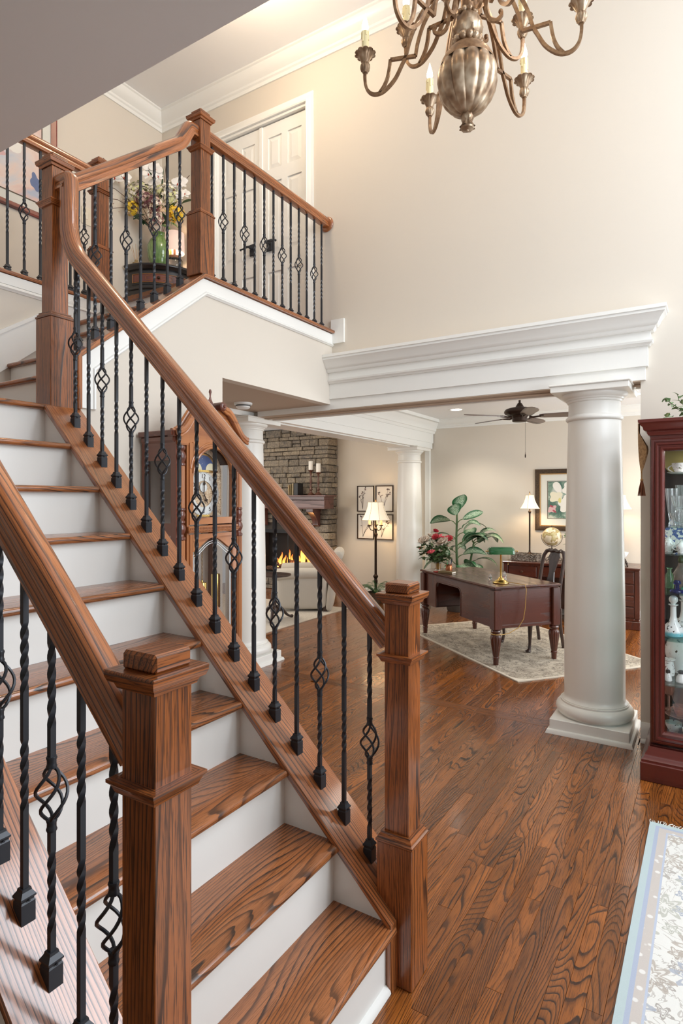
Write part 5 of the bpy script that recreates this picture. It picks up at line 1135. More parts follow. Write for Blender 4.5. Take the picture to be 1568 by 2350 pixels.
# globe
gl=thing('desk_globe','antique cream desk globe on a scrolled iron stand','globe',(8.22,1.805,.753))
t=NT('globe print'); g=t.n('ShaderNodeTexCoord').outputs['Object']; n_=t.noise(g,9,5,.6); c=t.ramp(n_,[(0,srgb(226,214,190)),(.50,srgb(222,208,180)),(.52,srgb(150,120,70)),(.56,srgb(178,160,104)),(.64,srgb(196,186,140)),(.72,srgb(206,150,104))]); s3=t.n('ShaderNodeSeparateXYZ',{0:g})
t.set('Base Color',c); t.set('Roughness',.35); t.set('Coat Weight',.3)
m=MB(); m.sphere((0,0,0),.124,32,20,T=Matrix.Translation((0,0,.330))@Matrix.Rotation(R(20),4,'X')); part('sphere',m,t.mat,gl)
m=MB(); m.tube([(0,.135*math.sin(a),.330-.135*math.cos(a)) for a in [R(-150)+R(300)*i/30 for i in range(31)]][5:26],.0035,6); m.lathe([(0,.455),(.008,.458),(.008,.468),(.004,.474),(0,.478)],n=10); m.tube([(0,0,.205),(0,0,.165)],.006,8)
for k in range(4):
    pth=[]
    for i in range(11): q=i/10; a=k*PI/2+q*PI; r=.004+.024*math.sin(PI*q); pth.append((r*math.cos(a),r*math.sin(a),.105+.075*q))
    m.tube(pth,.003,6)
m.tube([(0,0,.11),(0,0,.06)],.006,8)
for k in range(3):
    a=2*PI*k/3+.6; ca,sa=math.cos(a),math.sin(a); m.tube([(r*ca,r*sa,z) for r,z in ((0,.075),(.04,.06),(.09,.058),(.118,.045),(.124,.022),(.110,.008),(.094,.012),(.092,.024))],.0045,7)
part('stand',m,DBRONZE,gl)
# basket, vine, urn
bs=thing('wicker_basket','shallow woven grey wicker basket on the credenza','basket',(8.17,2.13,.753)); t=NT('dark wicker'); g=t.attr().outputs['Vector']; t.set('Base Color',t.ramp(t.noise(g,60,3,.7),[(.3,srgb(52,42,36)),(.5,srgb(112,98,86)),(.7,srgb(196,188,178))])); t.set('Roughness',.7); WICK=t.mat
for k in range(7):
    m=MB(); z=.006+k*.014; P_=[]
    for i in range(120):
        q=i/120*4; sd=int(q); f=q-sd; c4=[(-.12,-.17),(.12,-.17),(.12,.17),(-.12,.17)]; a=c4[sd]; b4=c4[(sd+1)%4]; x=a[0]+(b4[0]-a[0])*f; y=a[1]+(b4[1]-a[1])*f; nrm=((0,-1),(1,0),(0,1),(-1,0))[sd]; w_=.004*math.sin(i*PI/2+k*PI); P_.append((x+nrm[0]*w_,y+nrm[1]*w_,z))
    m.tube(P_,.0065,5,closed=True); part('woven_course',m,WICK,bs)
m=MB(); m.box((-.115,-.165,0),(.115,.165,.006)); part('bottom',m,WICK,bs)
POTH=leafmat('pothos leaf',srgb(60,120,60),srgb(110,170,96),srgb(200,220,170))
vn=thing('pothos_vine','small green leafy vine in a pot, half hidden behind the big column','plant',(8.33,1.55,.753)); m=MB(); m.lathe([(0,0),(.05,0),(.065,.10),(.07,.11),(.06,.11),(0,.09)],n=20); part('pot',m,PORC,vn)
rg=random.Random(5)
for k in range(5): sprig(vn,[(0,0,.10),(rg.uniform(-.03,.03),rg.uniform(0,.05),.28),(rg.uniform(-.05,.05),.05+rg.uniform(0,.04),.37),(rg.uniform(-.05,.05),.09,.30-.04*k)],6,.06,.045,POTH,GST,rg)
ur=thing('urn','small white bowl on a dark carved animal-foot stand on the credenza right end','urn',(8.10,.928,.753)); m=MB(); m.lathe([(.02,.10),(.045,.12),(.065,.16),(.07,.175),(.064,.175),(.04,.125),(0,.11)],n=24); part('bowl',m,PORC,ur)
m=MB(); m.lathe([(0,.03),(.035,.035),(.045,.06),(.035,.085),(.02,.10),(0,.1)],n=20)
for k in range(4): a=k*PI/2+.5; m.tube([(.025*math.cos(a),.025*math.sin(a),.05),(.05*math.cos(a),.05*math.sin(a),.035),(.052*math.cos(a),.052*math.sin(a),.01),(.06*math.cos(a),.06*math.sin(a),.0)],[.014,.012,.009,.012],7)
m.tube([(-.04,.02,.07),(-.065,.03,.085),(-.072,.034,.06)],[.016,.013,.006],7); part('stand',m,DBRONZE,ur)
# study picture: framed magnolia watercolour
def picture(name,label,org,ux,wd,ht,fw,matw,frame_m,fill,inner=None,fprof=None,nrm=None,group=None):
    """org lower-left corner on the wall, ux: unit vector along the width, normal = nrm"""
    U=Vector(ux); Z=Vector((0,0,1)); Nn=Vector(nrm); t=thing(name,label,'picture',org,0,group)
    P=[Vector((0,0,0)),U*wd,U*wd+Z*ht,Z*ht]
    m=MB(); fp=fprof or [(0,0),(0,.022),(fw*.25,.028),(fw*.7,.018),(fw,.012),(fw,0)]
    if U.cross(Z).dot(Nn)>0: m.sweep(P,[(-x,y) for x,y in fp],up=tuple(Nn),closed=True)
    else: m.sweep(P[::-1],[(-x,y) for x,y in fp],up=tuple(Nn),closed=True)
    part('frame',m,frame_m,t)
    if fw>.06:
        PI_=[p+(U if i in (0,3) else -U)*fw*.98+(Z if i<2 else -Z)*fw*.98 for i,p in enumerate(P)]; m=MB(); lip=[(-.002,.006),(-.002,.017),(.014,.015),(.016,.006)]
        if U.cross(Z).dot(Nn)>0: m.sweep(PI_,[(x,y) for x,y in lip],up=tuple(Nn),closed=True)
        else: m.sweep(PI_[::-1],[(x,y) for x,y in lip],up=tuple(Nn),closed=True)
        part('gilt_lip',m,mat('gilt lip',srgb(186,148,96),.4,.4),t)
    def quad(a,b_,c,d,off): return [U*a+Z*c+Nn*off,U*b_+Z*c+Nn*off,U*b_+Z*d+Nn*off,U*a+Z*d+Nn*off]
    m=MB(); m.prism(quad(fw*.8,wd-fw*.8,fw*.8,ht-fw*.8,.002),Nn*.004,1); part('mat_board',m,mat('mat board',srgb(218,217,208),.8),t)
    if matw: 
        a,b_,c,d=fw+matw,wd-fw-matw,fw+matw,ht-fw-matw
        m=MB(); m.prism(quad(a,b_,c,d,.006),Nn*.0015,1); part('print',m,fill,t)
    return t,U,Z,Nn
def blobs(t,U,Z,Nn,items,off=.0078):
    """flat painted shapes of a print: (cx,cz,rx,rz,rot,petals,colour)"""
    for j,(cx_,cz_,rx,rz2,rot,pt,m_) in enumerate(items):
        m=MB(); n=28; P_=[]
        for i in range(n):
            a=2*PI*i/n; r=1-.28*(abs(math.sin(a*pt/2+j))**3 if pt else 0)+.06*math.sin(3*a+j); x=rx*r*math.cos(a); z=rz2*r*math.sin(a); P_.append(U*(cx_+x*math.cos(rot)-z*math.sin(rot))+Z*(cz_+x*math.sin(rot)+z*math.cos(rot))+Nn*(off+j*.00004))
        m.add(P_,[tuple(range(n))]); part('painted_shape',m,m_,t,smooth=0)
t=NT('watercolour leaves'); g=t.n('ShaderNodeTexCoord').outputs['Object']; n_=t.noise(g,8,4,.6,.6); t.set('Base Color',t.ramp(n_,[(.3,srgb(52,84,80)),(.45,srgb(90,120,106)),(.55,srgb(140,160,146)),(.65,srgb(196,200,190)),(.75,srgb(120,116,124))])); t.set('Roughness',.8); WCG=t.mat
t=NT('gilt bronze frame'); g=t.n('ShaderNodeTexCoord').outputs['Object']; n_=t.noise(g,60,3,.6); t.set('Base Color',t.ramp(n_,[(.35,srgb(58,46,37)),(.6,srgb(84,66,48))])); t.set('Metallic',.3); t.set('Roughness',.45); t.bump(n_,.5,.006); GILT=t.mat
MGW=[mat('watercolour white',srgb(236,232,224),.8),mat('watercolour cream',srgb(230,224,200),.8),mat('watercolour blush',srgb(214,176,176),.8),mat('watercolour rose',srgb(170,80,92),.8),mat('watercolour blue',srgb(110,124,160),.8),mat('watercolour yellow',srgb(222,212,140),.8)]
pt_,U,Z,Nn=picture('framed_picture','gilt framed white magnolia watercolour on the study back wall',(8.55,2.10,1.145),(0,-1,0),1.12,.855,.075,.10,GILT,WCG,nrm=(-1,0,0))
blobs(pt_,U,Z,Nn,[(.30,.60,.05,.085,.5,0,MGW[0]),(.48,.57,.13,.11,0,5,MGW[0]),(.28,.47,.10,.08,.2,4,MGW[1]),(.44,.38,.15,.12,.4,5,MGW[0]),(.33,.42,.02,.035,0,0,MGW[5]),(.50,.46,.035,.04,0,0,MGW[2]),(.23,.30,.07,.05,.6,4,MGW[2]),(.22,.34,.03,.012,-.5,0,MGW[3]),(.26,.27,.03,.012,-.6,0,MGW[3]),(.52,.28,.035,.03,0,0,MGW[4]),(.72,.52,.12,.12,0,5,MGW[0]),(.80,.34,.11,.09,.4,5,MGW[1]),(.66,.30,.07,.06,0,4,MGW[0])])
m=MB(); a_,b2,c2_,d2=.165,.955,.165,.69
m.sweep([U*a_+Z*c2_,U*b2+Z*c2_,U*b2+Z*d2,U*a_+Z*d2],[(.0,.0055),(.0,.009),(-.006,.009),(-.006,.0055)],up=tuple(Nn),closed=True); part('inner_fillet',m,GILT,pt_)
# potted dieffenbachia behind the desk
DIEF=leafmat('dieffenbachia leaf',srgb(24,78,46),srgb(50,110,66),srgb(150,180,140),pale=srgb(206,222,196))
df=thing('potted_plant','tall variegated broad-leaf plant on the floor behind the desk','plant',(8.02,3.06,0))
m=MB(); m.lathe([(0,0),(.13,0),(.14,.02),(.17,.26),(.175,.28),(.155,.28),(.15,.24),(0,.22)],n=32); part('pot',m,mat('dark ceramic pot',srgb(70,62,56),.4),df)
m=MB(); m.lathe([(0,.235),(.15,.24)],n=20); part('soil',m,mat('soil',srgb(50,38,28),.9),df)
m=MB(); m.tube([(0,0,.2),(.01,.0,.6),(.0,.01,1.0),(.0,.0,1.30),(.0,0,1.42)],[.019,.019,.016,.014,.009],10); part('stem',m,mat('cane stem',srgb(66,92,52),.5),df)
m=MB(); m.tube([(.0,0,.2),RV*.16+Vector((0,0,.55)),RV*.22+Vector((0,0,.85)),RV*.24+Vector((0,0,.98))],[.016,.016,.014,.010],10); part('stem',m,mat('cane stem',srgb(66,92,52),.5),df)
bsh=lambda q: max(.02,math.sin(PI*min(1,(q*.94+.04)))**.75*(1.08-.3*q))
def dleaf(r_,z,ang,L,W,ry,bend,d_=0,roll=0):
    L*=1.2; W*=1.5; roll=roll or rg.uniform(-.5,.5)
    p=bv(r_,z,d_); q=p+Matrix.Rotation(-(PI/2-TH)+0,3,'Z')@Vector((math.cos(ang)*.07,math.sin(ang)*.07,.05)); mm=MB()
    ya=TH-PI/2+ang; st=Vector((math.cos(ya)*.09,math.sin(ya)*.09,.06)); q=p+st
    mm.tube([p,p+st*.5+Vector((0,0,.015)),q],[.007,.006,.004],6); part('leaf_stalk',mm,GST,df)
    mm=MB(); mm.leaf(L,W,Matrix.Translation(q)@Matrix.Rotation(ya,4,'Z')@Matrix.Rotation(ry,4,'Y')@Matrix.Rotation(roll,4,'X'),bend=bend,nseg=8,fold=.10,shape=bsh); part('leaf',mm,DIEF,df)
for a in ((0,1.38,-1.4,.22,.17,-1.0,.5),(.0,1.30,-1.9,.20,.15,-.8,.6),(-.01,1.22,2.6,.26,.17,.1,.5),(.0,1.24,.15,.30,.08,-.35,.9,.0,1.2),(0,1.05,.0,.36,.12,-.35,1.5),(0,1.0,2.9,.26,.13,.0,.9),(.0,.92,-.3,.34,.13,-.2,1.3),(.0,.86,.25,.40,.15,-.35,1.7),(0,.74,-.2,.30,.14,-.1,1.0),(0,.80,-2.6,.28,.13,.1,1.2),(-.02,.66,-2.9,.38,.12,-.1,1.5),(-.03,.55,2.8,.40,.13,.0,1.6),(.0,.60,-1.2,.3,.2,.25,.9),(.05,.62,-1.0,.3,.2,.2,.9),(.22,.97,-.1,.30,.10,-.45,1.6),(.22,.93,-.5,.34,.19,-.15,1.3),(.23,.90,.4,.34,.18,-.2,1.4),(.20,.80,2.4,.24,.14,-.1,1.2),(.05,.95,-.6,.30,.13,-.2,1.2),(.0,1.12,-.7,.26,.13,-.3,1.2),(-.02,.45,3.0,.36,.14,.0,1.5),(.02,.42,.3,.34,.16,-.1,1.4),(.03,.52,-.9,.30,.17,.1,1.0),(.22,.98,1.5,.2,.14,-.6,.8),(.18,.66,-.4,.28,.16,.1,1.0),(-.06,.70,2.2,.3,.14,-.3,1.5),(0,.50,-2.2,.3,.12,-.1,1.8)): dleaf(*a)
# ceiling fan
fn=thing('ceiling_fan','dark bronze five-blade ceiling fan hanging from the study ceiling','fan',(6.5,1.764,2.43))
zf=lambda z: z-2.43
m=MB(); m.lathe([(0,zf(2.80)),(.07,zf(2.80)),(.07,zf(2.79)),(.03,zf(2.755)),(.012,zf(2.75)),(.012,zf(2.63)),(.022,zf(2.625)),(.045,zf(2.585)),(.05,zf(2.575)),(0,zf(2.575))],n=28); part('downrod',m,DBRONZE,fn)
m=MB(); m.lathe([(0,zf(2.575)),(.10,zf(2.573)),(.145,zf(2.560)),(.162,zf(2.540)),(.165,zf(2.525)),(.155,zf(2.508)),(.13,zf(2.495)),(.09,zf(2.488)),(.08,zf(2.470)),(0,zf(2.47))],n=44); part('motor',m,DBRONZE,fn)
m=MB(); m.lathe([(0,zf(2.47)),(.078,zf(2.468)),(.080,zf(2.430)),(.072,zf(2.424)),(.02,zf(2.420)),(0,zf(2.42))],n=32); part('switch_housing',m,DBRONZE,fn)
m=MB(); m.tube([(.06,-.045,zf(2.43)),(.06,-.045,zf(2.10))],.0016,5); m.lathe([(0,zf(2.035)),(.006,zf(2.037)),(.007,zf(2.06)),(.003,zf(2.08)),(.002,zf(2.10))],c=(.06,-.045,0),n=8); part('pull_chain',m,DBRONZE,fn)
BLADE=wood('fan blade walnut',srgb(104,84,74),srgb(70,54,48),srgb(118,98,88),K=4,sx=.5,sy=5,rough=.35,coat=.2,fine=.15,var=.05)
for an in (184,112,40,328,256):
    a=R(an); dx=math.cos(a)*FV.x+math.sin(a)*RV.x; dy=math.cos(a)*FV.y+math.sin(a)*RV.y; rz=math.atan2(dy,dx)
    m=MB(); m.tube([(.10,0,0),(.14,.0,-.008),(.18,.012,-.004),(.22,.02,0)],[.014,.011,.009,.007],7); m.tube([(.14,0,-.008),(.18,-.012,-.004),(.22,-.02,0)],[.011,.009,.007],7); m.box((.20,-.035,-.002),(.25,.035,.003),ch=.001)
    arm=part('blade_iron',m,DBRONZE,fn); arm.rotation_euler=(0,0,rz); arm.location=(0,0,zf(2.475))
    m=MB(); out=[]
    for x,w_ in ((.205,.040),(.25,.052),(.40,.064),(.52,.066),(.60,.055),(.645,.030),(.658,.0)): out.append((x,w_))
    poly=[(x,w_,0) for x,w_ in out]+[(x,-w_,0) for x,w_ in out[-2::-1]]; m.prism(poly,(0,0,.006),1,ax=(1,0,0)); bl_=part('blade',m,BLADE,arm); bl_.rotation_euler=(R(-13),0,0)
# recessed ceiling lights
def downlight(x,y,z,label,pw=9,group=None):
    t=thing('recessed_light',label,'ceiling light',(x,y,z)); m=MB(); m.lathe([(.075,-.001),(.098,-.004),(.098,0)],n=32); part('trim_ring',m,WHITE,t); m=MB(); m.lathe([(0,.0),(.075,-.0015)],n=28); part('lens',m,mat('lit lens',(1,1,1),.5,emis=(1,.93,.82),es=9),t)
    l=bpy.data.lights.new('downlight','SPOT'); l.energy=pw*6; l.color=(1,.90,.75); l.spot_size=R(120); l.spot_blend=.6; l.shadow_soft_size=.07; o=bpy.data.objects.new('downlight',l); COL.objects.link(o); o.location=(x,y,z-.02); return t
downlight(7.68,2.94,2.799,'round recessed light in the study ceiling left of the fan')
downlight(7.65,.76,2.799,'round recessed light in the study ceiling beside the big column top')
# ============================================================ LIVING ROOM
FX,FY0,FY1=8.25,5.40,7.0
fp=thing('fireplace','stacked stone fireplace with a dark wood mantel and a lit fire','fireplace',(8.4,6.2,0))
m=MB()
OY0,OY1,OZ0,OZ1=5.66,6.86,.30,1.05
m.box((FX+.035,FY0+.035,0),(8.548,OY0,2.795),ax=None); m.box((FX+.035,OY1,0),(8.548,FY1,2.795),ax=None); m.box((FX+.035,OY0,OZ1),(8.548,OY1,2.795),ax=None); m.box((FX+.035,OY0,0),(8.548,OY1,OZ0),ax=None)
part('mortar_core',m,mat('dark mortar',srgb(64,58,52),.9),fp,True)
t=NT('ledge stone'); g=t.n('ShaderNodeTexCoord').outputs['Object']; pr=t.attr('pr').outputs['Fac']; oi=t.n('ShaderNodeObjectInfo').outputs['Random']
k=t.math('FRACT',t.math('ADD',pr,oi)); base=t.ramp(k,[(0,srgb(104,98,92)),(.22,srgb(128,120,110)),(.4,srgb(150,138,122)),(.55,srgb(112,106,102)),(.7,srgb(172,156,134)),(.85,srgb(140,126,110)),(1,srgb(92,88,86))],'CONSTANT')
n_=t.noise(g,14,5,.65,.4); c=t.mix(t.ramp(n_,[(.3,.0),(.7,.75)]),base,srgb(182,164,138)); c=t.mix(t.ramp(t.noise(g,40,4,.7),[(.42,.0),(.62,.55)]),c,srgb(74,68,64)); t.set('Base Color',c); t.set('Roughness',.88); t.bump(t.noise(g,30,5,.7),.9,.012); STONE=t.mat
rg=random.Random(21)
def stone_box(x0,y0,z0,x1,y1,z1):
    m=MB(); m.box((x0,y0,z0),(x1,y1,z1),ch=min(.010,(z1-z0)*.2),ax=None)
    for p in m.v: p.x+=rg.uniform(-.007,.007); p.y+=rg.uniform(-.005,.005); p.z+=rg.uniform(-.004,.004)
    part('stone',m,STONE,fp,True,smooth=0)
z=0.0; row=0
while z<2.78:
    hgt=rg.choice((.065,.08,.10,.12,.14,.075)); 
    if z+hgt>2.72: hgt=2.795-z
    za,zb=z+.004,z+hgt-.004
    # corner stone, wraps the front-right corner
    w0=rg.uniform(.10,.34); dp=rg.uniform(-.02,.01); ret=rg.choice((.12,.22,.30))
    if not (zb>OZ0 and za<OZ1 and FY0+w0>OY0): pass
    else: w0=min(w0,OY0-FY0-.005)
    stone_box(FX+dp,FY0-rg.uniform(-.004,.014),za,FX+ret,FY0+w0-.004,zb)
    if ret<.27: stone_box(FX+ret+.006,FY0-rg.uniform(-.006,.010),za,8.549,FY0+.05,zb)
    y=FY0+w0
    while y<FY1-.01:
        L=rg.uniform(.10,.36); e=min(y+L,FY1)
        if FY1-e<.07: e=FY1
        a,b_=y+.004,e-.004; y=e
        if b_>OY0 and a<OY1 and zb>OZ0+.0 and za<OZ1:
            if a<OY0-.04: b_=OY0
            elif b_>OY1+.04: a=OY1
            else: continue
        if rg.random()<.25 and hgt>.11:
            zm=za+(zb-za)*rg.uniform(.4,.6); stone_box(FX+rg.uniform(-.02,.015),a,za,FX+.06,b_,zm-.004); stone_box(FX+rg.uniform(-.02,.015),a,zm+.004,FX+.06,b_,zb)
        else: stone_box(FX+rg.uniform(-.022,.016),a,za,FX+.06,b_,zb)
    z+=hgt; row+=1
FBX=mat('firebox black',srgb(30,27,25),.8)
m=MB(); m.box((8.50,OY0,OZ0),(8.54,OY1,OZ1),ax=None); m.box((FX+.04,OY0-.01,OZ0),(8.54,OY0+.01,OZ1),ax=None); m.box((FX+.04,OY1-.01,OZ0),(8.54,OY1+.01,OZ1),ax=None); m.box((FX+.04,OY0,OZ1-.02),(8.54,OY1,OZ1),ax=None); m.box((FX+.04,OY0,OZ0-.01),(8.54,OY1,OZ0+.01),ax=None); part('firebox',m,FBX,fp,True)
m=MB(); m.box((FX+.03,OY0,OZ1-.06),(FX+.045,OY1,OZ1),ax=None); m.box((FX+.03,OY0,OZ0),(FX+.045,OY0+.03,OZ1),ax=None); m.box((FX+.03,OY1-.03,OZ0),(FX+.045,OY1,OZ1),ax=None); m.box((FX+.035,6.24,OZ0),(FX+.045,6.26,OZ1),ax=None); part('fire_screen_frame',m,mat('black metal frame',srgb(34,32,31),.45,.4),fp,True)
CHAR=NT('charred log'); g=CHAR.n('ShaderNodeTexCoord').outputs['Object']; n_=CHAR.noise(g,24,4,.7); CHAR.set('Base Color',CHAR.ramp(n_,[(.35,srgb(40,28,22)),(.6,srgb(120,84,60)),(.75,srgb(180,150,120))])); CHAR.set('Roughness',.9); CHAR.set('Emission Color',(1,.25,.04,1)); CHAR.set('Emission Strength',CHAR.ramp(n_,[(0,0),(.6,0),(.72,.9),(1,1)])); CHAR=CHAR.mat
for a,b_,r in (((8.34,5.80,.37),(8.40,6.62,.36),.05),((8.42,5.88,.37),(8.36,6.58,.44),.045),((8.33,6.02,.46),(8.44,6.40,.45),.042),((8.44,5.84,.44),(8.38,6.30,.50),.04),((8.36,6.2,.35),(8.34,6.75,.35),.04)):
    m=MB(); P_=[Vector(a).lerp(Vector(b_),i/8)+Vector((rg.uniform(-.008,.008),0,rg.uniform(-.008,.008))) for i in range(9)]; m.tube(P_,[r*rg.uniform(.85,1.1) for _ in P_],9); part('log',m,CHAR,fp,True)
t=NT('gas flame'); g=t.attr().outputs['Vector']; s3=t.n('ShaderNodeSeparateXYZ',{0:g}); em=t.ramp(s3.outputs[0],[(0,(1,.62,.18)),(.35,(1,.42,.07)),(.75,(1,.22,.03)),(1,(.9,.12,.02))]); t.set('Base Color',(0,0,0,1)); t.set('Emission Color',em); t.set('Emission Strength',2.2); FLAME=t.mat
fsh=lambda q: max(.02,math.sin(PI*min(1,.18+q*.82))**.9*(1-.2*q))
fl=[(5.76,.36,.20),(5.82,.38,.30),(5.88,.40,.24),(5.96,.42,.46),(6.0,.42,.40),(6.06,.42,.30),(6.14,.42,.24),(6.22,.40,.22),(6.30,.40,.30),(6.38,.40,.20),(6.46,.40,.25),(6.52,.38,.16),(5.70,.50,.10),(5.90,.55,.26),(6.6,.36,.18)]
for yy,zz,L in fl:
    m=MB()
    P_=[]; rs=[]
    ph=rg.uniform(0,6)
    for i in range(9):
        q=i/8; P_.append((8.36+.02*math.sin(ph+q*3),yy+.035*q*math.sin(ph*2+q*5),zz+L*q)); rs.append(max(.001,.034*(L/.25)**.3*fsh(q)*(1 if i<8 else .05)))
    k0=len(m.v); m.tube(P_,rs,8,flat=.5); n_=len(m.v); m.g=[((p.z-zz)/L,0,0) for p in m.v]
    part('flame',m,FLAME,fp,True,smooth=60)
point('fire_light',(8.32,6.05,.62),7,(1,.45,.15),.1)
MX=7.965
m=MB(); m.box((MX,5.28,1.425),(8.24,7.05,1.575),ch=.004); m.sweep([(8.25,5.285,1.56),(MX,5.285,1.56),(MX,7.05,1.56)][::-1],[(0,0),(-.012,.004),(-.016,.02),(-.03,.03),(-.042,.05),(-.05,.056),(-.05,.066),(0,.066)],up=(0,0,1)); m.box((MX-.06,5.22,1.622),(8.24,7.06,1.648),ch=.005); m.box((MX-.012,5.27,1.425),(8.24,7.05,1.447),ch=.005); part('mantel',m,MANTEL,fp,True)
for yc in (5.60,6.72):
    m=MB(); prf=[(8.24,1.425),(8.02,1.425),(8.02,1.365),(8.05,1.345),(8.10,1.30),(8.15,1.24),(8.17,1.19),(8.17,1.15),(8.24,1.12)]
    m.prism([(x,yc-.055,z) for x,z in prf],(0,.11,0),1,ax=(0,0,1)); m.box((8.0,yc-.068,1.375),(8.24,yc+.068,1.426),ch=.004); part('corbel',m,MANTEL,fp,True)
def candlestick(y,h,label,clabel,ch_):
    t=thing('candlestick',label,'candlestick',(8.08,y,1.6485)); m=MB(); pf=[(0,0),(.055,0),(.058,.012),(.045,.03),(.022,.045),(.016,.07),(.030,.09),(.030,.10),(.016,.12),(.014,h*.45),(.024,h*.52),(.026,h*.56),(.015,h*.62),(.013,h*.8),(.022,h*.86),(.016,h*.9),(.038,h*.96),(.045,h*.98),(.045,h),(0,h)]; m.lathe(pf,n=26); part('stick',m,mat('carved dark stick',srgb(92,58,44),.4,coat=.3),t)
    m=MB(); m.lathe([(0,0),(.037,0),(.038,.004),(.038,ch_-.004),(.034,ch_),(.012,ch_-.004),(0,ch_-.006)],n=28); m.tube([(0,0,ch_-.01),(0,0,ch_+.008)],.0015,5); solo('pillar_candle',clabel,'candle',m,CANDLE,(8.08,y,1.649+h))
candlestick(5.625,.415,'taller dark turned candlestick on the mantel next to the books','white pillar candle on the taller mantel candlestick',.145)
candlestick(5.475,.375,'shorter dark turned candlestick nearest the mantel end','white pillar candle on the shorter mantel candlestick',.145)
TANC=[mat('tan cloth cover',srgb(180,156,120),.7),mat('olive cloth cover',srgb(150,136,100),.7),mat('oatmeal cover',srgb(196,178,146),.7),mat('black leather cover',srgb(38,35,34),.45)]
yb=6.02
for j,(lb,hh,wd,thk,mi_,lean) in enumerate((('tan book leaning leftmost on the mantel',.17,.12,.022,0,.10),('slim olive book second from left on the mantel',.185,.125,.018,1,.05),('oatmeal book against the black one on the mantel',.195,.13,.024,2,0),('thick black book on the mantel beside the candlesticks',.195,.15,.085,3,0))):
    t=thing('book',lb,'book',(8.05,yb-thk/2,1.6488)); t.rotation_euler=(-lean,0,0)
    pg=MB(); pg.box((-wd/2+.003,-thk/2+.003,.003),(wd/2-.004,thk/2-.003,hh-.003),ax=None); part('pages',pg,mat('book paper',srgb(226,216,196),.8),t,smooth=0)
    cv=MB(); cv.box((-wd/2,-thk/2,0),(wd/2,-thk/2+.003,hh),ax=None); cv.box((-wd/2,thk/2-.003,0),(wd/2,thk/2,hh),ax=None); cv.box((-wd/2,-thk/2,0),(-wd/2+.003,thk/2,hh),ax=None); part('cover',cv,TANC[mi_],t,smooth=0)
    yb-=thk+.014+lean*.1
# botanical prints
INK=mat('botanical ink',srgb(96,84,80),.8); INK2=mat('botanical wash',srgb(142,118,112),.8); PAPER=mat('botanical paper',srgb(226,220,212),.8); FRB=mat('dark brown print frame',srgb(64,48,38),.4)
def botanical(y0,z0,w_,h_,seed,label):
    r=random.Random(seed); t,U,Z,Nn=picture('botanical_print',label,(8.55,y0,z0),(0,-1,0),w_,h_,.016,.001,FRB,PAPER,nrm=(-1,0,0))
    def rib(pts,wd,name,mm_):
        m=MB(); L=[];Rr=[]
        for i,p in enumerate(pts):
            a=pts[max(0,i-1)]; b_=pts[min(len(pts)-1,i+1)]; d=Vector((b_[0]-a[0],b_[1]-a[1])); d=d.normalized() if d.length else Vector((0,1)); n=Vector((-d.y,d.x)); q=wd*(1-.4*i/len(pts)); L.append(U*(p[0]+n.x*q)+Z*(p[1]+n.y*q)+Nn*.0080); Rr.append(U*(p[0]-n.x*q)+Z*(p[1]-n.y*q)+Nn*.0080)
        k=len(pts); m.add(L+Rr,[(i,i+1,k+i+1,k+i) for i in range(k-1)]); part(name,m,mm_,t,smooth=0)
    bx=w_*r.uniform(.30,.45); bz=h_*.10
    for s_ in range(r.choice((3,4,4))):
        tx=w_*r.uniform(.14,.86); tz=h_*r.uniform(.55,.9); cx_=bx+(tx-bx)*.3; pts=[((1-q)**2*bx+2*q*(1-q)*cx_+q*q*tx,(1-q)**2*bz+2*q*(1-q)*(bz+tz)*.55+q*q*tz) for q in [i/10 for i in range(11)]]
        rib(pts,.0035,'painted_stem',INK)
        for k in range(3): blobs(t,U,Z,Nn,[(tx+r.uniform(-.02,.02),tz+r.uniform(-.012,.025),.016,.012,r.uniform(0,3),5,INK2 if k%2 else INK)],off=.0084+.0002*s_+.00005*k)
        for k in range(2):
            p=pts[r.randrange(4,9)]; e=(p[0]+r.uniform(-.06,.06),p[1]+r.uniform(.0,.05)); e=(min(w_*.9,max(w_*.1,e[0])),e[1]); rib([p,((p[0]+e[0])/2,(p[1]+e[1])/2+.01),e],.0045,'painted_leaf',INK)
    return t
botanical(5.003,1.375,.315,.428,1,'upper left botanical print behind the floor lamp')
botanical(4.656,1.375,.319,.430,2,'upper right botanical print behind the floor lamp')
botanical(5.003,.921,.315,.417,3,'lower left botanical print behind the floor lamp')
botanical(4.656,.921,.319,.417,4,'lower right botanical print behind the floor lamp')
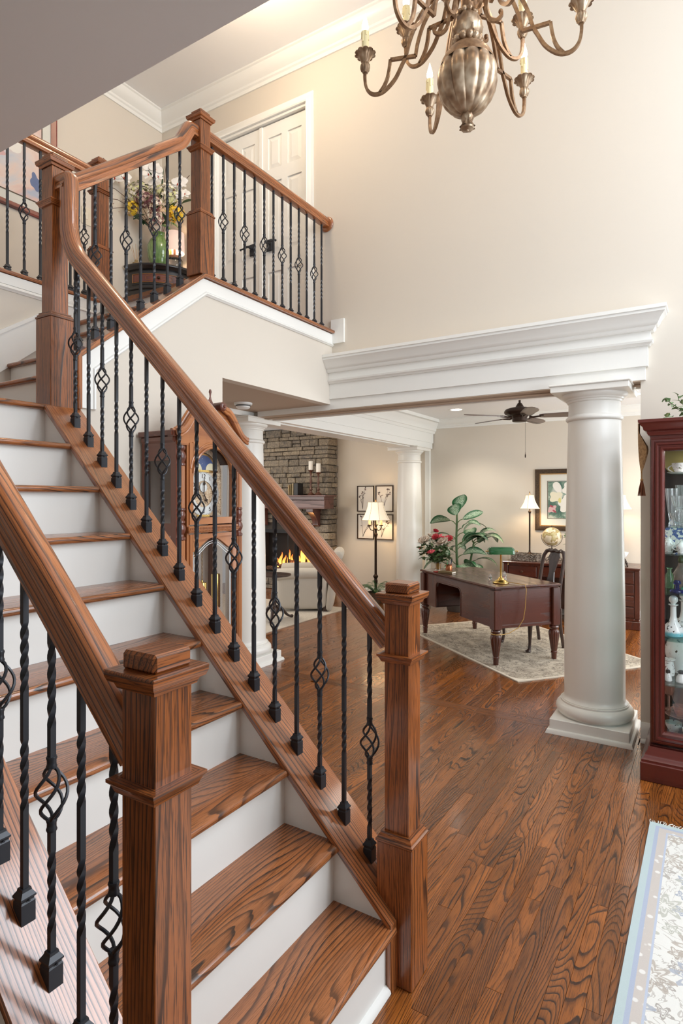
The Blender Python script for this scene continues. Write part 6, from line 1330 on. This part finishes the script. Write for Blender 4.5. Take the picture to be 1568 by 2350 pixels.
# floor lamp
flm=thing('floor_lamp','tall bronze floor lamp with a cream bell shade before the botanical prints','lamp',(8.22,4.48,0))
m=MB(); m.lathe([(0,0),(.15,0),(.155,.015),(.13,.035),(.06,.05),(.04,.075),(.05,.10),(.03,.13),(0,.13)],n=32); part('base',m,DBRONZE,flm)
m=MB(); m.lathe([(.022,.12),(.022,.26),(.030,.27),(.030,.30),(.022,.33),(.040,.36),(.040,.375),(.020,.40),(.019,.98),(.026,1.0),(.034,1.03),(.020,1.05),(.018,1.10),(.030,1.12),(.012,1.14),(.012,1.50)],n=20)
for k in range(6): m.leaf(.06,.03,TR(0,0,1.01,ry=-.8,rz=k*PI/3),bend=1.5,nseg=4)
part('pole',m,DBRONZE,flm)
for k in range(3):
    a=2*PI*k/3+.4; ca,sa=math.cos(a),math.sin(a); m=MB(); m.tube([(r*ca,r*sa,z) for r,z in ((.015,1.12),(.045,1.09),(.085,1.10),(.105,1.14),(.105,1.165))],.008,7); m.lathe([(.0,1.16),(.03,1.165),(.034,1.175),(.020,1.182),(0,1.182)],c=(.105*ca,.105*sa,0),n=16); ar=part('arm',m,DBRONZE,flm); m=MB(); m.lathe([(0,1.18),(.019,1.18),(.019,1.25),(.012,1.253),(0,1.253)],c=(.105*ca,.105*sa,0),n=14); part('candle_sleeve',m,WAX,ar)
bell_shade(flm,.225,.125,1.255,1.535,8); m=MB(); m.lathe([(.004,1.49),(.004,1.545),(.012,1.55),(.014,1.565),(.004,1.585),(0,1.588)],n=12); part('finial',m,BRONZE,flm)
point('lamp_bulb',(8.22,4.48,1.38),10,(1,.70,.40),.04)
# fern
FERN=leafmat('fern frond',srgb(40,84,50),srgb(72,122,72))
fe=thing('potted_fern','feathery green fern on the floor in front of the floor lamp','plant',(8.0,4.36,0)); m=MB(); m.lathe([(0,0),(.11,0),(.14,.15),(.145,.16),(.13,.16),(.12,.13),(0,.13)],n=26); part('pot',m,mat('fern pot',srgb(96,76,58),.6),fe)
rg=random.Random(8)
for k in range(30):
    a=rg.uniform(0,2*PI); L=rg.uniform(.22,.34); up=rg.uniform(1.0,2.4); m=MB(); P_=[]
    for i in range(9):
        q=i/8; P_.append(Vector((math.cos(a)*L*q,math.sin(a)*L*q,.13+L*up*q*(1-q*.75)*.9)))
    m.tube([tuple(p) for p in P_],.002,4)
    for i in range(1,9):
        for sd in (-1,1):
            for q in (0,.5):
                p=P_[i-1].lerp(P_[i],q); m.leaf(.055*(1-.07*i),.016,TR(p.x,p.y,p.z,ry=.15,rz=a+sd*1.1),bend=.4,nseg=2,fold=.1)
    part('frond',m,FERN,fe)
# armchair with pillow, side table, rug
t=NT('cream herringbone upholstery'); g=t.n('ShaderNodeTexCoord').outputs['Object']; wv_=t.n('ShaderNodeTexWave',{'Vector':g,'Scale':40.0,'Distortion':.3}).outputs[1]; n_=t.noise(g,120,2); t.set('Base Color',t.mix(t.math('MULTIPLY',wv_,.35),srgb(204,196,184),srgb(176,168,156))); t.set('Roughness',.95); t.bump(t.math('ADD',wv_,n_),.15,.004); UPH=t.mat
ac=thing('armchair','cream upholstered armchair seen from its side, facing the fire','armchair',(7.10,5.06,.010),R(120))
def puff(a,b_,r,n=4):
    m=MB(); m.box(a,b_,ch=r,ax=None); return m
def soft(name,m,lv,par,mt):
    o=part(name,m,mt,par,smooth=180); md=o.modifiers.new('soft','SUBSURF'); md.levels=lv; md.render_levels=lv; return o
# local +x is the way the chair faces, +y its left side
m=puff((-.30,-.34,.06),(.36,.34,.30),.05); soft('seat_base',m,2,ac,UPH)
m=puff((-.22,-.25,.28),(.40,.25,.46),.07); soft('seat_cushion',m,2,ac,UPH)
for sy in (-1,1):
    m=puff((-.36,sy*.26 if sy>0 else -.42,.02),(.36,.42 if sy>0 else -.26,.52),.05); soft('arm',m,2,ac,UPH)
    m=MB(); m.tube([(-.30,sy*.37,.535),(.05,sy*.37,.53),(.36,sy*.37,.515)],[.075,.078,.082],14); m.sphere((.36,sy*.37,.515),.080,14,10,(.35,1,1)); part('arm_roll',m,UPH,ac,smooth=60)
m=MB(); m.box((-.12,-.33,0),(.10,.33,.54),ch=.07,ax=None,T=TR(-.34,0,.28,ry=-.26)); soft('backrest',m,2,ac,UPH)
m=MB(); m.tube([(-.505,-.34,.775),(-.51,0,.79),(-.505,.34,.775)],[.075,.08,.075],14); m.sphere((-.505,.34,.775),.075,12,8,(1,.4,1)); m.sphere((-.505,-.34,.775),.075,12,8,(1,.4,1)); part('back_roll',m,UPH,ac,smooth=60)
m=MB(); m.box((-.44,-.42,.0),(-.30,.42,.50),ch=.05,ax=None,T=TR(0,0,.02,ry=-.12)); soft('back_panel',m,2,ac,UPH)
for sx in (-.33,.32):
    for sy in (-.36,.36): m=MB(); m.box((sx-.025,sy-.025,0),(sx+.025,sy+.025,.06)); part('foot',m,DARKW,ac)
def pillow(name,label,loc,rot,s,m_):
    m=MB(); n=8; vs=[];fs=[]
    for sgn in (-1,1):
        for i in range(n+1):
            for j in range(n+1):
                x=-1+2*i/n; y=-1+2*j/n; b_=(1-x**4)*(1-y**4); pin=1-.10*(x*x*(1-y*y)+y*y*(1-x*x)); vs.append((x*s*.5*pin*(1-.06*(1-y*y)),y*s*.5*pin*(1-.06*(1-x*x)),sgn*(.004+.06*b_**.6)))
    q=(n+1)**2
    for i in range(n):
        for j in range(n):
            k=i*(n+1)+j; fs.append((q+k,q+k+n+1,q+k+n+2,q+k+1)); fs.append((k,k+1,k+n+2,k+n+1))
    rim=[i*(n+1) for i in range(n+1)]+[n*(n+1)+j for j in range(1,n+1)]+[i*(n+1)+n for i in range(n-1,-1,-1)]+[j for j in range(n-1,0,-1)]
    for a,b_ in zip(rim,rim[1:]+rim[:1]): fs.append((a,b_,q+b_,q+a))
    m.add(vs,fs); t=thing(name,label,'pillow',loc); t.rotation_euler=rot; part('cover',m,m_,t,smooth=180); return t
def chair_pt(x,y,z): 
    a=R(120); return (7.10+x*math.cos(a)-y*math.sin(a),5.06+x*math.sin(a)+y*math.cos(a),.010+z)
pillow('throw_pillow','pale striped throw pillow leaning on the armchair back',chair_pt(-.20,.06,.62),(0,R(-72),R(120)),.40,mat('oatmeal pillow cloth',srgb(208,190,172),.9))
t=NT('floral pillow cloth'); g=t.n('ShaderNodeTexCoord').outputs['Object']; n_=t.noise(g,22,3,.6,.5); t.set('Base Color',t.ramp(n_,[(.35,srgb(226,216,204)),(.5,srgb(206,160,150)),(.58,srgb(120,60,70)),(.66,srgb(150,150,130))])); t.set('Roughness',.9)
pillow('throw_pillow','dark floral throw pillow tucked behind the pale one',chair_pt(-.30,.02,.70),(0,R(-70),R(120)),.42,t.mat)
sd=thing('side_table','round dark pedestal side table in front of the armchair','table',(6.153,4.87,.010))
m=MB(); m.lathe([(0,.565),(.20,.565),(.222,.572),(.226,.580),(.222,.588),(.20,.590),(0,.588)],n=44); part('top',m,DARKW,sd)
m=MB(); m.lathe([(.02,.565),(.05,.55),(.024,.52),(.02,.44),(.034,.36),(.045,.30),(.03,.24),(.03,.16),(.05,.13),(.05,.10),(.02,.07),(0,.07)],n=24); part('pedestal',m,DARKW,sd)
for k in range(3):
    a=2*PI*k/3-.55; ca,sa=math.cos(a),math.sin(a); m=MB(); m.tube([(r*ca,r*sa,z) for r,z in ((.03,.16),(.08,.15),(.13,.10),(.18,.045),(.22,.022),(.25,.02),(.268,.016))],[.026,.026,.022,.018,.016,.024,.014],9); part('foot',m,DARKW,sd)
t=NT('living rug pile'); g=t.attr().outputs['Vector']; s3=t.n('ShaderNodeSeparateXYZ',{0:g}); n_=t.noise(g,90,3,.7); c=t.mix(t.ramp(n_,[(.35,0),(.7,.8)]),srgb(216,208,196),srgb(168,156,142)); t.set('Base Color',c); t.set('Roughness',.95); t.bump(n_,.5,.006)
flat_rug('living_rug','pale shaggy beige rug under the armchair and side table',(6.03,5.72,0),0,2.6,2.52,t.mat,.010)
area('living_ceiling_light',(6.4,5.6,2.79),(6.4,5.6,0),.6,.6,22,(1,.88,.70))

# ============================================================ PASSAGE AND UPPER HALL
sm=thing('smoke_detector','white round smoke detector on the passage ceiling','smoke detector',(3.843,3.376,2.40)); m=MB(); m.lathe([(0,-.048),(.045,-.048),(.058,-.040),(.062,-.022),(.062,-.018),(.075,-.016),(.078,-.004),(.078,0),(0,0)],n=36); part('body',m,mat('white plastic',srgb(232,232,230),.4),sm)
m=MB(); m.lathe([(.0635,-.030),(.0635,-.020)],n=36); part('vent_slot',m,mat('dark slot',srgb(80,78,76),.6),sm)
# corner cabinet, quarter round in plan
cc=thing('corner_cabinet','black and red painted bow-front corner cabinet in the upper hall','cabinet',(4.30,4.90,ZH))
Ar=R(180); A0,A1=PI,PI*1.5
BLK=mat('black painted wood',srgb(38,33,31),.35,coat=.3); REDP=wood('red brown panel',srgb(104,50,38),srgb(60,30,24),srgb(120,60,46),K=4,rough=.35,coat=.3,fine=.15); GOLDL=mat('worn gold line',srgb(170,118,66),.45)
m=MB(); m.lathe([(0,.04),(.42,.04),(.42,.80),(0,.80)],n=24,a0=A0,a1=A1); m.lathe([(0,0),(.44,0),(.44,.05),(.43,.06),(0,.06)],n=24,a0=A0,a1=A1); part('body',m,BLK,cc)
m=MB(); m.lathe([(0,.80),(.445,.80),(.452,.806),(.462,.82),(.475,.826),(.478,.836),(.474,.846),(.0,.846)],n=32,a0=A0,a1=A1); part('top',m,BLK,cc)
m=MB(); m.lathe([(.42,.605),(.432,.608),(.436,.618),(.432,.628),(.42,.63)],n=28,a0=A0,a1=A1); part('waist_moulding',m,BLK,cc)
for a,b_,z0,z1,nm in ((A0+.12,A1-.12,.655,.775,'drawer'),(A0+.10,A0+PI/4-.05,.10,.575,'door'),(A0+PI/4+.05,A1-.10,.10,.575,'door')):
    m=MB(); m.lathe([(.42,z0),(.428,z0),(.428,z1),(.42,z1)],n=14,a0=a,a1=b_); p_=part(nm,m,BLK,cc); d=.045
    m=MB(); m.lathe([(.428,z0+.022),(.4315,z0+.026),(.4315,z1-.026),(.428,z1-.022)],n=12,a0=a+d,a1=b_-d); part('red_panel',m,REDP,p_)
    m=MB()
    for rr_,zz,aa,bb2 in ((.432,z0+.02,a+d-.01,b_-d+.01),(.432,z1-.02,a+d-.01,b_-d+.01)): m.tube([(rr_*math.cos(aa+(bb2-aa)*i/12),rr_*math.sin(aa+(bb2-aa)*i/12),zz) for i in range(13)],.003,5)
    for aa in (a+d-.01,b_-d+.01): m.tube([(.432*math.cos(aa),.432*math.sin(aa),z0+.02),(.432*math.cos(aa),.432*math.sin(aa),z1-.02)],.003,5)
    if nm=='drawer':
        for k in range(2): m.tube([(.4335*math.cos(A0+PI/4+.3*math.cos(q*PI/8)*(1)),.4335*math.sin(A0+PI/4+.3*math.cos(q*PI/8)),(z0+z1)/2+.022*math.sin(q*PI/4+k*PI)) for q in range(9)],.0016,4)
    part('gold_line',m,GOLDL,p_)
m=MB(); q=A0+PI/4; m.sphere((.445*math.cos(q),.445*math.sin(q),.715),.014,12,8); part('knob',m,DBRONZE,cc)
CT=ZH+.847
# vase, flowers, lamp, diffuser on it
t=NT('green crackle glaze'); g=t.n('ShaderNodeTexCoord').outputs['Object']; n_=t.noise(t.scale(g,(1,1,.25)),24,3,.6); t.set('Base Color',t.ramp(n_,[(.35,srgb(84,116,60)),(.55,srgb(116,146,84)),(.7,srgb(146,172,110))])); t.set('Roughness',.15); t.set('Coat Weight',.5)
hv=thing('ceramic_vase','bulbous green glazed vase on the corner cabinet','vase',(4.09,4.69,CT)); m=MB(); m.lathe([(0,0),(.07,0),(.085,.02),(.112,.10),(.122,.17),(.118,.23),(.095,.285),(.07,.31),(.064,.325),(.070,.345),(.078,.352),(.070,.354),(.058,.325),(0,.30)],n=40); part('body',m,t.mat,hv)
fb=thing('flower_arrangement','large arrangement of white orchids, hydrangeas and yellow blooms in the green vase','flowers',(4.09,4.69,CT+.33))
rg=random.Random(33)
FWD=Vector((math.cos(TH),math.sin(TH),0))
def fv(r_,u_,d_=0):
    d_=min(d_,-(max(0,-r_)*.849-.12)/.528)
    return RV*r_+FWD*d_+Vector((0,0,u_))
def orchid(p,r,face):
    """white orchid: five petals and a rust throat"""
    F=Vector(face).normalized(); M=Matrix.Translation(p)@F.to_track_quat('Z','Y').to_matrix().to_4x4()@Matrix.Rotation(rg.uniform(-.4,.4),4,'Z')
    m=MB()
    for k,(an,L,W) in enumerate(((PI/2,1,.75),(PI/2+2.3,.95,.65),(PI/2-2.3,.95,.65),(0.15,1.05,1.0),(PI-.15,1.05,1.0))): m.leaf(r*L,r*W,M@Matrix.Rotation(an,4,'Z')@Matrix.Translation((r*.05,0,.004*k)),bend=.4,nseg=4,fold=.05,shape=petal_shape)
    b_=part('blossom',m,PET['orchid'],fb)
    m=MB(); m.sphere((0,-r*.10,.012),r*.12,10,8,(1,1.2,.8),T=M); m.leaf(r*.26,r*.18,M@TR(0,-r*.12,.012,rz=-PI/2),bend=.6,nseg=3,shape=petal_shape); part('throat',m,PET['throat'],b_)
TOC=-FWD
for r_,u_,s_ in ((-.33,.43,.075),(-.28,.47,.07),(-.045,.60,.065),(.015,.575,.07),(-.06,.53,.06),(.03,.52,.055),(.0,.45,.075),(.255,.47,.065),(.19,.40,.065),(.235,.43,.06),(.13,.385,.05),(.29,.36,.05),(.24,.33,.045)):
    orchid(fv(r_,u_,-.12-rg.uniform(0,.08)),s_,TOC+Vector((rg.uniform(-.4,.4),rg.uniform(-.4,.4),rg.uniform(-.2,.3))))
def cluster(c,R_,n,mats,pr):
    by={}
    for k in range(int(n*1.5)):
        d=Vector((rg.gauss(0,1),rg.gauss(0,1),rg.gauss(0,1))).normalized(); 
        if d.dot(FWD)>.5: d-=FWD*1.2*d.dot(FWD); d.normalize()
        p=c+d*R_*rg.uniform(.65,1.08); M=Matrix.Translation(p)@d.to_track_quat('Z','Y').to_matrix().to_4x4()@Matrix.Rotation(rg.uniform(0,3),4,'Z'); mm=by.setdefault(rg.randrange(len(mats)),MB())
        for q in range(4): mm.leaf(pr*.85,pr*.62,M@Matrix.Rotation(q*PI/2,4,'Z'),bend=.3,nseg=3,fold=.05,shape=petal_shape)
    for k,mm in by.items(): part('flower_cluster',mm,mats[k],fb,kind='stuff')
cluster(fv(-.17,.36,-.10),.13,110,[PET['green'],PET['ivory'],PET['green']],.024)
cluster(fv(.11,.33,-.12),.14,120,[PET['green'],PET['ivory']],.024)
cluster(fv(-.10,.29,-.17),.09,55,[PET['plum'],PET['dusty']],.024)
cluster(fv(.0,.24,-.18),.09,60,[PET['dusty'],PET['plum'],PET['ivory']],.024)
cluster(fv(.0,.12,-.15),.08,50,[PET['dusty'],PET['ivory'],PET['plum']],.022)
cluster(fv(-.22,.21,-.15),.07,44,[PET['yellow']],.026)
cluster(fv(.21,.14,-.17),.08,50,[PET['yellow']],.028)
cluster(fv(.0,.40,-.05),.11,70,[PET['green'],PET['ivory']],.024)
for r0,u0,r1,u1,n in ((-.03,0,-.40,.55,8),(-.02,0,-.42,.30,10),(-.02,0,-.40,.18,10),(-.03,0,-.35,.12,8),(.02,0,.33,.55,7),(0,0,-.02,.66,5),(.02,0,.10,.66,4)):
    a=fv(r0,u0); b_=fv(r1,u1,-.12); mid=(a+b_)/2+Vector((0,0,.10)); pts=[a,(a+mid)/2+Vector((0,0,.03)),mid,(mid+b_)/2+Vector((0,0,.03)),b_]; m=MB(); m.tube(pts,.003,5); part('twig',m,mat('brown twig',srgb(84,58,44),.7),fb)
    if u1<.6: 
        for k in range(n): 
            p=Vector(pts[2]).lerp(b_,k/n)+Vector((rg.uniform(-.03,.03),rg.uniform(-.03,.03),rg.uniform(-.05,.01))); rose(fb,p,.016,PET['ivory' if k%3 else 'dusty'],rg,1,'bud')
for k in range(34):
    a=rg.uniform(0,6.3); p=fv(rg.uniform(-.22,.22),rg.uniform(.05,.42),rg.uniform(-.16,.02)); m=MB(); m.leaf(rg.uniform(.12,.2),rg.uniform(.04,.07),TR(p.x,p.y,p.z,ry=rg.uniform(-1,.2),rz=a),bend=rg.uniform(.3,1.2),nseg=6); part('leaf',m,LEAFD,fb)
for r_,u_,bd in ((.20,.55,1.6),(.27,.50,1.9),(-.16,.55,2.2),(.25,.62,1.4),(.05,.62,.6)):
    p=fv(r_*.5,.25,-.05); d=fv(r_,u_,-.1)-p; m=MB(); m.leaf(.40,.022,Matrix.Translation(p)@Matrix.Rotation(math.atan2(d.y,d.x),4,'Z')@Matrix.Rotation(-1.15,4,'Y'),bend=bd,nseg=10,shape=lambda q:max(.05,1-q**2)); part('grass_blade',m,LEAFD,fb)
hl=thing('table_lamp','small lit table lamp with a pink drum shade and glass base on the corner cabinet','lamp',(4.17,4.565,CT))
m=MB(); m.lathe([(.098,.165),(.094,.36),(.0925,.36),(.0965,.165)],n=40); part('shade',m,shade_mat('pink linen shade',srgb(222,196,184),(1,.72,.55),.35),hl)
m=MB(); m.lathe([(0,.012),(.078,.012),(.080,.02),(.080,.085),(.072,.10),(.05,.105),(.05,.108),(0,.108)],n=32); part('glass_base',m,GLASS,hl)
m=MB(); m.lathe([(0,0),(.082,0),(.082,.012),(0,.012)],n=32); m.lathe([(0,.106),(.062,.106),(.062,.128),(.02,.132),(.012,.14),(.012,.20),(0,.20)],n=28); part('wood_fittings',m,mat('walnut fittings',srgb(122,84,60),.4),hl)
point('lamp_bulb',(4.17,4.565,CT+.25),2.2,(1,.72,.48),.025)
rd=thing('reed_diffuser','small glass reed diffuser with thin reeds on the corner cabinet left','diffuser',(3.925,4.84,CT)); m=MB(); m.lathe([(0,0),(.03,0),(.036,.01),(.036,.04),(.018,.055),(.016,.07),(0,.07)],n=20); part('bottle',m,mat('amber diffuser glass',srgb(190,160,110),.1,trans=.5),rd)
for k in range(8):
    a=2*PI*k/8; m=MB(); m.tube([(0,0,.03),(.05*math.cos(a),.05*math.sin(a),.19+.01*(k%3))],.0016,5); part('reed',m,mat('reed',srgb(196,160,124),.8),rd)
# big painting in a red-brown frame
t=NT('soft watercolour'); g=t.n('ShaderNodeTexCoord').outputs['Object']; n_=t.noise(g,2.6,5,.6,.8); t.set('Base Color',t.ramp(n_,[(.28,srgb(150,170,200)),(.40,srgb(206,206,210)),(.5,srgb(226,206,196)),(.6,srgb(222,190,180)),(.70,srgb(176,186,204)),(.8,srgb(214,206,180))])); t.set('Roughness',.7); WC2=t.mat
REDF=wood('red mahogany frame',srgb(122,48,40),srgb(70,26,22),srgb(136,56,46),K=3,rough=.3,coat=.4,fine=.1,var=.04)
bp,U,Z,Nn=picture('framed_painting','large pastel flower painting in a red wooden frame on the upper hall wall',(1.70,4.93,4.0),(1,0,0),1.43,1.25,.052,.085,REDF,WC2,nrm=(0,-1,0))
blobs(bp,U,Z,Nn,[(1.02,.56,.16,.10,.3,5,MGW[0]),(.93,.42,.06,.04,.2,4,MGW[2]),(.90,.40,.03,.02,.5,0,MGW[3]),(1.24,.30,.05,.08,.2,4,MGW[4]),(.70,.6,.22,.16,.2,5,MGW[0]),(.5,.4,.18,.14,.6,5,MGW[2])])
m=MB(); a_,b2,c2_,d2=.137,1.293,.137,1.113; m.sweep([U*a_+Z*c2_,U*b2+Z*c2_,U*b2+Z*d2,U*a_+Z*d2],[(0,.0065),(0,.010),(.008,.010),(.008,.0065)],up=tuple(Nn),closed=True); part('inner_fillet',m,GILT,bp)
sp=thing('switch_plate','thin cream wall plate on the upper hall wall behind the far newel','switch plate',(3.38,4.93,4.13)); m=MB(); m.box((0,-.008,0),(.10,0,.16),ch=.003,ax=None); part('plate',m,mat('cream plastic',srgb(220,210,190),.4),sp); m=MB(); m.box((.035,-.012,.05),(.065,-.007,.11),ch=.002,ax=None); part('rocker',m,mat('cream rocker',srgb(226,218,200),.4),sp)

# ceiling lamp of the upper hall, just above the edge of the entry ceiling in this view
cl_=thing('ceiling_lamp','frosted flush ceiling lamp of the upper hall','ceiling light',(3.3,2.9,5.62)); m=MB(); m.lathe([(.0,-.12),(.10,-.112),(.16,-.085),(.185,-.04),(.185,-.02)],n=40); part('bowl',m,mat('frosted lit glass',srgb(250,240,220),.5,emis=(1,.82,.58),es=5),cl_); m=MB(); m.lathe([(.185,-.03),(.20,-.028),(.20,0),(0,0)],n=40); part('canopy',m,BRONZE,cl_)
point('hall_lamp_bulb',(3.3,2.9,5.30),30,(1,.79,.55),.12)
